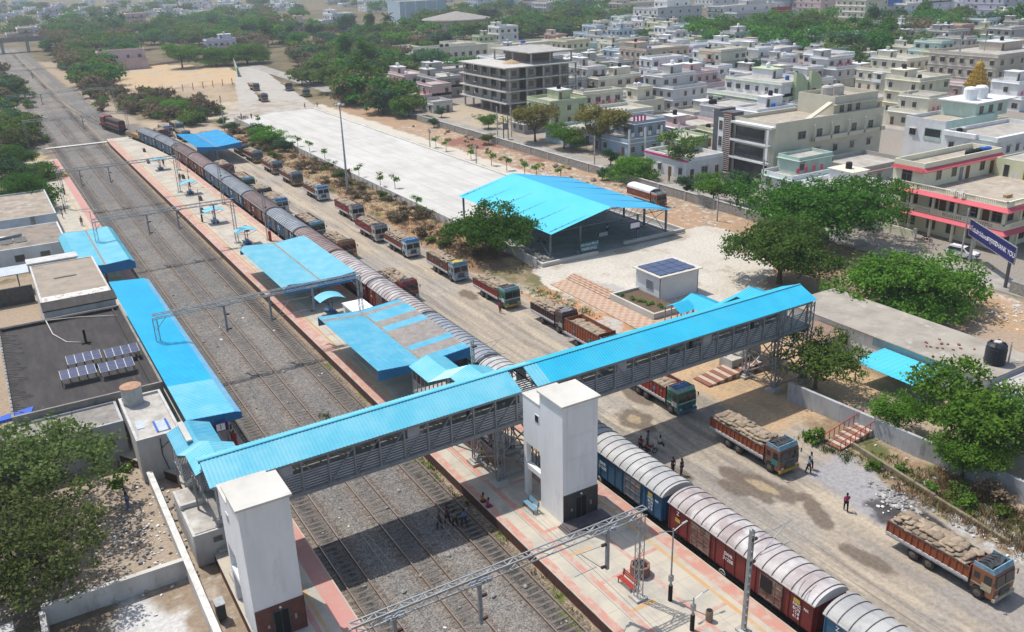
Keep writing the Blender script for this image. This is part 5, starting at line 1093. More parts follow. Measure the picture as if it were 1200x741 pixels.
t=thing('retaining_wall','stained grey retaining wall at the right edge, below the trees','wall',(68.8,40,0)); b=MB(); b.bar((67.2,57,.8),(69.6,24,.8),.35,2.6); part('masonry',b,mat('stained_plaster',(.42,.43,.44),(.30,.30,.30),.6,.9,c3=(.17,.16,.15),s3=1.6,lo3=.55,hi3=.72,stretch=(1,1,.3)),t)
t=thing('kerb_wall','low mossy kerb wall along the littered verge','kerb wall',(64,40,0)); b=MB(); b.bar((64.6,46.6,.1),(63.2,37,.1),.3,1.1); b.bar((63.2,37,.1),(62.5,30,.05),.3,.9); part('masonry',b,mat('mossy_kerb',(.24,.20,.13),(.17,.15,.10),2,.9),t)
def steps(label,x0,x1,yc,w,z1,n=14,mt=None,rail=None):
    t=thing('brick_steps',label,'steps',(x0,yc,0)); b=MB(); c=MB()
    for k in range(n):
        xa=x0+(x1-x0)*k/n; xb=x0+(x1-x0)*(k+1)/n; z=.12+z1*(k+1)/n
        (b if k%2 else c).box(xa,yc-w/2,-.3,xb,yc+w/2,z)
    part('tread',b,mat('pale_tread',(.50,.40,.32),(.42,.33,.26),2,.85),t); part('brick_tread',c,mat('brick_tread',(.26,.11,.075),(.20,.09,.06),3,.85),t)
    if rail:
        b=MB()
        for s in (-1,1):
            y=yc+s*w/2; b.bar((x0,y,1.0),(x1,y,z1+1.1),.06); [b.bar((x0+(x1-x0)*k/8,y,.1+z1*k/8),(x0+(x1-x0)*k/8,y,1.0+(z1+.1)*k/8),.05) for k in range(9)]
        part('railing',b,M_RED,t)
steps('broad striped brick steps beside the footbridge end trestle',62.4,70.3,65.0,2.5,.9); steps('red railed brick steps on the verge below the trees',63.2,68.6,47.8,1.9,.9,12,rail=True)
b=MB(); b.tube([(68.5,65.9,1.2),(69.6,66.2,1.9),(71.5,65.9,1.6)],[.8,1.2,.9],12); b.box(66.8,64.9,.3,68.4,66.9,1.6); 
t=thing('site_mixer','dusty grey mixer drum standing under the footbridge end','mixer',(69,65,0)); part('drum',b,M_CONC,t)
b=MB(); b.box(66.9,64.8,0,71.5,65,.5); part('frame',b,M_STEEL_D,t)
rb=block('compound_building','low white compound building with a wide weathered concrete roof','building',81.6,44.5,90.0,70.6,3.4,M_WHITE,mat('weathered_flat_roof',(.36,.325,.275),(.27,.245,.21),.35,.9,c3=(.43,.40,.35),s3=1,lo3=.55,hi3=.7),.0,.0)
b=MB(); b.box(81.3,44.2,3.4,90.3,70.9,3.56); part('roof_slab',b,bpy.data.materials['weathered_flat_roof'],rb)
b=MB(); b.box(81.5,47,2.4,81.6,58,3.35); part('blue_band',b,mat('pale_blue_band',(.35,.50,.56),(.3,.44,.5),1,.6),rb)
for y in (50,54,62,66): vent(rb,81.6,y,1.1,'x',1.2,1.1)
r2=random.Random(3)
for k in range(16):
    x,y=r2.uniform(83.5,87.5),r2.uniform(49,53.5); b=MB(); b.box(-.14,-.08,0,.14,.08,.12); b.xf(Matrix.Translation((x,y,3.565))@Matrix.Rotation(r2.uniform(0,3),4,'Z')); o=part('loose_brick',b,M_BRICKRED,loc=(x,y,3.56)); tag(o,'loose red brick scattered on the wide concrete roof','brick','loose red bricks scattered on the wide concrete roof')
t=thing('porch','small brick porch roof on a white post under the trees','porch',(79,63.5,0)); b=MB(); b.box(76.8,61.4,2.6,81.5,65.8,2.8); part('roof',b,mat('porch_brick',(.30,.19,.14),(.2,.15,.12),3,.9),t); b=MB(); b.box(76.9,61.5,0,77.2,61.8,2.6); b.box(76.9,65.4,0,77.2,65.7,2.6); part('post',b,M_WHITE,t)
t=thing('blue_awning','bright blue ribbed awning sheet in front of the compound building','awning',(79,51,2.6)); b=MB(); b.sheet((76.2,48.9,2.45),(76.2,56.2,2.45),(81.2,56.2,2.75),(81.2,48.9,2.75),.6,.02); part('sheet',b,M_SHED_B,t)
b=MB(); [b.box(x,y,0,x+.1,y+.1,2.5) for x in (76.4,80.9) for y in (49.2,55.9)]; part('post',b,M_STEEL_D,t)
t=thing('blue_awning','second blue awning half cut by the right edge','awning',(79,40,2.6)); b=MB(); b.sheet((77,36,2.4),(77,42.2,2.4),(81.5,42.2,2.7),(81.5,36,2.7),.6,.02); part('sheet',b,M_SHED_B,t)
b=block('grey_shed','plain grey shed wall behind the water tank','building',81.8,30,90,43.8,3.0,mat('lilac_grey_wall',(.40,.40,.44),(.36,.36,.40),.8,.85),M_CONC,.1)
t=thing('water_tank','ribbed black plastic water tank on the compound roof','water tank',(85.6,46.3,3.56))
pf=[(1.0,0)]
for k in range(9): pf+=[(1.05,.12+k*.2),(1.0,.22+k*.2)]
pf+=[(1.0,2.05),(.75,2.3),(.4,2.36)]
b=MB(); b.lathe((85.6,46.3,3.56),pf,20); part('shell',b,mat('black_plastic',(.02,.023,.03),(.03,.033,.04),2,.45),t); b=MB(); b.lathe((85.6,46.3,5.92),[(.4,0),(.36,.1),(.05,.13)],14); part('lid',b,M_LIME,t)
b=MB(); [b.bar((85.6+.9*math.cos(a),46.3+.9*math.sin(a),5.6),(85.6+.55*math.cos(a),46.3+.55*math.sin(a),5.98),.25,.2) for a in np.arange(4)*1.57+.4]; part('lug',b,M_BLACK,t)
b=MB(); b.tube([(86.9,45.6,3.6),(86.9,45.6,5.9)],.05,6); b.tube([(86.7,45.4,3.6),(86.7,45.4,5.7),(86.3,45.8,5.8)],.04,6); b.tube([(86.9,45.2,3.7),(88,44.6,3.8),(87.6,44.1,2.6)],.06,6); part('pipe',b,M_LIME,t)
# ================================================================ vehicles
def make_suv():
    t=thing('car','white sport utility car parked on the street by the cream and red house','car',(0,0,0)); W=.92
    b=MB(); prof=[(0,.35),(.02,.75),(.12,.95),(1.15,1.08),(1.95,1.66),(4.1,1.70),(4.55,1.1),(4.6,.4),(4.2,.32),(.4,.3)]
    n=len(prof); ins=[1,1,1,.98,.8,.8,.95,1,1,1]
    v=[(-W*k,y,z) for (y,z),k in zip(prof,ins)]+[(W*k,y,z) for (y,z),k in zip(prof,ins)]
    b.add(v,[tuple(range(n)),tuple(range(2*n-1,n-1,-1))]+[(i,n+i,n+(i+1)%n,(i+1)%n) for i in range(n)]); part('body',b,mat('car_white',(.75,.75,.76),rough=.25,spec=.6),t)
    b=MB(); b.add([(-.74,1.2,1.12),(.74,1.2,1.12),(.68,1.9,1.62),(-.68,1.9,1.62)],[(0,1,2,3)]); b.v=[(x,y-.02,z+.03) for x,y,z in b.v]; part('windscreen',b,M_GLASS,t)
    for s in (-1,1):
        b=MB(); b.add([(s*.93,1.45,1.12),(s*.93,4.3,1.14),(s*.79,4.02,1.6),(s*.79,2.0,1.58)],[(0,1,2,3) if s>0 else (3,2,1,0)]); part('side_window',b,M_GLASS,t)
        b=MB(); b.box(s*.85,-.02,.72,s*.5,.06,.9); part('headlight',b,M_GLASS,t)
        for y in (.85,3.7): b=MB(); b.tube([(s*.72,y,.36),(s*.94,y,.36)],.37,16); o=part('wheel',b,M_RUBBER,t); b=MB(); b.tube([(s*.94,y,.36),(s*.955,y,.36)],.23,10); part('rim',b,M_GALV,o)
    b=MB(); b.box(-.5,-.03,.45,.5,.03,.7); part('grille',b,M_BLACK,t); b=MB(); b.box(-.66,2.1,1.7,-.62,3.9,1.76); b.box(.62,2.1,1.7,.66,3.9,1.76); part('roof_rail',b,M_STEEL_D,t)
    return t
o=make_suv(); o.location=(124.9,73.0,0.04); o.rotation_euler.z=R(8)
def make_bike(label,c):
    t=thing('motorcycle',label,'motorcycle',(0,0,0),group=None)
    for y in (0,1.28):
        b=MB(); ring=[(0,y+.25*math.cos(a),.3+.25*math.sin(a)) for a in np.linspace(0,2*math.pi,17)]; b.tube(ring,.05,6); b.bar((0,y-.2,.3),(0,y+.2,.3),.03); b.bar((0,y,.1),(0,y,.5),.03); part('wheel',b,M_RUBBER,t)
    b=MB(); b.bar((0,.15,.75),(0,1.28,.3),.06); b.bar((0,.15,.75),(0,0,.3),.06); b.box(-.12,.45,.25,.12,.8,.55); part('frame',b,M_STEEL_D,t)
    b=MB(); b.tube([(0,.25,.78),(0,.45,.86),(0,.72,.78)],[.08,.16,.08],8); part('fuel_tank',b,c,t); b=MB(); b.tube([(0,.7,.78),(0,1.0,.78),(0,1.4,.84)],[.1,.13,.08],6); part('saddle',b,M_BLACK,t)
    b=MB(); b.bar((-.35,.2,1.0),(.35,.2,1.0),.04); b.bar((0,.15,.75),(0,.2,1.0),.05); part('handlebar',b,M_STEEL_D,t); b=MB(); b.lathe((0,.06,.78),[(.03,-.1),(.1,-.06),(.1,.06),(.03,.1)],8); part('headlight',b,M_LIME,t)
    return t
k1=make_bike('red motorcycle with people on the truck yard beside the bridge shadow',M_RED); k1.location=(48.6,56.3,0); k1.rotation_euler.z=R(70)
k2=make_bike('black motorcycle parked by the outhouse at the left',M_BLACK); k2.location=(5.4,80.8,0); k2.rotation_euler.z=R(30)
for x,y,rz,lb in ((127.4,82.6,10,'red scooter standing at the cream and red house gate'),(119.5,146.6,90,'motorcycle in the street before the blue walled house'),(71.7,285,40,'first motorcycle of a group at the far corner of the slab'),(72.8,284,60,'second motorcycle of a group at the far corner of the slab'),(73.9,285.5,80,'third motorcycle of a group at the far corner of the slab'),(76.6,118.3,20,'motorcycle parked inside the blue shed')): dup(k1,(x,y,.05),R(rz),lb)
t=local(thing('three_wheeler','blue three wheeled pushcart beside the tan roofed annexe','cart',(.9,112.9,4.7) if False else (0.2,121,0))); b=MB(); b.box(-.9,-1.2,.6,.9,1.2,1.0); part('tray',b,mat('cart_blue',(.03,.06,.35)),t)
for s in (-1,1): b=MB(); b.tube([(s*.95,0,.35),(s*1.05,0,.35)],.35,12); part('wheel',b,M_RUBBER,t)
# ================================================================ town
def PJ(p):
    d=Vector(p)-Vector((0,0,CAMH)); w_=d.dot(_fw); return (600+F_PX*d.dot(_r)/w_,370.5-F_PX*d.dot(_u)/w_)
def inp(px,py,poly):
    r=False;n=len(poly)
    for i in range(n):
        x0,y0=poly[i];x1,y1=poly[(i+1)%n]
        if (y0>py)!=(y1>py) and px<(x1-x0)*(py-y0)/(y1-y0)+x0: r=not r
    return r
PAL={'white':(.74,.75,.76),'cream':(.68,.65,.52),'pale yellow':(.58,.54,.34),'mint green':(.46,.60,.53),'lavender':(.50,.50,.62),'pale pink':(.62,.46,.46),'pale blue':(.45,.55,.63),'light grey':(.54,.54,.54),'beige':(.50,.44,.36),'pistachio':(.44,.52,.32),'weathered grey':(.40,.385,.36),'salmon':(.52,.33,.27)}
def wm(n,c=None):
    c=c or PAL[n]; return mat('wall_'+n.replace(' ','_'),c,dark(c,.86),.5,.85,rnd=.08,c3=dark(c,.6),s3=.9,lo3=.62,hi3=.85,stretch=(1,1,.4))
M_FRAME=mat('window_frame',(.30,.26,.22),rough=.6); M_SHADE=mat('sunshade',(.52,.51,.49),(.4,.39,.37),1,.8); M_FLATROOF=mat('terrace_roof',(.42,.39,.345),(.31,.285,.25),.4,.9,rnd=.12,c3=(.44,.42,.385),s3=.7,lo3=.5,hi3=.7)
WME={}
def win_mesh(w_,h,shade=True,far=False,fr=None):
    k=(round(w_,1),round(h,1),shade,far,fr)
    if k not in WME:
        b=MB(); f=.07
        b.box(-w_/2-f,-.06,0-f,-w_/2,0,h+f); b.box(w_/2,-.06,-f,w_/2+f,0,h+f); b.box(-w_/2,-.06,h,w_/2,0,h+f); b.box(-w_/2,-.08,-f-.03,w_/2,0,0); b.box(-.03,-.05,0,.03,0,h); b.box(-w_/2,-.05,h*.7,w_/2,0,h*.7+.05)
        n0=len(b.f)
        if shade: b.box(-w_/2-.2,-.55,h+.12,w_/2+.2,0,h+.2,1)
        me=bpy.data.meshes.new('window'); 
        if far: b.box(-w_/2,-.03,0,w_/2,0,h,2)
        me.from_pydata(b.v,[],b.f); me.polygons.foreach_set('material_index',b.m)
        for m_ in (fr or M_FRAME,M_SHADE,M_PANE): me.materials.append(m_)
        c=MB(); c.box(-w_/2,-.03,0,w_/2,0,h); p=bpy.data.meshes.new('pane'); p.from_pydata(c.v,[],c.f); p.materials.append(M_PANE); WME[k]=(me,p)
    return WME[k]
def add_win(t,x,y,z,face,w_=1.2,h=1.3,shade=True,far=False,name='window',fr=None):
    """face 'y' = wall looking towards -y, 'x' = wall looking towards -x"""
    me,p=win_mesh(w_,h,shade,far,fr); o=link(name,me,t,Vector((x,y,z))-ABS[t.name],0 if face=='y' else -math.pi/2)
    if not far: link('pane',p,o)
    return o
def add_door(t,x,y,z,face,w_=1.0,h=2.1,mt=None):
    b=MB()
    if face=='y': b.box(x-w_/2,y-.05,z,x+w_/2,y,z+h)
    else: b.box(x-.05,y-w_/2,z,x,y+w_/2,z+h)
    return part('door',b,mt or M_WOOD,t)
M_TANKS=[M_BLACK,M_WHITE,mat('blue_tank',(.03,.12,.4)),mat('cement_tank',(.48,.46,.42),(.4,.38,.35),1,.85)]
def tank(t,x,y,z,r=.65,h=1.4,k=0,name='roof_tank'):
    b=MB(); b.lathe((x,y,z),[(r,0),(r,h*.82),(r*.75,h*.95),(r*.3,h)],12); return part(name,b,M_TANKS[k],t)
def shell(t,x0,y0,x1,y1,z0,z1,mt,par=.8,roof=None,name='wall',bt=.2):
    b=MB(); b.box(x0,y0,z0,x1,y1,z1); o=part(name,b,mt,t)
    b=MB(); b.box(x0+bt,y0+bt,z1+.004,x1-bt,y1-bt,z1+.03); part('roof',b,roof or M_FLATROOF,t)
    if par: b=MB(); b.box(x0,y0,z1,x1,y0+bt,z1+par); b.box(x0,y1-bt,z1,x1,y1,z1+par); b.box(x0,y0+bt,z1,x0+bt,y1-bt,z1+par); b.box(x1-bt,y0+bt,z1,x1,y1-bt,z1+par); part('parapet',b,mt,t)
def bands(t,x0,y0,x1,y1,zs,mt,d=.35,h=.14,name='floor_band'):
    for z in zs: b=MB(); b.box(x0-d,y0-d,z,x1,y0-.002,z+h); b.box(x0-d,y0-.002,z,x0-.002,y1,z+h); part(name,b,mt,t)
def balcony(t,x0,y0,x1,y1,z,face,wall,open_=True):
    """projecting balcony with solid parapet and dark doorway"""
    b=MB(); d=1.3
    if face=='y': b.box(x0,y0-d,z-.15,x1,y0,z); b.box(x0,y0-d,z,x1,y0-d+.1,z+.9); b.box(x0,y0-d+.1,z,x0+.1,y0,z+.9); b.box(x1-.1,y0-d+.1,z,x1,y0,z+.9); b.box(x0,y0-d,z+2.75,x1,y0,z+2.9)
    else: b.box(x0-d,y0,z-.15,x0,y1,z); b.box(x0-d,y0,z,x0-d+.1,y1,z+.9); b.box(x0-d+.1,y0,z,x0,y0+.1,z+.9); b.box(x0-d+.1,y1-.1,z,x0,y1,z+.9); b.box(x0-d,y0,z+2.75,x0,y1,z+2.9)
    part('balcony',b,wall,t)
OCC=[]
def house(label,x0,y0,x1,y1,fl,wall,trim='white',seed=0,far=False,group=None,balc=None,name='house',pent=True,fh=3.2,zb=0,step_ok=True,ntank=None,wdens=3.2,cat='house',open_ground=False):
    r=random.Random(seed); t=thing(name,label,cat,((x0+x1)/2,(y0+y1)/2,zb),group=group); W=wm(wall) if isinstance(wall,str) else wall; T=wm(trim); z1=zb+fl*fh
    X0,Y0,X1,Y1=x0,y0,x1,y1; step=None
    if fl>=2 and r.random()<.62 and step_ok:
        step=r.choice(('x','y','x','c')); zl=z1-fh; k=r.uniform(.28,.5)
        shell(t,x0,y0,x1,y1,zb-.4,zl,W,.85)
        if step in 'xc': x0=x0+(x1-x0)*k
        if step in 'yc': y0=y0+(y1-y0)*k
        shell(t,x0,y0,x1,y1,zl+.032,z1,W if r.random()<.7 else T,.6)
        bands(t,X0,Y0,X1,Y1,[zb+fh*(j+1)-.16 for j in range(fl-1)],T,.22+.4*(r.random()<.4),.14); bands(t,x0,y0,x1,y1,[z1-.16],T,.45,.12)
        if r.random()<.6: b=MB(); [b.box(X0+(X1-X0)*(.15+.16*j),Y0+(Y1-Y0)*.12,zl+.9,X0+(X1-X0)*(.15+.16*j)+.9,Y0+(Y1-Y0)*.12+.04,zl+1.9) for j in range(4)]; part('washing',b,mat('washing_%d'%r.randrange(3),[(.5,.08,.12),(.12,.2,.5),(.6,.55,.5)][r.randrange(3)]),t,kind='stuff')
    else: shell(t,x0,y0,x1,y1,zb-.4,z1,W,.85 if r.random()<.8 else .4)
    if not step: bands(t,x0,y0,x1,y1,[zb+fh*(k+1)-.16 for k in range(fl)],T,.22+.4*(r.random()<.4),.14)
    x0s,y0s,x1s,y1s=x0,y0,x1,y1
    for face,fx in (('x',0),('y',0)):
        a,c=(Y0,Y1) if face=='x' else (X0,X1)
        n=max(1,int((c-a)/wdens)); n=min(n,7 if not far else 5)
        hasb=(balc==face) or (balc is None and r.random()<(.45 if not far else .15))
        bw=r.randrange(n) if n>1 else 0
        for k in range(fl):
            x0,y0,x1,y1=(x0s,y0s,x1s,y1s) if (step and k==fl-1) else (X0,Y0,X1,Y1)
            lo_,hi_=(y0,y1) if face=='x' else (x0,x1)
            for i in range(n):
                u=a+(c-a)*(i+.5)/n; z=zb+fh*k+.95
                if u-.9<lo_ or u+.9>hi_: continue
                if hasb and k>0 and i==bw and not (step and k==fl-1):
                    q=(c-a)/n*.5
                    if face=='x': balcony(t,x0,u-q,x1,u+q,zb+fh*k,'x',T); add_door(t,x0,u,zb+fh*k+.02,'x',1.4,2.2,M_PANE)
                    else: balcony(t,u-q,y0,u+q,y1,zb+fh*k,'y',T); add_door(t,u,y0,zb+fh*k+.02,'y',1.4,2.2,M_PANE)
                    continue
                if k==0 and r.random()<.3:
                    if face=='x': add_door(t,x0,u,zb,'x')
                    else: add_door(t,u,y0,zb,'y')
                    continue
                if r.random()<.12: continue
                w_=r.choice((1.0,1.2,1.6)); 
                if face=='x': add_win(t,x0,u,z,'x',w_,1.3,not far or r.random()<.5,far)
                else: add_win(t,u,y0,z,'y',w_,1.3,not far or r.random()<.5,far)
    x0,y0,x1,y1=x0s,y0s,x1s,y1s
    if pent:
        a,b_=r.uniform(.35,.6),r.uniform(.4,.6); px0=x0+(x1-x0)*r.choice((0.02,.5)); py0=y0+(y1-y0)*r.choice((.45,.5)); px1,py1=px0+(x1-x0)*a*.75,py0+(y1-y0)*b_*.8
        b=MB(); b.box(px0,py0,z1+.03,px1,py1,z1+2.5); part('stair_room',b,W,t); b=MB(); b.box(px0-.3,py0-.3,z1+2.5,px1+.3,py1+.3,z1+2.65); part('stair_room_roof',b,T,t)
        add_door(t,px0+.9,py0,z1+.05,'y',.9,2.0)
        zt=z1+2.65; tx,ty=(px0+px1)/2,(py0+py1)/2
    else: zt=z1+.03; tx,ty=x0+2,y1-2
    for k in range(ntank if ntank is not None else r.choice((1,1,2,2,3))):
        if k==0 or not pent: tank(t,tx+k*1.5,ty,zt,.6,1.3,r.choice((0,0,1,3)))
        else: tank(t,x0+(x1-x0)*r.uniform(.15,.85),y0+(y1-y0)*r.uniform(.12,.35),z1+.03,.6,1.3,r.choice((0,1,3,2)))
    x0,y0,x1,y1=X0,Y0,X1,Y1; OCC.append((x0-1.5,y0-1.5,x1+1.5,y1+1.5)); return t
# --- cream and red house on the street corner
M_CR=mat('cream_house_wall',(.76,.74,.57),(.70,.68,.52),.5,.8,c3=(.50,.47,.35),s3=1.2,lo3=.62,hi3=.8); M_CRED=mat('rose_red_band',(.60,.11,.14),(.53,.10,.12),.8,.7); M_TERR=mat('terrace_slab',(.40,.345,.275),(.31,.265,.21),.45,.9,c3=(.48,.44,.38),s3=.8,lo3=.5,hi3=.7)
t=thing('corner_house','big cream house with rose red bands and balustraded verandahs, street corner at right','house',(140,83,0))
x0,y0,x1,y1=129.9,72.7,151.5,93.3
b=MB(); b.box(x0+1.7,y0+1.6,0,x1,y1,7.3); part('wall',b,M_CR,t)
for z in (3.55,7.15): b=MB(); b.box(x0,y0,z,x1,y1,z+.25); part('floor_slab',b,M_CR,t)
b=MB(); b.box(x0+.2,y0+.2,7.404,x1,87.4,7.44); part('terrace',b,M_TERR,t)
for z in (3.2,6.8):
    b=MB(); b.add([(x0-.75,y0-.75,z),(x0,y0,z+.55),(x0,y1,z+.55),(x0-.75,y1,z),(x0-.75,y0-.75,z-.08),(x0,y0,z-.08),(x0,y1,z-.08),(x0-.75,y1,z-.08)],[(0,3,2,1),(4,5,6,7),(0,1,5,4),(3,7,6,2),(0,4,7,3)]); b.add([(x0-.75,y0-.75,z),(x1,y0-.75,z),(x1,y0,z+.55),(x0,y0,z+.55),(x0-.75,y0-.75,z-.08),(x1,y0-.75,z-.08),(x1,y0,z-.08),(x0,y0,z-.08)],[(0,1,2,3),(7,6,5,4),(0,4,5,1),(1,5,6,2)])
    part('red_sunshade',b,M_CRED,t)
for z,nm in ((3.8,'x'),(7.4,'x'),(3.8,'y'),(7.4,'y')):
    b=MB(); a,c=(y0,y1) if nm=='x' else (x0,x1); n=int((c-a)/.34)
    for k in range(n):
        u=a+.1+(c-a-.2)*k/n; sol=(k%15)<5
        q=.28 if sol else .13
        if nm=='x': b.box(x0+.05,u,z,x0+.17,u+q,z+.75)
        else: b.box(u,y0+.05,z,u+q,y0+.17,z+.75)
    if nm=='x': b.box(x0,a,z+.75,x0+.24,c,z+.88); b.box(x0+.02,a,z,x0+.2,c,z+.1)
    else: b.box(a,y0,z+.75,c,y0+.24,z+.88); b.box(a,y0+.02,z,c,y0+.2,z+.1)
    part('balustrade',b,M_CR,t)
for k in range(6):
    y=y0+.4+(y1-y0-.8)*k/5; b=MB(); b.box(x0+.15,y-.18,0,x0+.5,y+.18,7.15); part('verandah_pillar',b,M_CR,t)
for k in range(1,6): x=x0+.3+(x1-x0-.6)*k/5; b=MB(); b.box(x-.18,y0+.15,0,x+.18,y0+.5,7.15); part('verandah_pillar',b,M_CR,t)
for z in (.9,4.5):
    for y in (75,78.6,82.2,85.8,89.6): add_win(t,x0+1.7,y,z,'x',1.5,1.6,False)
    for x in (134,138,142,146.5): add_win(t,x,y0+1.6,z,'y',1.4,1.5,False)
for y in (76.8,84.2,91.5): add_door(t,x0+1.7,y,3.8,'x',1.1,2.2)
shell(t,x0+.5,87.6,x1,93.3,7.4,10.6,M_CR,.95,M_TERR,name='upper_storey')
b=MB(); b.box(x0-.1,86.85,10.15,x1+.2,87.6,10.25); b.add([(x0-.1,86.85,10.25),(x1+.2,86.85,10.25),(x1+.2,87.6,10.7),(x0-.1,87.6,10.7)],[(0,1,2,3)]); b.add([(x0-.25,86.85,10.2),(x0+.5,87.6,10.7),(x0+.5,93.3,10.7),(x0-.25,93.3,10.2)],[(0,3,2,1),(0,1,2,3)]); part('red_sunshade',b,M_CRED,t)
for x in (134.5,138.6,146.4): add_win(t,x,87.6,8.4,'y',1.2,1.4,False)
for x,m_ in ((140.6,M_STEEL),(142.4,M_WOOD),(149.2,M_WOOD)): add_door(t,x,87.6,7.42,'y',1.0,2.2,m_)
add_win(t,x0+.5,90.6,8.0,'x',1.8,2.0,False)
for k in range(5): tank(t,143.5+k*1.35,88.6+.3*(k%2),10.64,.6,1.35,0 if k<3 else 2)
shell(t,148.5,75,156,86.5,7.44,10.2,wm('pale yellow',(.62,.62,.42)),.25,name='terrace_room')
for y in (77.5,81,84.5): add_door(t,148.5,y,7.46,'x',.9,2.0,M_WOOD if y<83 else M_PANE)
b=MB(); b.box(135,76,7.45,136.6,76.6,7.9); part('terrace_bundle',b,mat('tan_bundle',(.45,.33,.18),(.3,.2,.12),3,.8),t)
b=MB()
for k,(x,y) in enumerate(((146.4,82),(147.3,80),(146,78.4))): b.bar((x,y,7.44),(x,y,9.0),.05); b.box(x,y-.8,7.9,x+.03,y+.5,8.9)
part('drying_cloth',b,mat('drying_cloth',(.55,.55,.62),(.62,.6,.5),3,.8),t)
for x,y in ((x0+.1,80.2),(x0+.1,81.6)): b=MB(); b.lathe((0,0,0),[(.05,-.05),(.25,0),(.42,.12)],12); b.xf(Matrix.Translation((x-.2,y,8.4))@Matrix.Rotation(R(-60),4,'Y')); part('satellite_dish',b,M_LIME,t)
OCC.append((122,70,158,95))
gw=thing('gate_wall','cream compound wall with gate posts before the cream and red house','wall',(127.3,88,0)); b=MB(); b.box(127.1,85.5,0,127.4,95,1.3); [b.box(127.0,y,0,127.5,y+.45,1.7) for y in (85.3,90,94.8)]; part('masonry',b,M_CR,gw); b=MB(); [b.bar((127.2,85.6,z),(127.2,95,z),.04) for z in (1.45,1.6)]; part('railing',b,M_STEEL_D,gw)
# --- mint green house and neighbours
M_MINT=wm('mint green'); M_WH=wm('white')
t=thing('house','tall mint green and white house with two pale roof cylinders, right','house',(190,122,0)); x0,y0,x1,y1=180.4,117.7,199,127.6
shell(t,x0,y0,x1,y1,-.3,8.2,M_WH,.85,M_TERR); b=MB(); b.box(x0+.4,y0-.03,0,x1,y0,9.02); part('mint_facing',b,M_MINT,t)
b=MB(); b.box(x0-.04,118.4,4.5,x0-.005,122.6,7.2); part('balcony_opening',b,M_MINT,t); add_win(t,x0,125.5,5.2,'x',1.5,1.3)
b=MB(); b.box(x0-.06,118.6,4.6,x0-.04,122.4,7.0); part('balcony_recess',b,M_PANE,t); b=MB(); b.box(x0-.1,118.4,4.5,x0-.06,122.6,5.3); part('balcony_rail',b,M_MINT,t)
for x in (184,189,194): add_win(t,x,y0-.03,1.5,'y',1.3,1.3); add_win(t,x,y0-.03,5.1,'y',1.3,1.3)
shell(t,192,118.5,204,127,8.25,11.6,M_MINT,.1,name='penthouse'); b=MB(); b.box(191,117.6,11.6,206,127.6,11.85); part('penthouse_roof',b,wm('white'),t)
for x in (194,197.5,201): add_win(t,x,118.5,9.2,'y',1.4,1.6,False)
for x,y in ((194.5,122),(198.5,122)): tank(t,x,y,11.85,1.45,2.9,1,'roof_cylinder')
OCC.append((178,115,208,130))
t=thing('temple_tower','golden stepped temple tower with finial behind the mint green house','temple',(0,0,0)); gp=G(1149,107,8.5); local(t); t.location=(gp.x+6,gp.y+5,2.2); t.scale=(.62,.62,.72)
b=MB(); b.box(-4,-4,-4,4,4,9); part('base',b,M_MINT,t)
M_GOLD=mat('gold_paint',(.52,.33,.05),(.40,.24,.03),4,.35,metal=.35,bump=.5,bscale=6)
for k in range(5): s=3.6-.58*k; z=9+1.55*k; b=MB(); b.box(-s,-s,z,s,s,z+1.0); b.box(-s-.3,-s-.3,z+1.0,s+.3,s+.3,z+1.25); [b.lathe((q*s,w_*s,z+1.25),[(.35,0),(.4,.25),(.05,.7)],6) for q in (-.8,-.27,.27,.8) for w_ in (-1,1)]; [b.lathe((w_*s,q*s,z+1.25),[(.35,0),(.4,.25),(.05,.7)],6) for q in (-.27,.27) for w_ in (-1,1)]; part('tier',b,M_GOLD,t)
b=MB(); b.lathe((0,0,16.7),[(1.2,0),(1.5,.5),(1.2,1.2),(.3,1.6),(.4,2.0),(.1,2.4),(.03,3)],12); part('dome',b,M_GOLD,t)
OCC.append((gp.x,gp.y-2,gp.x+12,gp.y+12))
t=house('long white and mint house with deep overhang, far right edge',175.4,103,198,114.4,2,'white','mint green',5,balc='y',fh=3.7,pent=False,ntank=2)
b=MB(); b.box(174.6,107,7.35,175.4,114.4,8.3); b.box(174.6,102.2,7.35,198,103,8.3); part('overhang',b,M_WH,t)
# --- cream long house with dark striped entrance tower
M_CRM2=mat('cream_plaster',(.58,.55,.44),(.53,.50,.40),.4,.8,c3=(.47,.44,.36),s3=.9,lo3=.62,hi3=.85); M_SLATE=mat('slate_grey_paint',(.10,.10,.115),(.12,.12,.13),.8,.7)
t=thing('house','long cream house with slate and brown striped entrance front','house',(154,134,0)); x0,y0,x1,y1=138.7,127.4,172,139.5
shell(t,x0,y0,x1,y1,-.3,11.1,M_CRM2,.8,M_TERR)
b=MB(); b.box(x0-.8,143,0,x0+4,144.6,13); b.box(x0-.8,139.5,0,x0+3,143,12.6); part('slate_fin',b,M_SLATE,t)
b=MB(); b.box(x0-.86,141.4,1.2,x0-.8,143,11.4); part('white_panel',b,M_WH,t)
for z in (2.0,5.4,8.8): add_win(t,x0-.86,142.2,z,'x',.9,1.9,False)
b=MB(); b.box(x0-1.0,139.0,0,x0-.5,141.3,12.7); part('brown_tower',b,mat('brown_stripe',(.12,.05,.04)),t); b=MB(); [b.box(x0-1.06,138.95,.4+k*.42,x0-1.0,141.3,.55+k*.42) for k in range(29)]; part('pale_stripe',b,M_LIME,t)
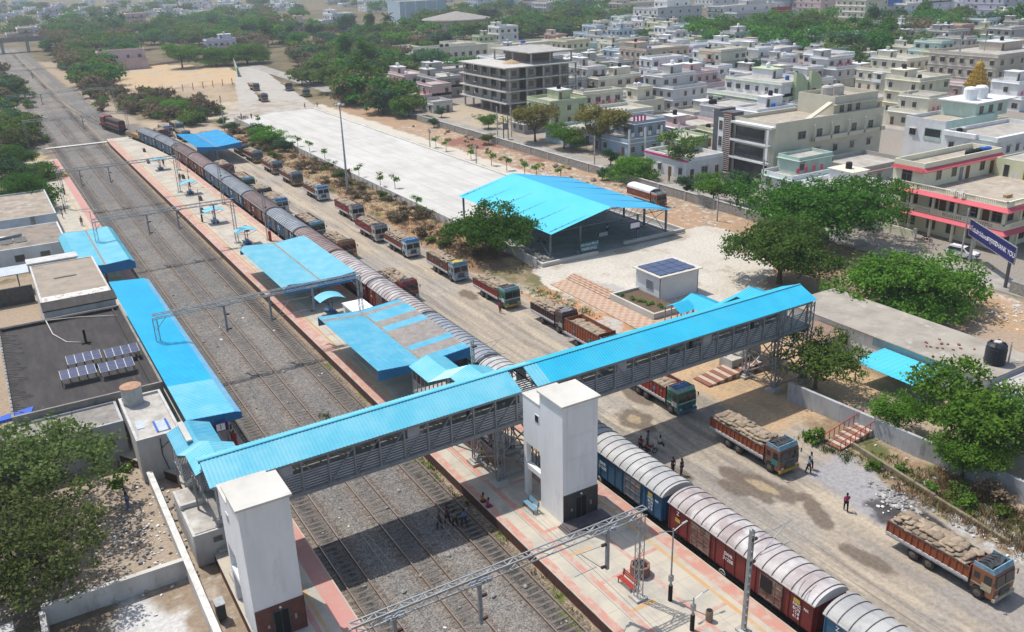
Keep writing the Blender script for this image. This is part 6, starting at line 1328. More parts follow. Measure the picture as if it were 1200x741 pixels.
for k,z in enumerate((3.7,7.4)):
    b=MB(); b.box(x0-1.3,128,z-.3,x0,138.9,z); b.box(x0-1.3,128,z,x0-1.2,128.6,z+3.2); b.box(x0-1.3,134.9,z,x0-1.2,138.9,z+.15); part('balcony',b,M_WH,t); b=MB(); b.box(x0-.05,130.3,z+.1,x0-.01,138.5,z+2.7); part('balcony_recess',b,M_PANE,t); b=MB(); [b.bar((x0-1.25,128.6,z+h),(x0-1.25,138.9,z+h),.04) for h in (.35,.6,.85,1.05)]; [b.bar((x0-1.25,128.7+j*.5,z),(x0-1.25,128.7+j*.5,z+1.05),.03) for j in range(21)]; part('balcony_rail',b,M_STEEL_D,t)
b=MB(); b.box(x0-1.3,127.4,10.8,x0,138.9,11.2); part('porch_slab',b,M_WH,t)
b=MB(); b.box(x0-.05,129,.05,x0-.01,138.5,3.0); part('ground_entrance',b,M_PANE,t)
for x,w_ in ((146.5,2.2),(151.8,1.5),(157.2,1.5),(162.6,1.5),(168,1.5)): add_win(t,x,y0,7.9,'y',w_,1.5,False); add_win(t,x,y0,4.2,'y',w_*.8,1.3,True)
b=MB(); b.box(149.2,y0-.9,7.0,172,y0,7.12); b.box(149.2,y0-.9,7.12,172,y0-.8,7.9); [b.box(x-.15,y0-.9,7.1,x+.15,y0-.6,10.6) for x in (149.4,154.6,159.9,165.2,170.4)]; part('gallery',b,M_CRM2,t)
shell(t,157.5,129,171.5,139,11.13,14.3,M_CRM2,1.0,M_TERR,name='upper_storey'); b=MB(); b.box(157,128.2,13.5,172,129,13.65); part('sunshade',b,M_CRM2,t)
for x in (160,162.5,165.2): add_win(t,x,129,11.9,'y',1.2,1.7,False)
b=MB(); b.add([(150,129,11.2),(157,129,14.2),(157,130.2,14.2),(150,130.2,11.2),(150.6,129,11.2),(157,129,13.6),(157,130.2,13.6),(150.6,130.2,11.2)],[(0,3,2,1),(4,5,6,7),(0,1,5,4),(3,7,6,2)]); part('outside_stair',b,M_CRM2,t)
for x in (162,165.5): tank(t,x,135,14.33,1.3,2.4,3,'roof_cylinder')
OCC.append((136,125,174,147))
house('old white house with green panels, in front of the cream long house',133,117,147,125,2,'white','mint green',8,balc='x',pent=False,ntank=0,fh=2.9); house('low house with bare brick terrace wall right of the green panelled one',148,113,163,124.5,1,'weathered grey','salmon',88,pent=False,ntank=1); house('small white house behind the rain tree',131,101,143,113,1,'white','cream',89,pent=True,ntank=2); house('pale green house with red grille balcony beside the slate fin',128.8,146.6,138.6,155,2,'pistachio','pale yellow',9,balc='x',pent=False,ntank=0)
t=house('blue grey house with white pilasters and a terrace of bright washing',130.5,165,146.5,179,2,mat('steel_blue_wall',(.28,.36,.45),(.25,.32,.4),.5,.8),'white',10,balc='z',pent=False,ntank=1)
b=MB(); [b.box(x,164.85,0,x+.5,164.99,6.4) for x in (130.6,135.4,140.4,145.8)]; part('pilaster',b,M_WH,t,kind='stuff')
b=MB(); [b.box(136+k*1.1,170,7.0,136.6+k*1.1,170.05,8.4) for k in range(4)]; part('washing',b,mat('pink_cloth',(.6,.06,.25)),t)
t=house('low white shop with a magenta stripe along its parapet',125.5,139,136,152.5,1,'white','white',11,balc='z',pent=False,ntank=0,fh=3.7); b=MB(); b.box(125.25,138.7,3.85,125.47,152.5,4.25); part('magenta_stripe',b,mat('magenta_paint',(.5,.05,.16)),t)
# --- unfinished concrete frame
t=thing('unfinished_building','unfinished four storey grey concrete frame building','building under construction',(153,250,0)); M_RAW=mat('raw_concrete',(.40,.385,.36),(.30,.29,.27),.6,.9,c3=(.22,.2,.18),s3=1.1,lo3=.58,hi3=.75); M_RAWD=mat('raw_brick_infill',(.26,.22,.20),(.2,.17,.15),1.5,.9)
x0,y0,x1,y1=141,236.5,166,266
for k,z in enumerate((3.6,7.1,10.6,14.1)): b=MB(); b.box(x0-1.6,y0-.4,z-.35,x1,y1,z); part('floor_slab',b,mat('pale_slab_edge',(.52,.50,.46),(.42,.4,.37),.8,.9),t)
for x in np.linspace(x0+.3,x1-.3,5):
    for y in np.linspace(y0+.1,y1-.3,6): b=MB(); b.box(x-.22,y-.22,0,x+.22,y+.22,13.8); part('column',b,M_RAW,t)
for k,z in enumerate((3.6,7.1,10.6)):
    b=MB()
    for j in range(5):
        ya=y0+.5+j*5.9; b.box(x0+.5,ya,z,x0+.7,ya+2.2,z+3.1); b.box(x0+.5,ya+2.2,z,x0+.7,ya+4.8,z+.8)
    part('brick_infill',b,M_RAWD if k>0 else M_RAW,t)
    for j in range(5): b=MB(); ya=y0+2.9+j*5.9; b.box(x0+.62,ya,z+.9,x0+.7,ya+2.2,z+2.9); part('window_opening',b,M_PANE,t)
    for j in range(4): b=MB(); b.box(x0+.5+j*6.1,y0+.5,z,x0+4.0+j*6.1,y0+.7,z+3.1); part('brick_infill',b,M_RAWD,t)
    for j in range(4): b=MB(); b.box(x0+1.4+j*6.1,y0+.42,z+.9,x0+3.0+j*6.1,y0+.5,z+2.4); part('window_opening',b,M_PANE,t)
b=MB(); b.box(x0+6,y0+8,0,x1-1,y1-1,13.7); part('dark_core',b,M_RAWD,t)
b=MB(); b.box(x0+9,y0+2,17.3,x1+1,y1-2,17.6); part('roof_slab',b,M_RAW,t); b=MB(); [b.box(x-.2,y-.2,14.1,x+.2,y+.2,17.3) for x in (x0+10,x0+17,x1) for y in (y0+3,y0+14,y1-4)]; part('upper_column',b,M_RAW,t)
b=MB(); b.box(x0+14,y0+12,14.1,x1-1,y1-4,17.3); part('upper_infill',b,M_RAWD,t)
b=MB(); b.lathe((x0+7,y0+10,14.1),[(3,0),(2,.6),(.2,1.2)],10); part('sand_heap',b,mat('sand_heap_mat',(.45,.32,.2),(.38,.27,.17),2,.95),t)
b=MB(); [b.bar((x1+.6+.4*(k%2),y0-1.0,0),(x1+.6+.4*(k%2),y0-1.0,14+k*.3),.07) for k in range(3)]; [b.bar((x1-6+k*2,y0-.9,0),(x1-6+k*2,y0-.9,13),.07) for k in range(4)]; [b.bar((x1-6,y0-.9,z),(x1+1,y0-.9,z),.07) for z in np.arange(1.5,14,1.7)]; part('scaffold',b,M_STEEL_D,t)
OCC.append((118,226,169,270))
b=MB(); rr=random.Random(5)
for k in range(60): x,y=rr.gauss(132,2.2),rr.gauss(230,5); b.lathe((x,y,0),[(rr.uniform(.4,1.0),0),(rr.uniform(.3,.8),rr.uniform(.2,.7)),(.1,rr.uniform(.6,1.3))],6)
tag(part('rubble_heap',b,mat('rubble_yellow',(.48,.42,.25),(.36,.30,.2),1.2,.95,c3=(.5,.48,.42),s3=2),loc=(132,230,0)),'heap of yellowish bagged rubble before the unfinished building','rubble',kind='stuff')
# --- other recognisable houses
OCC.pop()
house('low pale blue walled house by the street, before the second yellowing tree',127,184,138,195,1,'pale blue','light grey',61,pent=False,ntank=1,balc='z'); house('small weathered shed between street pole and yellowing tree',127.5,206.5,135,213,1,'weathered grey','light grey',62,pent=False,ntank=0,balc='z',fh=2.7)
house('old pinkish house with terrace, hard against the left side of the unfinished frame',124,269,138,281,2,'pale pink','light grey',63,balc='x',pent=False,ntank=1); house('narrow grey shed left of the rubble heap by the street',124,255,131,264,1,'light grey','white',64,pent=False,ntank=0,balc='z',fh=2.8)
OCC.append((118,226,169,270))
t=house('white and pistachio house with green curved fins',185.5,176,208,198,3,'white','pistachio',12,balc='x',fh=3.4)
b=MB()
for q in (0,6): pr=[(207.9-q,0)]+[(207.9-q-5*math.cos(a) if False else 207.9-q-5+5*math.sin(a),9+4.2*math.cos(a)) for a in np.linspace(0,1.57,7)]; b.extr([(202.9-q,0),(202.9-q,13.2)]+[(202.9-q+4.6*math.sin(a),9.4+3.8*math.cos(a)) for a in np.linspace(0.05,1.57,7)]+[(207.5-q,0)],'y' if False else 'y',174.9+.01*q,175.9+.01*q)
part('curved_fin',b,wm('pistachio'),t)
t=house('cream house with a blue glazed panel and brown frame',180,238,198,252,2,'cream','white',13,balc='x',fh=3.4); b=MB(); b.box(192,237.85,.6,197.5,237.97,6.9); part('brown_panel',b,mat('brown_panel',(.25,.1,.08)),t); b=MB(); b.box(193,237.8,1.0,196.6,237.85,3); b.box(193,237.8,4,196.6,237.85,6.3); part('blue_glazing',b,mat('blue_glazing',(.03,.13,.3),rough=.15),t)
house('pinkish white house with arched windows and washing on its terrace',205,226,222,243,2,'pale pink','white',14,fh=3.5); t=house('modern house with orange trim and slate panels, beyond the cream ones',232,283,254,300,3,'beige','salmon',15,balc='y'); house('big white stepped house behind the modern one',268,275,292,296,3,'white','white',16); house('low white house with grey parapet beside the unfinished building',172,250,188,268,3,'light grey','white',17)
house('cream house with a long white balcony, upper right',261,184,280,206,3,'cream','white',18,balc='x',fh=3.3); t=house('large beige block with arched openings and phone aerials',266,160,302,183,4,'beige','light grey',19,fh=3.3)
for k,(x,y) in enumerate(((270,175),(274,178),(281,174))): b=MB(); b.bar((x,y,13.2),(x,y,20),.2); [b.box(x-.5+j*.4,y-.1,17.5,x-.25+j*.4,y+.1,19.5) for j in range(3)]; part('aerial',b,M_GALV,t)
for k,(x0,y0,x1,y1,fl,wc,lb) in enumerate([(133,284,150,300,2,'weathered grey','old grey house with sloping roof left of the unfinished frame'),(128,300,144,314,2,'pale pink','old pink house left of the unfinished frame'),(150,300,170,318,2,'weathered grey','grey blank walled house behind the unfinished frame'),(131,317,150,335,1,'weathered grey','low grey ruin at the left end of the street'),(172,288,196,310,3,'pale blue','pale blue and white block behind the unfinished frame')]): house(lb,x0,y0,x1,y1,fl,wc,'light grey',30+k,fh=3.3,pent=(k!=3))
t=house('pink two storey house beyond the sand field, far left',57.5,476,79,488,2,'pale pink','pale pink',41,fh=4.2,balc='z',wdens=4.5,pent=False,ntank=1); house('lower pink wing of the far pink house',50,477,57,488,1,'pale pink','pale pink',42,fh=4.6,pent=False,ntank=0,balc='z'); house('lavender house behind trees beyond the sand field',118,512,134,528,2,'lavender','white',43,fh=4); 
t=house('grey white villa with balconies among the far trees',228,640,252,660,3,'white','light grey',44,fh=4,balc='y'); house('tan villa beside the grey white villa among far trees',200,655,226,678,2,'beige','salmon',45,fh=4.2)
t=thing('school_block','long low cream complex with many dark vents among the trees','building',(205,395,0)); M_SC=wm('cream')
for k,(x0,y0,x1,y1) in enumerate(((182,392,222,404),(182,404,192,420),(212,404,222,424),(224,380,256,396))): shell(t,x0,y0,x1,y1,-.2,6,M_SC,1.0); [add_win(t,x0+2.5+j*4,y0,2.2,'y',1.6,1.8,True,True) for j in range(int((x1-x0)/4))]
tank(t,200,398,6.1,.9,1.8,0); tank(t,203,398,6.1,.9,1.8,0); tank(t,240,388,6.1,1.2,1.6,2); OCC.append((180,378,258,426))
t=thing('round_hall','round hall with a shallow grey conical roof behind the trees','hall',(300,560,0)); gp=G(535,26,6); local(t); t.location=(gp.x,gp.y,0); b=MB(); b.lathe((0,0,0),[(22,0),(22,8)],28); part('wall',b,wm('beige'),t); b=MB(); b.lathe((0,0,8),[(24,0),(23.5,.6),(1,5)],28); part('roof',b,mat('grey_tile_roof',(.30,.27,.25),(.24,.22,.2),.3,.9),t); OCC.append((gp.x-26,gp.y-26,gp.x+26,gp.y+26))
gp=G(470,30,0); t=thing('house','tall windowless white block at the top edge, left of centre','house',(gp.x+20,gp.y+12,0)); shell(t,gp.x,gp.y,gp.x+40,gp.y+24,-.3,17,wm('pale blue'),.5); b=MB(); [b.box(gp.x+4+k*9,gp.y-.3,0,gp.x+5+k*9,gp.y,17) for k in range(4)]; part('pilaster',b,wm('white'),t,kind='stuff'); OCC.append((gp.x,gp.y,gp.x+40,gp.y+24))
# --- far road bridge over the tracks
t=thing('road_bridge','grey road bridge over the tracks in the far distance','bridge',(35,640,0)); b=MB(); b.box(4,640,6.2,62,648,7.4); b.box(4,639.7,7.4,62,640,9.2); part('deck',b,M_CONC_D,t)
for x in (8,24,38,58): b=MB(); b.box(x-.8,641,-.3,x+.8,647,6.2); part('pier',b,M_CONC,t)
# --- hoarding at the sand field, thin posts, low walls
t=thing('hoarding','long white and green hoarding at the corner of the sand field','hoarding',(113,455,0)); b=MB(); b.bar((104.2,409,2.0),(114,452,2.0),.2,3.4); part('board',b,mat('hoarding_white',(.45,.50,.45),(.36,.42,.36),.2,.8),t); b=MB(); b.bar((103.2,405,2.0),(104.2,409,2.0),.5,3.8); part('green_end',b,mat('hoarding_green',(.06,.3,.15)),t)
for k in range(9): x,y=60+k*4.2,368+k*1.3; b=MB(); b.box(x-.12,y-.12,0,x+.12,y+.12,2.6); tag(part('red_post',b,mat('red_brown_post',(.25,.08,.06)),loc=(x,y,0)),'thin red brown post standing in a row on the waste ground by the sand field','post','row of thin posts by the sand field')
b=MB(); b.bar((86,490,.5),(124,505,.5),.5,1.4); b.bar((58,474,.5),(86,490,.5),.4,1.2); tag(part('field_wall',b,wm('salmon'),loc=(86,490,0)),'low brick wall along the back of the sand field','wall')
# --- filler town
TOWN=[(470,108),(560,80),(552,55),(662,56),(720,40),(765,32),(835,62),(1000,68),(1030,45),(1100,45),(1200,38),(1200,205),(1186,240),(1110,292),(1040,285),(900,226),(760,196),(640,152),(560,148),(488,124)]
rt_=random.Random(77); cols=['white']*7+['cream']*4+['light grey']*4+['weathered grey']*4+['pale yellow','mint green','lavender','pale pink','pale blue','beige','pistachio']
feat=['with dark tank','with stair room','with plain terrace','with stained parapet','with deep sunshades','with bare roof','with side balcony','with narrow front']
nth=['a first','a second','a third','a fourth','a fifth','a sixth','a seventh']
used={}
def auto_label(desc,zone):
    s=desc+', '+zone; return s
cnt=0; EMPTY=[]
gridy=np.arange(36,560,13.4); gridx=np.arange(124,640,14.6)
for gx_ in gridx:
    for gy_ in gridy:
        x0=gx_+rt_.uniform(0,1.5); y0=gy_+rt_.uniform(0,1.5); x1=x0+rt_.uniform(11.5,14.4); y1=y0+rt_.uniform(10.5,13.2)
        px,py=PJ((x0,y0,0))
        if not inp(px,py,TOWN) or px>1260: continue
        if 107<y1 and y0<113.5 and x0>128: continue
        if 195<y1 and y0<201.5: continue
        if x0<212 and x1>205.5: continue
        if any(x0<c and x1>a and y0<d and y1>b_ for a,b_,c,d in OCC): continue
        if rt_.random()<.13: EMPTY.append((x0+6,y0+6)); continue
        fl=rt_.choice((1,1,1,2,2,2,2,3)) if x0<300 else rt_.choice((1,2,2,3,3)); wc=rt_.choice(cols); tr=rt_.choice(('white','white','light grey','cream','salmon' if rt_.random()<.3 else 'white'))
        dist=math.hypot(x0,y0); zone='near the street' if x0<150 else 'behind the street houses' if x0<205 else 'mid town' if x0<290 else 'in the far town rows'
        zone+=' right' if px>1000 else ' right of centre' if px>800 else ' centre' if px>640 else ' beside the unfinished frame'
        lb='%s %s storey house %s'%(wc,['one','two','three','four'][fl-1],zone)
        used[lb]=used.get(lb,0)+1
        if used[lb]>1: lb=lb.replace('house','house '+feat[(used[lb]-2)%len(feat)],1)
        house(lb,x0,y0,x1,y1,fl,wc,tr,1000+cnt,far=dist>250,fh=rt_.uniform(3.0,3.6),group='town houses',pent=rt_.random()<.42,ntank=rt_.choice((0,1,1,2))).rotation_euler.z=R(rt_.uniform(-5,5)); OCC.pop(); cnt+=1
# --- big blocks and far roofs along the top edge
def topblock(px,py,w_,d,fl,wc,lb,tr='white',sign=None,fh=3.6):
    p=G(px,py,0); t=house(lb,p.x,p.y,p.x+w_,p.y+d,fl,wc,tr,int(px),far=True,group=None,fh=fh,wdens=4.2,balc='z'); 
    if sign: b=MB(); z=fl*fh*.55; b.box(p.x+w_*.55,p.y-.3,z,p.x+w_*.9,p.y-.1,z+fh*1.4); part('sign_board',b,mat('sign_'+sign,{'red':(.5,.03,.05),'blue':(.03,.15,.5),'yellow':(.6,.45,.05),'teal':(.03,.4,.4)}[sign]),t)
for a in [(770,40,36,24,5,'light grey','grey five storey block, top edge right of centre'),(862,38,52,26,4,'light grey','long grey block with a red advert panel, top edge','white','red'),(905,22,60,26,5,'pale blue','glass fronted blue block at the top edge','white','teal'),(960,22,60,26,5,'pale pink','pinkish block at the top edge, right'),(1012,28,40,24,5,'cream','cream shop block with a blue advert board, top right','white','blue'),(1060,26,70,24,4,'white','long white apartment block with verandahs, top right'),(1125,22,60,26,5,'white','white apartment block with many windows, top right corner'),(1172,26,46,26,5,'lavender','blue grey block with a yellow advert panel, top right corner','white','yellow'),(735,22,40,24,3,'beige','beige block with orange stripes, top edge'),(640,14,50,24,3,'light grey','grey blue block behind the forest at the top edge','white','blue'),(690,26,26,20,2,'pale blue','low pale blue house before the top edge forest'),
    (560,12,46,24,3,'pale blue','bluish shed block at the top edge, centre','white','blue'),(592,10,40,24,3,'white','white block with signs at the top edge, centre','white','red'),(430,14,46,24,3,'white','white block at the top edge, left of the tall windowless one'),(1005,12,46,24,6,'beige','tall beige block behind the cream shop block'),(835,10,50,24,5,'white','white block behind the grey blocks, top edge')]: topblock(*a)
rf=random.Random(21); used2={}
for k in range(95):
    px=rf.uniform(-10,330) if k<72 else rf.uniform(330,800); py=rf.uniform(3,50) if k<72 else rf.uniform(0,14)
    if k<72 and py>50-.11*px: py=rf.uniform(3,30)
    p=G(px,py,0); w_,d=rf.uniform(12,26),rf.uniform(12,22); fl=rf.choice((1,1,2,2,3)); wc=rf.choice(cols+['white','pale blue','salmon'])
    if any(p.x<c and p.x+w_>a and p.y<dd and p.y+d>b_ for a,b_,c,dd in OCC): continue
    zone='on the far left skyline' if px<110 else 'in the far suburb beyond the palms' if px<220 else 'in the far suburb above the sand field' if px<330 else 'far off above the forest belt'
    zone+=', nearest rows' if py>26 else ', middle rows' if py>14 else ', last rows'
    lb='%s %s storey house, %s'%(wc,['one','two','three'][fl-1],zone); used2[lb]=used2.get(lb,0)+1
    house(lb,p.x,p.y,p.x+w_,p.y+d,fl,wc,'white',3000+k,far=True,fh=3.6,group='distant suburb houses',wdens=6,balc='z',pent=rf.random()<.5,ntank=1)
# ================================================================ trees and plants
def leaf_mat(name,c1,c2,tr=.35):
    m=bpy.data.materials.new(name); m.use_nodes=True; t=m.node_tree; N=t.nodes; L=t.links; N.remove(N['Principled BSDF']); out=N['Material Output']
    at=N.new('ShaderNodeAttribute'); at.attribute_name='v'; oi=N.new('ShaderNodeObjectInfo'); mx=N.new('ShaderNodeMix'); mx.data_type='RGBA'; mx.inputs[6].default_value=(*c1,1); mx.inputs[7].default_value=(*c2,1); L.new(at.outputs['Fac'],mx.inputs[0])
    hs=N.new('ShaderNodeHueSaturation'); mr=N.new('ShaderNodeMapRange'); mr.inputs[3].default_value=.78; mr.inputs[4].default_value=1.22; L.new(oi.outputs['Random'],mr.inputs[0]); L.new(mr.outputs[0],hs.inputs['Value']); L.new(mx.outputs[2],hs.inputs['Color'])
    mr2=N.new('ShaderNodeMapRange'); mr2.inputs[3].default_value=.485; mr2.inputs[4].default_value=.515; L.new(oi.outputs['Random'],mr2.inputs[0]); L.new(mr2.outputs[0],hs.inputs['Hue'])
    d=N.new('ShaderNodeBsdfDiffuse'); tl=N.new('ShaderNodeBsdfTranslucent'); ms=N.new('ShaderNodeMixShader'); ms.inputs[0].default_value=tr; L.new(hs.outputs[0],d.inputs[0]); L.new(hs.outputs[0],tl.inputs[0]); L.new(d.outputs[0],ms.inputs[1]); L.new(tl.outputs[0],ms.inputs[2]); L.new(ms.outputs[0],out.inputs[0]); return m
LM={'bright':leaf_mat('leaf_bright',(.06,.155,.02),(.16,.30,.045)),'dark':leaf_mat('leaf_dark',(.038,.125,.02),(.10,.235,.04)),'olive':leaf_mat('leaf_olive',(.07,.13,.025),(.16,.225,.055)),'dusty':leaf_mat('leaf_dusty',(.08,.125,.035),(.17,.215,.075)),'mid':leaf_mat('leaf_mid',(.05,.125,.022),(.125,.225,.05)),'blue':leaf_mat('leaf_bluegreen',(.04,.10,.045),(.095,.185,.085)),'dry':leaf_mat('leaf_dry',(.15,.115,.07),(.22,.17,.11),.2),'yellow':leaf_mat('leaf_yellowing',(.12,.13,.035),(.24,.18,.06)),'grass':leaf_mat('grass_blade',(.06,.11,.02),(.13,.17,.05)),'straw':leaf_mat('straw_blade',(.22,.15,.075),(.33,.24,.13),.2)}
M_BARK=mat('bark',(.11,.085,.065),(.065,.05,.04),4,.95,stretch=(3,3,.6)); M_TWIG=mat('grey_twig',(.20,.17,.14),(.13,.11,.09),4,.95)
def crown_np(seed,c,rad,n_lobe,n_clu,n_leaf,leaf,gap=.0,flat=.75,dome=.15,lobe_r=.45,clu_r=.17):
    """leaf quads gathered in clusters on uneven lobes; returns (verts, per-vertex v, lobe centres)"""
    r=np.random.default_rng(seed); c=np.array(c,float); rad=np.array(rad,float)
    lob=[]
    for i in range(n_lobe):
        a=2*math.pi*(i*.618+r.uniform(-.12,.12)); q=math.sqrt((i+.6)/n_lobe)*.72; el=r.uniform(-.6,.7)*(1-q*.45)+dome
        lob.append((math.cos(a)*q,math.sin(a)*q,el))
    lob=np.array(lob)*rad; lr=r.uniform(.75,1.25,n_lobe)*lobe_r
    k=r.integers(0,n_lobe,n_clu); d=r.normal(size=(n_clu,3)); d[:,2]=np.abs(d[:,2])*1.0-.45; d/=np.linalg.norm(d,axis=1)[:,None]
    rr=(r.uniform(.25,1,n_clu)**.45)[:,None]
    cl=lob[k]+d*rr*lr[k][:,None]*rad*np.array([1,1,flat])
    if gap: cl=cl[r.random(n_clu)>gap]
    n=len(cl); cv=r.uniform(0,1,n)
    cr=clu_r*rad.mean()*r.uniform(.6,1.35,n)
    P=np.repeat(cl,n_leaf,0)+np.clip(r.normal(size=(n*n_leaf,3)),-1.8,1.8)*np.repeat(cr,n_leaf)[:,None]*np.array([.72,.72,.45])
    N=r.normal(size=P.shape)*.75+np.array([0,0,.75])+ (P/np.maximum(np.linalg.norm(P/rad,axis=1)[:,None],.2)/rad)*.35
    N/=np.linalg.norm(N,axis=1)[:,None]; T=np.cross(N,r.normal(size=P.shape)); T/=np.linalg.norm(T,axis=1)[:,None]; B=np.cross(N,T)
    s=leaf*r.uniform(.6,1.35,len(P))[:,None]; w_=.62
    V=np.stack([P-T*s,P-B*s*w_-N*s*.12,P+T*s,P+B*s*w_-N*s*.12],1)+c
    v=np.repeat(np.clip(np.repeat(cv,n_leaf)*.65+r.uniform(0,.35,len(P)),0,1),4)
    return V.reshape(-1,3),v,lob+c
def quads_mesh(name,V,v,material):
    n=len(V)//4; me=bpy.data.meshes.new(name); me.vertices.add(len(V)); me.vertices.foreach_set('co',V.astype('f').ravel()); me.loops.add(len(V)); me.loops.foreach_set('vertex_index',np.arange(len(V),dtype='i')); me.polygons.add(n); me.polygons.foreach_set('loop_start',np.arange(0,len(V),4,dtype='i')); me.update(calc_edges=True)
    a=me.attributes.new('v','FLOAT','POINT'); a.data.foreach_set('value',v.astype('f')); me.materials.append(material); return me
def limbs(seed,h0,lob,r0,lean=(0,0),branch=2,fork=.45):
    r=random.Random(seed); b=MB(); top=Vector((lean[0],lean[1],h0)); z1=Vector((lean[0]*.3,lean[1]*.3,h0*fork))
    b.tube([(0,0,-.2),(0,0,.25),tuple(z1),tuple(top)],[r0*1.5,r0*1.1,r0*.85,r0*.6],8)
    for p in lob:
        p=Vector(p); st=z1.lerp(top,r.uniform(.3,1)); md=st.lerp(p,.5)+Vector((r.uniform(-.4,.4),r.uniform(-.4,.4),r.uniform(.0,.5)))
        b.tube([st,md,p],[r0*.42,r0*.27,r0*.08],6)
        for _ in range(branch): q=p+Vector((r.uniform(-1,1),r.uniform(-1,1),r.uniform(-.2,.8)))*(p-top).length*.35; b.tube([md.lerp(p,r.uniform(0,.8)),q],[r0*.15,r0*.04],5)
    return b
TREEP={}
def tree_proto(key,kind,rad,h,seed,n_lobe=9,n_clu=110,n_leaf=16,leaf=.32,gap=0,bark=None,r0=.3,dome=.15,lobe_r=.45,clu_r=.17,branch=2,flat=.75):
    hc=h-rad[2]*1.0
    V,v,lob=crown_np(seed,(0,0,hc),rad,n_lobe,n_clu,n_leaf,leaf,gap,flat,dome,lobe_r,clu_r)
    me=quads_mesh('crown',V,v,LM[kind]); b=limbs(seed,max(1.2,hc-rad[2]*.3),lob,r0,branch=branch); tm=bpy.data.meshes.new('trunk'); tm.from_pydata([tuple(x) for x in b.v],[],b.f); tm.materials.append(bark or M_BARK); tm.polygons.foreach_set('use_smooth',[True]*len(b.f))
    TREEP[key]=(me,tm); return key
def tree(key,x,y,label,rz=0,s=1,group=None,name='tree',z=0,cat='tree'):
    me,tm=TREEP[key]; t=thing(name,label,cat,(x,y,z),rz,group); t.scale=(s,s,s) if not isinstance(s,tuple) else s
    link('trunk',tm,t); link('crown',me,t); return t
# near individual trees
tree_proto('big_dusty','dusty',(8.4,8.4,4.6),9.2,1,16,560,26,.19,.12,M_TWIG,.38,clu_r=.10,branch=7)
tree('big_dusty',-3.2,76.5,'wide dusty olive tree with bare grey limbs, bottom left corner',.4)
tree('big_dusty',-4.5,66.5,'darker dusty tree behind the cross wall at bottom left',2.1,.82)
tree_proto('sapling','bright',(.9,.9,1.0),3.0,2,4,26,9,.16,.1,None,.06,clu_r=.3)
tree_proto('verge_olive','olive',(6.2,6.2,3.8),8.2,3,13,360,22,.19,.1,M_TWIG,.26,clu_r=.12,branch=4)
tree('verge_olive',71.6,57.2,'thin brownish olive tree leaning over the compound wall by the awning',0,.8)
tree_proto('verge_bright','bright',(5.4,5.4,3.9),8.0,4,13,400,24,.19,.0,None,.25,clu_r=.13)
tree('verge_bright',73.0,40.2,'leafy bright green tree before the awning and wall, right edge',.7,1.05); tree('verge_bright',70.2,46.4,'small leafy tree between two larger trees along the stained retaining wall',2.6,.52); tree('verge_bright',68.2,37.8,'low hanging bright green tree over the wall at the right edge',2.2,.6); tree('verge_olive',73.5,37.5,'olive tree half cut by the right edge',4,.85)
tree_proto('round_bright','bright',(9.2,9.2,4.0),7.4,5,18,760,26,.22,0,None,.4,clu_r=.10,dome=.05)
tree('round_bright',99.2,66.2,'large rounded bright green tree behind the wide concrete roof',0,1.0)
tree_proto('rain_tree','dark',(12.8,12.8,5.4),11,6,24,900,26,.25,.02,None,.55,clu_r=.085,dome=.15,flat=.55)
tree('rain_tree',112.0,92.5,'huge spreading dark green rain tree before the corner house',.3,1.0)
tree_proto('pod_tree','mid',(7.8,7.8,4.4),8.8,7,17,640,24,.22,.03,None,.4,clu_r=.12)
tree('pod_tree',93.6,83,'yellowish green tree with brown pods, left of the rain tree',.2); 
tree_proto('shed_tree','dark',(7.2,7.2,4.3),8.2,8,15,560,24,.22,.02,None,.34,clu_r=.13)
tree('shed_tree',66.4,118.6,'dense dark green tree overhanging the left corner of the blue shed')
tree('round_bright',116.9,146.2,'bright green bushy tree at the stone wall above the shed',1.1,.66)
tree_proto('yellowing','yellow',(6.2,6.2,4.8),9.6,9,13,330,22,.25,.1,M_TWIG,.3,clu_r=.12)
p=G(627,166); tree('yellowing',p.x,p.y,'yellowing tree before the unfinished concrete frame',0,1); p=G(704,176); tree('yellowing',p.x,p.y,'second yellowing tree, right of the green tree by the pole',2,1.12)
p=G(661,174); tree('verge_bright',p.x,p.y,'small fresh green tree between two yellowing trees',1,.8)
tree_proto('sparse','olive',(4.6,4.6,4.2),10.4,10,9,150,18,.25,.2,M_TWIG,.28,clu_r=.13,branch=4); p=G(796,209); tree('sparse',p.x,p.y,'sparse tall tree with bare trunk beside the magenta striped shop',0)
p=G(832,240); tree('verge_bright',117.0,121.5,'bright green street tree behind the stone wall, left of a pair',.4,.72); tree_proto('blue_round','blue',(3.6,3.6,3.2),6.6,11,9,190,22,.22,0,None,.25,clu_r=.14); tree('blue_round',119.4,117.6,'blue green street tree behind the stone wall, right of a pair',0)
tree('blue_round',116.9,129,'small dusty tree beside the stone wall past the orange truck',1,.6); tree('blue_round',126.5,95.5,'dark tree at the gate of the corner house',2,.95); tree('blue_round',p.x+60,p.y-30,'dark tree between the mint house and the street',2,.9)
p=G(1188,95); tree('shed_tree',p.x,p.y,'dark tree at the right edge beyond the temple tower',1,1.4); p=G(627,100); 
for px,py,k,s,lb in ((34,250,'shed_tree',.9,'bright crowned tree beside the station platform, left edge'),(14,232,'blue_round',1.5,'bluish dark tree farther along the left edge'),(46,215,'round_bright',.62,'round light green tree above the left platform trees'),(20,200,'shed_tree',.7,'dark tree at the left edge before the scrub'),(205,137,'round_bright',.72,'big bushy green tree on the waste ground by the locomotive'),(183,133,'verge_olive',.7,'thin scrub tree left of the waste ground tree'),(237,143,'blue_round',.7,'scrub tree right of the waste ground tree')):
    p=G(px,py); tree(k,p.x,p.y,lb,px*.1,s)
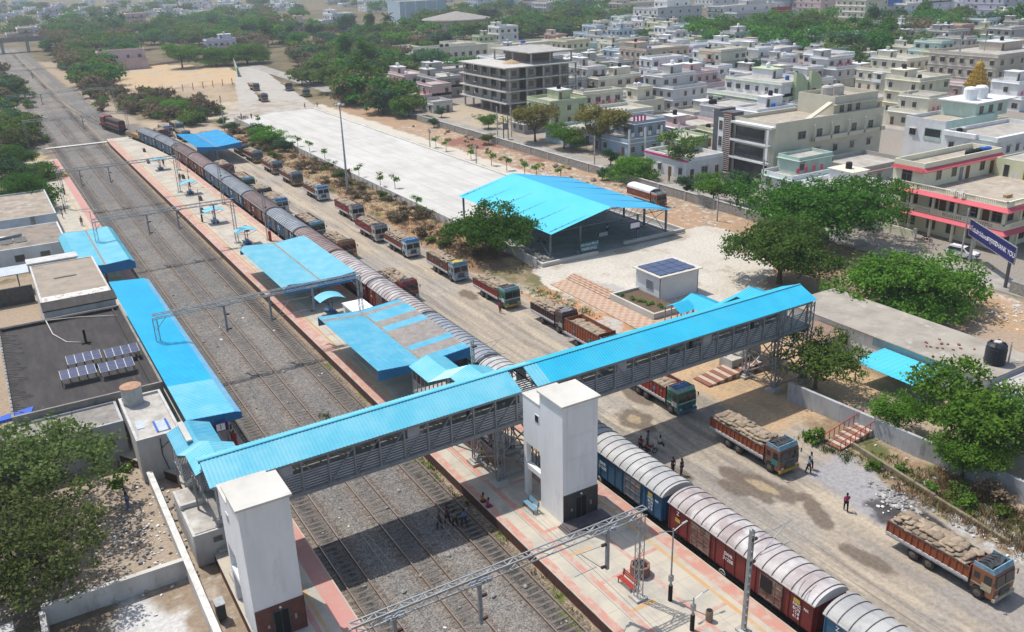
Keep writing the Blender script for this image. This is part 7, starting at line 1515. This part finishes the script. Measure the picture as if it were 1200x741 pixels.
for i,(px,py,s,lb) in enumerate(((301,163,1.05,'first of the round bushes at the slab wall corner'),(317,174,1.15,'middle of the round bushes along the slab wall'),(335,180,.95,'last of the round bushes along the slab wall'),(274,158,.9,'bush at the far end of the goods shed canopy'),(262,148,.7,'small bush near the far pole'))):
    p=G(px,py); tree('blue_round' if i!=1 else 'verge_bright',p.x,p.y,lb,i,(s*.8,s*.8,s*.62),name='bush',cat='bush')
for i,(px,py,lb) in enumerate(((303,147,'by the motorcycle group'),(349,172,'first along the slab wall'),(363,178,'second along the slab wall'),(381,188,'third along the slab wall'),(391,204,'by the tall mast foot'),(421,208,'near side of the slab, leftmost of four'),(446,219,'near side of the slab, second of four'),(463,221,'near side of the slab, third of four'),(489,246,'near side of the slab, rightmost of four'),(430,136,'far kerb, left end'),(511,173,'far kerb, first of a close pair'),(523,177,'far kerb, second of a close pair'),(552,187,'far kerb, beside a thin pole'),(576,194,'far kerb, rounded crown on thin stem'),(594,200,'far kerb, left neighbour of the shed corner'),(615,206,'near the shed roof, left of two'),(629,209,'near the shed roof, right of two'),(657,212,'just behind the shed ridge'),(148,588,'by the man in blue at bottom left'))):
    p=G(px,py); tree('sapling',p.x,p.y,'young sapling '+lb,i,1.25 if i>12 else 1.1,name='sapling',group='young saplings planted around the parking slab' if i<18 else None)
p=G(253,77); tree('round_bright',p.x,p.y,'large fresh green tree behind the sand field, left of two by the road end',0,1.25); p=G(290,75); tree('round_bright',p.x,p.y,'large fresh green tree at the end of the far road, right of two',1,1.35); p=G(214,80); tree('verge_bright',p.x,p.y,'yellowish green tree at the back of the sand field',2,1.5)
# small roadside trees, shrubs and dry scrub
for i,(x,y,k,sc_,w_) in enumerate(((120.5,262,'verge_bright',.7,'left of the narrow grey shed'),(121.5,276,'blue_round',.9,'before the old pinkish house'),(123.5,290,'pod_tree',.62,'before the old grey houses, left of the unfinished frame'),(122.8,247,'blue_round',.5,'beside the rubble heap'),(124,220,'verge_bright',.5,'before the unfinished frame, right of the transformer'),(125.5,179,'verge_bright',.55,'beside the low pale blue walled house'),(121.8,160,'blue_round',.6,'before the blue grey house'),(112.8,232,'blue_round',.45,'inside the stone wall at its far end'),(112.5,200,'verge_olive',.35,'inside the stone wall, middle'),(112,150,'blue_round',.4,'inside the stone wall, near the bright tree'))): tree(k,x,y,'bushy roadside tree '+w_,i*1.3,sc_,name='bush',cat='bush')  # small street-side trees and bushes alike, all carrying the bush name
tree_proto('shrub','bright',(1.0,1.0,.7),1.2,12,5,40,14,.13,0,None,.05,clu_r=.22); tree_proto('dry_shrub','dry',(1.5,1.5,1.1),1.7,13,6,55,14,.15,.1,M_TWIG,.06,clu_r=.2,branch=4); tree_proto('olive_shrub','olive',(1.4,1.4,1.0),1.6,14,6,55,14,.15,.05,M_TWIG,.06,clu_r=.2)
rs=random.Random(31)
SH=[(64.8,41.5,'shrub'),(64.2,38.2,'shrub'),(65.4,36.2,'olive_shrub'),(64.0,34.6,'shrub'),(65.5,32.4,'olive_shrub'),(66.3,30.2,'dry_shrub'),(65.2,28.6,'olive_shrub'),(66.9,34,'dry_shrub'),(63.1,43.2,'shrub'),(62.6,49.5,'shrub'),(67.4,28,'olive_shrub')]
wh=['below the low hanging tree','beside the kerb wall','under the right edge trees','behind the nearest lorry','in the litter by the kerb','at the foot of the stained wall']
for i,(x,y,k) in enumerate(SH): tree(k,x,y,{'shrub':'small leafy green shrub ','olive_shrub':'scrubby olive shrub ','dry_shrub':'dry brown shrub '}[k]+wh[i%6],i,rs.uniform(.7,1.2),name='shrub',cat='shrub',group='shrubs on the right hand verge')
for i in range(5): tree('shrub',71.3+rs.uniform(-.4,.4)+.3*i,90.6-1.6*i,'clipped green shrub in the white planter, %s'%['far end','second from the far end','middle','second from the near end','near end'][i],i,.75,name='shrub',cat='shrub',group='shrubs in the planter by the cabin')
for i in range(70):
    y=rs.uniform(116,258); x=rs.uniform(61,67.6); k=rs.choice(('dry_shrub','dry_shrub','dry_shrub','olive_shrub')); seg='near end' if y<150 else 'middle' if y<200 else 'far end'
    tree(k,x,y,('dry brown shrub on the bank beside the parking slab, ' if k=='dry_shrub' else 'olive shrub on the bank beside the parking slab, ')+seg,i,rs.uniform(.6,1.25),name='shrub',cat='shrub',group='scrub on the bank beside the slab, '+seg,z=.3)
def poly_px(n,poly,seed,mind=0):
    r=random.Random(seed); out=[]; xs=[p[0] for p in poly]; ys=[p[1] for p in poly]; tries=0
    while len(out)<n and tries<n*60:
        tries+=1; px,py=r.uniform(min(xs),max(xs)),r.uniform(min(ys),max(ys))
        if not inp(px,py,poly): continue
        p=G(px,py)
        if any(a-1<p.x<c+1 and b_-1<p.y<d+1 for a,b_,c,d in OCC): continue
        if any(abs(p.x-q[0].x)<mind and abs(p.y-q[0].y)<mind for q in out): continue
        out.append((p,px,py))
    return out
for i,(p,px,py) in enumerate(poly_px(78,[(104,112),(125,104),(150,112),(205,118),(250,125),(262,140),(240,150),(180,140),(140,132),(112,130)],5)): tree(rs.choice(('dry_shrub','dry_shrub','olive_shrub')),p.x,p.y,'dry scrub bush on the waste ground between tracks and sand field',i,rs.uniform(1.3,2.9),name='shrub',cat='shrub',group='scrub on the waste ground by the locomotive')
for i,(p,px,py) in enumerate(poly_px(60,[(-15,70),(8,78),(30,115),(46,160),(44,178),(-15,178)],6)): tree(rs.choice(('dry_shrub','olive_shrub','olive_shrub')),p.x,p.y,'scrub bush on the bank left of the far tracks',i,rs.uniform(1.4,2.8),name='shrub',cat='shrub',group='scrub left of the far tracks')
for i,(p,px,py) in enumerate(poly_px(30,[(70,80),(98,106),(122,114),(116,100),(82,72)],7)): tree(rs.choice(('dry_shrub','olive_shrub')),p.x,p.y,'scrub bush on the bank right of the far tracks',i,rs.uniform(1.5,3),name='shrub',cat='shrub',group='scrub right of the far tracks')
# forest belts
for key,kind,rad,h,seed in (('f_bright','bright',(6.8,6.8,4.8),9,51),('f_dark','dark',(7.2,7.2,5.2),10,52),('f_olive','olive',(7.2,7.2,4.8),9,53),('f_blue','blue',(6.4,6.4,5.6),10.5,54),('f_dusty','dusty',(7.8,7.8,4.8),9,55)): tree_proto(key,kind,rad,h,seed,13,230,15,.46,0,None,.32,clu_r=.14)
tree_proto('f_dry','dry',(7,7,4.2),8.5,56,11,130,12,.42,.1,M_TWIG,.3,clu_r=.15,branch=4); tree_proto('f_tall','dark',(3,3,6.5),14,57,9,110,14,.45,0,None,.25,clu_r=.2)
def palm_mesh():
    b=MB(); b.tube([(0,0,-.2),(.1,0,3),(.3,.1,8.5)],[.28,.22,.18],8); tm=bpy.data.meshes.new('trunk'); tm.from_pydata([tuple(v) for v in b.v],[],b.f); tm.materials.append(M_TWIG)
    V=[];r=random.Random(2)
    for k in range(26):
        a=2.4*k; el=r.uniform(-.5,1.1); L=3.6; prev=Vector((.3,.1,8.5)); d=Vector((math.cos(a)*math.cos(el),math.sin(a)*math.cos(el),math.sin(el))); s=Vector((-math.sin(a),math.cos(a),0))
        for j in range(6):
            nx=prev+d*L/6; w0=.55*(1-j/6.5); 
            for sg in (-1,1): V+=[prev,prev+s*sg*w0*1.4-Vector((0,0,.3)),nx+s*sg*w0*1.2-Vector((0,0,.3)),nx]
            prev=nx; d=(d+Vector((0,0,-.17))).normalized()
    V=np.array([tuple(v) for v in V]); TREEP['palm']=(quads_mesh('crown',V,np.random.default_rng(1).uniform(0,1,len(V)),LM['blue']),tm)
palm_mesh()
KN={'f_bright':'bright green bushy tree','f_dark':'dark green rounded tree','f_olive':'olive green tree','f_blue':'tall bluish green tree','f_dusty':'dusty grey green tree','f_dry':'bare brownish dry tree','f_tall':'narrow dark columnar tree','palm':'palm tree','yellowing':'yellowing tree'}
def belt(n,poly,seed,kinds,zone,smin,smax,mind=2,zr=None):
    r=random.Random(seed)
    for p,px,py in poly_px(n,poly,seed,mind):
        k=r.choice(kinds); z=zone
        if zr: z=zone+', '+[w_ for lim,w_ in zr if px<lim][0]
        tree(k,p.x,p.y,KN[k]+' '+z,r.uniform(0,6),r.uniform(smin,smax),group=KN[k]+'s '+z)
K1=['f_olive','f_dark','f_dusty','f_blue','f_dry','f_olive','f_bright','f_dry','f_tall']
belt(54,[(150,72),(170,60),(270,62),(340,70),(372,100),(400,122),(440,118),(470,104),(545,92),(550,60),(500,40),(330,30),(200,40),(120,56)],101,K1,'in the wood behind the sand field',.8,1.25,3,((250,'left part'),(340,'behind the junction'),(440,'middle part'),(700,'right part by old houses')))
belt(28,[(330,96),(372,104),(402,124),(442,136),(480,140),(500,118),(470,96),(420,70),(360,66)],102,['f_blue','f_olive','f_dark','f_bright','f_dusty'],'at the wood edge beside the street',.55,1.0,2,((400,'by the far road'),(600,'by the old houses')))
belt(24,[(500,44),(560,52),(660,50),(720,28),(790,22),(780,10),(600,12),(480,24)],103,['f_olive','f_dark','f_bright','f_dusty','f_blue'],'in the wood behind the unfinished frame',.9,1.3,3,((620,'left part'),(900,'right part')))
belt(24,[(808,64),(850,68),(990,66),(1000,58),(970,34),(870,34),(815,30)],104,['f_bright','f_dark','f_bright','f_olive','f_blue'],'in the tall clump behind the pistachio house',1.0,1.45,3)
belt(26,[(965,76),(1050,74),(1105,48),(1200,44),(1200,30),(1130,32),(1040,36),(985,50)],105,['f_blue','f_olive','f_dry','f_dark','f_tall','f_dusty'],'in the belt below the top right blocks',1.0,1.4,3,((1060,'left part'),(1400,'right part')))
belt(20,[(78,80),(108,108),(126,108),(132,82),(124,58),(62,48),(50,58)],106,['f_olive','f_dry','f_dark','f_dusty','f_dry','f_blue','f_bright'],'beside the far tracks left of the pink house',.7,1.15,3)
belt(20,[(-15,66),(-2,66),(14,108),(30,158),(24,190),(-15,190)],107,['f_olive','f_dusty','f_bright','f_blue'],'on the bank at the left edge',.45,.8,3)
belt(8,[(0,34),(110,52),(300,30),(480,16),(480,4),(0,8)],108,['f_dark','f_dusty','f_olive','f_blue','palm','f_dry'],'scattered through the distant suburb',1.0,1.5,4,((160,'left'),(900,'right')))
for i,(px,py) in enumerate(((140,50),(146,40),(112,36),(136,30),(122,44),(455,46),(470,26),(133,36),(60,40))): p=G(px,py); tree('palm',p.x,p.y,'palm standing above the wood behind the pink house' if px<200 else 'palm in the wood left of the round hall',i,1.5,name='palm_tree',group='palms above the wood' if px<200 else 'palms left of the round hall')
belt(9,[(640,166),(700,184),(760,205),(800,225),(840,180),(790,120),(700,105)],109,['f_bright','f_blue'],'among the low roofs by the street',.25,.45,3)
EMPTY.sort(key=lambda q:math.hypot(*q)); re_=random.Random(12)
for i,(x,y) in enumerate(EMPTY[:22]): k=re_.choice(('f_blue','f_dark','f_bright','f_olive')); tree(k,x,y,KN[k]+' in a gap between the town houses, '+('nearer rows' if i<8 else 'middle rows'),i,re_.uniform(.5,.8),group=KN[k]+'s in the town gaps')
# the rest of the far woodland, which reads as one green and brown mass
WV={k:[] for k in ('olive','dark','dusty','blue','bright','dry')}; WA={k:[] for k in WV}
rw=random.Random(404); WT=MB()
def mass(n,poly,seed,kinds,smin,smax):
    for p,px,py in poly_px(n,poly,seed,2.5):
        k=rw.choice(kinds); s=rw.uniform(smin,smax); rz=s*rw.uniform(4,5.4); V,v,lob=crown_np(rw.randrange(10**6),(p.x,p.y,rz*.95),(6.8*s,6.8*s,rz),9,95,12,.62*s**.3,.02,.75,.1,.45,.17); WV[k].append(V); WA[k].append(v); WT.tube([(p.x,p.y,-.2),(p.x+.2,p.y,rz)],[.3,.15],5)
mass(120,[(150,72),(170,58),(270,58),(340,66),(372,98),(400,122),(445,136),(484,118),(545,92),(550,58),(500,36),(330,26),(200,38),(120,54)],201,['olive','olive','dark','dusty','dry','dry','blue','bright'],.8,1.25)
mass(70,[(492,40),(560,50),(660,50),(720,28),(800,20),(790,8),(600,10),(480,22)],202,['olive','dusty','dark','blue','olive'],1.0,1.4)
mass(55,[(962,80),(1050,76),(1105,50),(1200,46),(1200,30),(1130,30),(1040,34),(985,48)],203,['blue','olive','dry','dusty','dark'],1.0,1.5)
mass(22,[(806,66),(850,70),(990,68),(1000,56),(970,34),(870,34),(812,28)],204,['bright','dark','bright'],1.1,1.5)
mass(60,[(80,80),(108,108),(126,108),(132,84),(124,58),(62,46),(52,58)],205,['olive','dry','dusty','dry','dark'],.7,1.15)
mass(62,[(110,44),(150,30),(330,22),(352,62),(318,58),(268,57),(176,55),(128,57)],208,['olive','dusty','dark','dry','blue','bright','olive'],.9,1.3)
mass(70,[(-10,42),(110,56),(300,34),(480,20),(480,6),(-10,10)],206,['dark','dusty','olive','blue'],1.0,1.5)
for x,y in EMPTY[22:]: k=rw.choice(('dark','blue','olive','bright')); s=rw.uniform(.6,.95); V,v,lob=crown_np(rw.randrange(10**6),(x,y,4.2*s),(6.8*s,6.4*s,4.4*s),9,110,12,.5,.02,.75,.1,.45,.17); WV[k].append(V); WA[k].append(v); WT.tube([(x,y,-.2),(x,y,4*s)],[.3,.15],5)
mass(30,[(-25,64),(-6,64),(10,110),(22,160),(12,190),(-25,190)],207,['olive','dusty','blue','dry'],.5,.85)
WME_=None; obs=[]
import itertools
nv=0; me=bpy.data.meshes.new('woodland'); Vs=[np.concatenate(WV[k]) for k in WV]; As=[np.concatenate(WA[k]) for k in WV]; Mi=np.concatenate([np.full(len(V)//4,i,'i') for i,V in enumerate(Vs)])
me=quads_mesh('woodland',np.concatenate(Vs),np.concatenate(As),LM['olive']); me.materials.clear(); [me.materials.append(LM[k]) for k in WV]; me.polygons.foreach_set('material_index',Mi)
o=bpy.data.objects.new('woodland',me); C.objects.link(o); tag(o,'mixed green and brown woodland mass filling the gaps of the far tree belts','woodland',kind='stuff'); part('trunks',WT,M_BARK,o,kind='stuff')
# grass blades and litter (uncountable)
def tufts(name,label,spots,kind,seed,bl=.28,n=9):
    r=np.random.default_rng(seed); S=np.repeat(np.array(spots,float),n,0); m=len(S); base=S.copy(); base[:,:2]+=r.normal(size=(m,2))*.16
    a=r.uniform(0,6.28,m); d=np.stack([np.cos(a),np.sin(a),np.zeros(m)],1); up=np.stack([r.normal(size=m)*.35,r.normal(size=m)*.35,np.ones(m)],1)*(bl*r.uniform(.5,1.3,m))[:,None]
    V=np.stack([base-d*.035,base+d*.035,base+up+d*.012,base+up-d*.012],1).reshape(-1,3); me=quads_mesh(name,V,np.repeat(r.uniform(0,1,m),4),LM[kind]); o=bpy.data.objects.new(name,me); C.objects.link(o); tag(o,label,'grass',kind='stuff')
rg=np.random.default_rng(8)
def rnd(n,x0,x1,y0,y1,z=.05): return [(rg.uniform(x0,x1),rg.uniform(y0,y1),z) for _ in range(n)]
tufts('green_grass','short green grass tufts along the verge and track edges',rnd(260,62.3,66.5,29,45,.15)+rnd(90,61.8,63.8,45,51)+rnd(40,29.3,29.9,40,75,-.15)+rnd(60,61.5,65.5,88,101)+rnd(22,30,30.1,0,0)[:0]+rnd(20,24.2,25.4,79,82,-.15),'grass',1,.3)
tufts('dry_grass','straw coloured dry grass on the bank beside the parking slab',rnd(2600,60.6,68.2,113,258,.4)+rnd(500,61.5,68,25,40,.2),'straw',2,.5,8)
M_LIT=mat('paper_litter',(.66,.66,.64),(.5,.5,.52),3,.8); M_STN=mat('grey_stone',(.36,.35,.33),(.26,.25,.24),3,.9)
def scatter(name,label,cat,spots,mt,seed,s0,s1,flat=.5):
    r=random.Random(seed); b=MB()
    for x,y,z in spots:
        s=r.uniform(s0,s1); n0=len(b.v); b.lathe((0,0,0),[(s*.6,0),(s,s*flat*.5),(s*.45,s*flat)],5); b.xf(Matrix.Translation((x,y,z))@Matrix.Rotation(r.uniform(0,6),4,'Z')@Matrix.Rotation(r.uniform(-.5,.5),4,'X')@Matrix.Diagonal((1,r.uniform(.5,1),1,1)),n0)
    tag(part(name,b,mt),label,cat,kind='stuff')
gs=lambda n,cx,cy,sx,sy,z=.05:[(rg.normal(cx,sx),rg.normal(cy,sy),z) for _ in range(n)]
scatter('paper_litter','scattered pale paper and plastic litter','litter',gs(90,62.7,31,.8,3.2,.12)+gs(200,109,56,2.2,3.2)+gs(130,4.5,70,1.8,5)+gs(40,64.8,40,1,3,.2)+gs(90,109,128,2,14)+gs(30,60,38.2,1.2,1.2)+rnd(26,16,30,40,120,-.14),M_LIT,1,.06,.22,.25)
scatter('rubble','broken grey rubble stones and bricks','rubble',gs(130,61,39,.7,1.1,.0)+gs(90,62.5,33.5,.6,3)+gs(80,7.2,72,.5,5)+gs(120,3.5,70,2.2,5)+gs(90,106,165,3,30)+gs(60,63.5,92,1,5)+rnd(60,16.5,29.8,30,140,-.16),M_STN,2,.08,.26,.8)
scatter('loose_boulders','tan boulders along the stone wall','boulders',gs(26,109,190,2.4,24)+gs(8,103,148,2,4),mat('tan_boulder',(.38,.27,.17),(.28,.2,.13),1.5,.9),3,.35,.9,1.0)
# ================================================================ people
def person_mesh(pose):
    """one continuous skinned figure; poses: stand, walk, sit, squat"""
    J={'pel':(0,0,.95),'bel':(0,0,1.1),'che':(0,0,1.32),'nk':(0,0,1.47),'hd0':(0,-.01,1.55),'hd1':(0,-.015,1.72)}
    E=[('pel','bel'),('bel','che'),('che','nk'),('nk','hd0'),('hd0','hd1')]; Rd={'pel':.125,'bel':.12,'che':.135,'nk':.055,'hd0':.085,'hd1':.075}
    for s,n in ((-1,'l'),(1,'r')):
        sw=.16*s if pose=='walk' else 0
        hip=(.09*s,0,.9); kn=(.1*s,-sw-.02,.5); an=(.1*s,sw*1.2*(-1 if s<0 else -1)+.02,.08); to=(.11*s,an[1]-.15,.03)
        sh=(.18*s,0,1.40); el=(.24*s,.02+sw*.9,1.13); ha=(.25*s,-.1+sw*1.2,.90)
        if pose=='sit': hip=(.09*s,0,.5); kn=(.13*s,-.42,.48); an=(.13*s,-.42,.08); to=(.13*s,-.58,.03); 
        if pose=='squat': hip=(.09*s,0,.3); kn=(.16*s,-.36,.55); an=(.13*s,-.08,.08); to=(.14*s,-.24,.03)
        dz={'sit':-.42,'squat':-.62}.get(pose,0)
        sh=(sh[0],sh[1]-(.1 if pose=='squat' else 0),sh[2]+dz); el=(el[0],el[1]-.08,el[2]+dz); ha=(ha[0]*.8,-.32 if dz else ha[1],ha[2]+dz+(.06 if dz else 0))
        for k,v,r in (('hip',hip,.095),('kn',kn,.06),('an',an,.045),('to',to,.04),('sh',sh,.06),('el',el,.043),('ha',ha,.032)): J[k+n]=v; Rd[k+n]=r
        # hand: palm with fingers and thumb
        for i,dx in enumerate((-.03,-.01,.01,.03)): J['f%d'%i+n]=(ha[0]+dx*.6,ha[1]-.03+dx,ha[2]-.15+abs(dx)*.6); Rd['f%d'%i+n]=.009; E.append(('ha'+n,'f%d'%i+n))
        J['th'+n]=(ha[0]-.05*s,ha[1]-.05,ha[2]-.07); Rd['th'+n]=.01; E.append(('ha'+n,'th'+n))
        E+=[('pel','hip'+n),('hip'+n,'kn'+n),('kn'+n,'an'+n),('an'+n,'to'+n),('che','sh'+n),('sh'+n,'el'+n),('el'+n,'ha'+n)]
    dz={'sit':-.42,'squat':-.62}.get(pose,0)
    for k in ('pel','bel','che','nk','hd0','hd1'): a=J[k]; J[k]=(a[0],a[1]-(.12*(a[2]-.9) if pose in('squat','sit') else 0),a[2]+dz)
    return J,E,Rd
def skin_obj(J,E,Rd,root,sub=1):
    names=list(dict.fromkeys([k for e in E for k in e])); ix={k:i for i,k in enumerate(names)}
    me=bpy.data.meshes.new('sk'); me.from_pydata([J[k] for k in names],[(ix[a],ix[b_]) for a,b_ in E],[]); o=bpy.data.objects.new('sk',me); C.objects.link(o)
    o.modifiers.new('s','SKIN'); 
    if not me.skin_vertices: me.attributes
    for i,k in enumerate(names): me.skin_vertices[0].data[i].radius=(Rd[k],Rd[k]*(.8 if k in('pel','bel','che') else 1)); me.skin_vertices[0].data[i].use_root=(k==root)
    ms=o.modifiers.new('u','SUBSURF'); ms.levels=sub; ms.render_levels=sub
    dg=bpy.context.evaluated_depsgraph_get(); dg.update(); r=bpy.data.meshes.new_from_object(o.evaluated_get(dg)); bpy.data.objects.remove(o); r.polygons.foreach_set('use_smooth',[True]*len(r.polygons)); return r
FIG={}
def figure(pose):
    if pose in FIG: return FIG[pose]
    J,E,Rd=person_mesh(pose); body=skin_obj(J,E,Rd,'pel'); body.name='person_body'; body.materials.append(M_SKIN)
    g=lambda ks,gr:{k:Rd[k]+gr for k in ks}
    te=[('pel','bel'),('bel','che')]+[('che','sh'+n) for n in 'lr']+[('sh'+n,'el'+n) for n in 'lr']; Js=dict(J)
    for n in 'lr': a,b_=Vector(J['sh'+n]),Vector(J['el'+n]); Js['el'+n]=tuple(a.lerp(b_,.8))
    shirt=skin_obj(Js,te,g(['pel','bel','che','shl','shr','ell','elr'],.022),'pel')
    tr=[('pel','hip'+n) for n in 'lr']+[('hip'+n,'kn'+n) for n in 'lr']+[('kn'+n,'an'+n) for n in 'lr']; pants=skin_obj(J,tr,g(['pel','hipl','hipr','knl','knr','anl','anr'],.016),'pel')
    h=Vector(J['hd1']); b=MB(); b.lathe((h.x,h.y+.015,h.z-.09),[(.088,0),(.098,.06),(.085,.13),(.04,.175),(.005,.185)],12); hair=bpy.data.meshes.new('hair'); hair.from_pydata([tuple(v) for v in b.v],[],b.f); hair.materials.append(M_HAIR)
    c=Vector(J['hd0']); b=MB(); f=c+Vector((0,-.085,.06)); b.lathe((f.x-.032,f.y,f.z+.02),[(.012,-.008),(.012,.008)],6); b.lathe((f.x+.032,f.y,f.z+.02),[(.012,-.008),(.012,.008)],6); b.box(f.x-.028,f.y-.004,f.z-.075,f.x+.028,f.y+.01,f.z-.065); face=bpy.data.meshes.new('face'); face.from_pydata([tuple(v) for v in b.v],[],b.f); face.materials.append(M_HAIR)
    b=MB(); b.bar(f+Vector((0,.0,.01)),f+Vector((0,-.022,-.035)),.025); nose=bpy.data.meshes.new('nose'); nose.from_pydata([tuple(v) for v in b.v],[],b.f); nose.materials.append(M_SKIN)
    FIG[pose]=(body,shirt,pants,hair,face,nose); return FIG[pose]
def cloth(n,c): return mat('cloth_'+n,c,dark(c,.7),6,.9)
CL={'white':cloth('white',(.62,.62,.62)),'pink':cloth('pink',(.45,.04,.16)),'red':cloth('red',(.40,.03,.035)),'blue':cloth('blue',(.10,.2,.42)),'navy':cloth('navy',(.02,.025,.05)),'black':cloth('black',(.018,.018,.02)),'orange':cloth('orange',(.45,.16,.03)),'maroon':cloth('maroon',(.16,.03,.04)),'grey':cloth('grey',(.2,.2,.2)),'sky':cloth('sky',(.25,.42,.55)),'plum':cloth('plum',(.12,.04,.09))}
def person(label,x,y,z,rz,pose='stand',top='white',low='navy',saree=False,load=None):
    body,shirt,pants,hair,face,nose=figure(pose); t=thing('person',label,'person',(x,y,z),R(rz)); link('body',body,t)
    for nm,me,c in (('shirt',shirt,top),('trousers',pants,low)):
        if nm=='trousers' and saree: continue
        k=(me.name,c)
        if k not in FIG: m2=me.copy(); m2.materials.clear(); m2.materials.append(CL[c]); FIG[k]=m2
        link(nm,FIG[k],t)
    link('hair',hair,t); link('face',face,t); link('nose',nose,t)
    if saree: b=MB(); b.lathe((0,0,0),[(.24,.03),(.22,.5),(.17,.9),(.155,1.0)],14); o=part('saree',b,CL[low],None); o.parent=t; ABS[o.name]=Vector((0,0,0)); b=MB(); b.tube([(-.16,-.12,1.0),(.02,-.16,1.2),(.17,-.02,1.42),(.15,.13,1.1),(.1,.16,.7)],[.05,.06,.05,.06,.05],6); o=part('saree_fold',b,CL[low],None); o.parent=t
    return t
P_=.84
for a in [('man in white shirt walking behind the lorry with the yellow bumper',58.5,46.3,0,20,'walk','white','black'),('man in pale blue shirt walking beside the man in white',57.8,45.9,0,10,'walk','sky','navy'),('woman in bright pink top and dark trousers crossing the yard alone',55.8,40.1,0,140,'walk','pink','black'),
 ('man in red shirt standing beside the green cabbed lorry',54.9,96.0,0,-60,'stand','pink','maroon'),('man in blue shirt standing behind the motorcycle group',48.8,57.6,0,-150,'stand','blue','grey'),('person in red top beside the motorcycle',47.6,57.2,0,-60,'stand','red','plum'),('second person in plum clothes left of the motorcycle',47.4,56.0,0,-80,'walk','maroon','plum'),
 ('dark clad man standing behind the blue wagon roof',47.6,52.6,0,0,'stand','black','black'),('second dark clad man just right of him',48.1,52.0,0,20,'stand','navy','black'),('man in dark vest carrying a yellow bag on the island platform',33.6,63.2,P_,-120,'stand','navy','black'),
 ('person in maroon crossing the oil stained track',26.9,57.2,-.16,-150,'walk','maroon','black'),('person in plum clothes at the left of the group on the tracks',26.0,56.9,-.16,-140,'walk','plum','navy'),('person in grey carrying a sack across the tracks',27.2,56.4,-.16,-150,'walk','grey','black'),('person in blue shirt at the right of the group on the tracks',27.9,56.1,-.16,-160,'walk','blue','navy'),
 ('man in white shirt under the long blue canopy',15.0,79.9,P_,180,'stand','white','grey'),('man walking in a pale shirt on the station platform by the turned down canopy',12.8,176,P_,0,'walk','grey','navy'),('man in blue standing on the station platform by the tree',11.2,188,P_,90,'stand','blue','black'),('person in green blue on the far station platform',10.4,184,P_,90,'stand','sky','grey'),('man in black on the far island platform by the lattice mast',36.2,222,P_,0,'stand','black','black'),('man in red on the far island platform',36.0,203,P_,0,'stand','red','black'),
 ('man standing at the far corner of the slab beside parked motorcycles',74.6,283.6,.1,0,'stand','black','navy'),('second man at the far corner of the slab',72.2,286.5,.1,40,'stand','grey','black'),('man in blue shirt at work beneath the small tree, lower left',4.3,74.4,0,60,'stand','blue','blue'),('person in white standing beside the desk in the shed',88.4,116.9,.12,0,'stand','white','navy'),
 ('passer by in black near the magenta striped shop',121,139,.04,0,'walk','black','black'),('man walking at the junction by the slab corner',95.5,294,.1,80,'walk','navy','black'),('second man walking at the junction by the slab corner',99.5,293,.1,80,'walk','maroon','black')]: person(*a)
person('person in orange shirt sitting on the island platform edge',30.25,57.1,P_-.46,90,'sit','orange','black'); person('child in pale pink sitting on the platform edge beside the orange shirt',30.25,56.2,P_-.46,90,'sit','pink','plum'); person('man in white sitting on the motorcycle saddle',49.1,56.3,.42,70,'sit','white','navy'); person('man squatting in dark clothes beneath the bridge end by the brick steps',67.2,66.2,.6,-120,'squat','black','black'); person('second person squatting beneath the bridge end in purple',68.0,66.5,.7,-100,'squat','plum','grey')
person('woman in red saree under the long blue canopy',14.9,78.6,P_,170,'stand','red','red',True); person('woman in bright red saree standing left of two others under the trees',98.4,73.4,0,-60,'stand','red','red',True); 
t=person('woman in orange saree carrying a basket on her head between trees',99.4,72.9,0,-60,'stand','maroon','orange',True); b=MB(); b.lathe((99.4,72.9,1.76),[(.2,0),(.34,.12),(.30,.16)],14); tag(part('basket',b,M_BURLAP,loc=(99.4,72.9,1.76)),'round basket on the head of the woman in orange','basket'); person('woman in dark maroon saree behind the basket carrier',100.2,72.4,0,-40,'stand','plum','maroon',True)
b=MB(); b.lathe((33.5,62.8,1.7),[(.05,0),(.18,.1),(.16,.3),(.05,.4)],10); tag(part('yellow_bag',b,mat('yellow_bag',(.55,.4,.05)),loc=(33.5,62.8,1.7)),'yellow bag held by the man on the island platform','bag')
# ================================================================ haze
hm=bpy.data.materials.new('haze_air'); hm.use_nodes=True; N=hm.node_tree.nodes; N.remove(N['Principled BSDF']); vp=N.new('ShaderNodeVolumePrincipled'); vp.inputs['Color'].default_value=(.86,.93,1,1); vp.inputs['Density'].default_value=.00024; vp.inputs['Anisotropy'].default_value=.3
hm.node_tree.links.new(vp.outputs[0],N['Material Output'].inputs['Volume'])
b=MB(); b.box(-900,-150,-1.6,2600,3200,60); o=part('haze',b,hm); tag(o,'thin pale summer haze over the whole town','haze',kind='stuff')
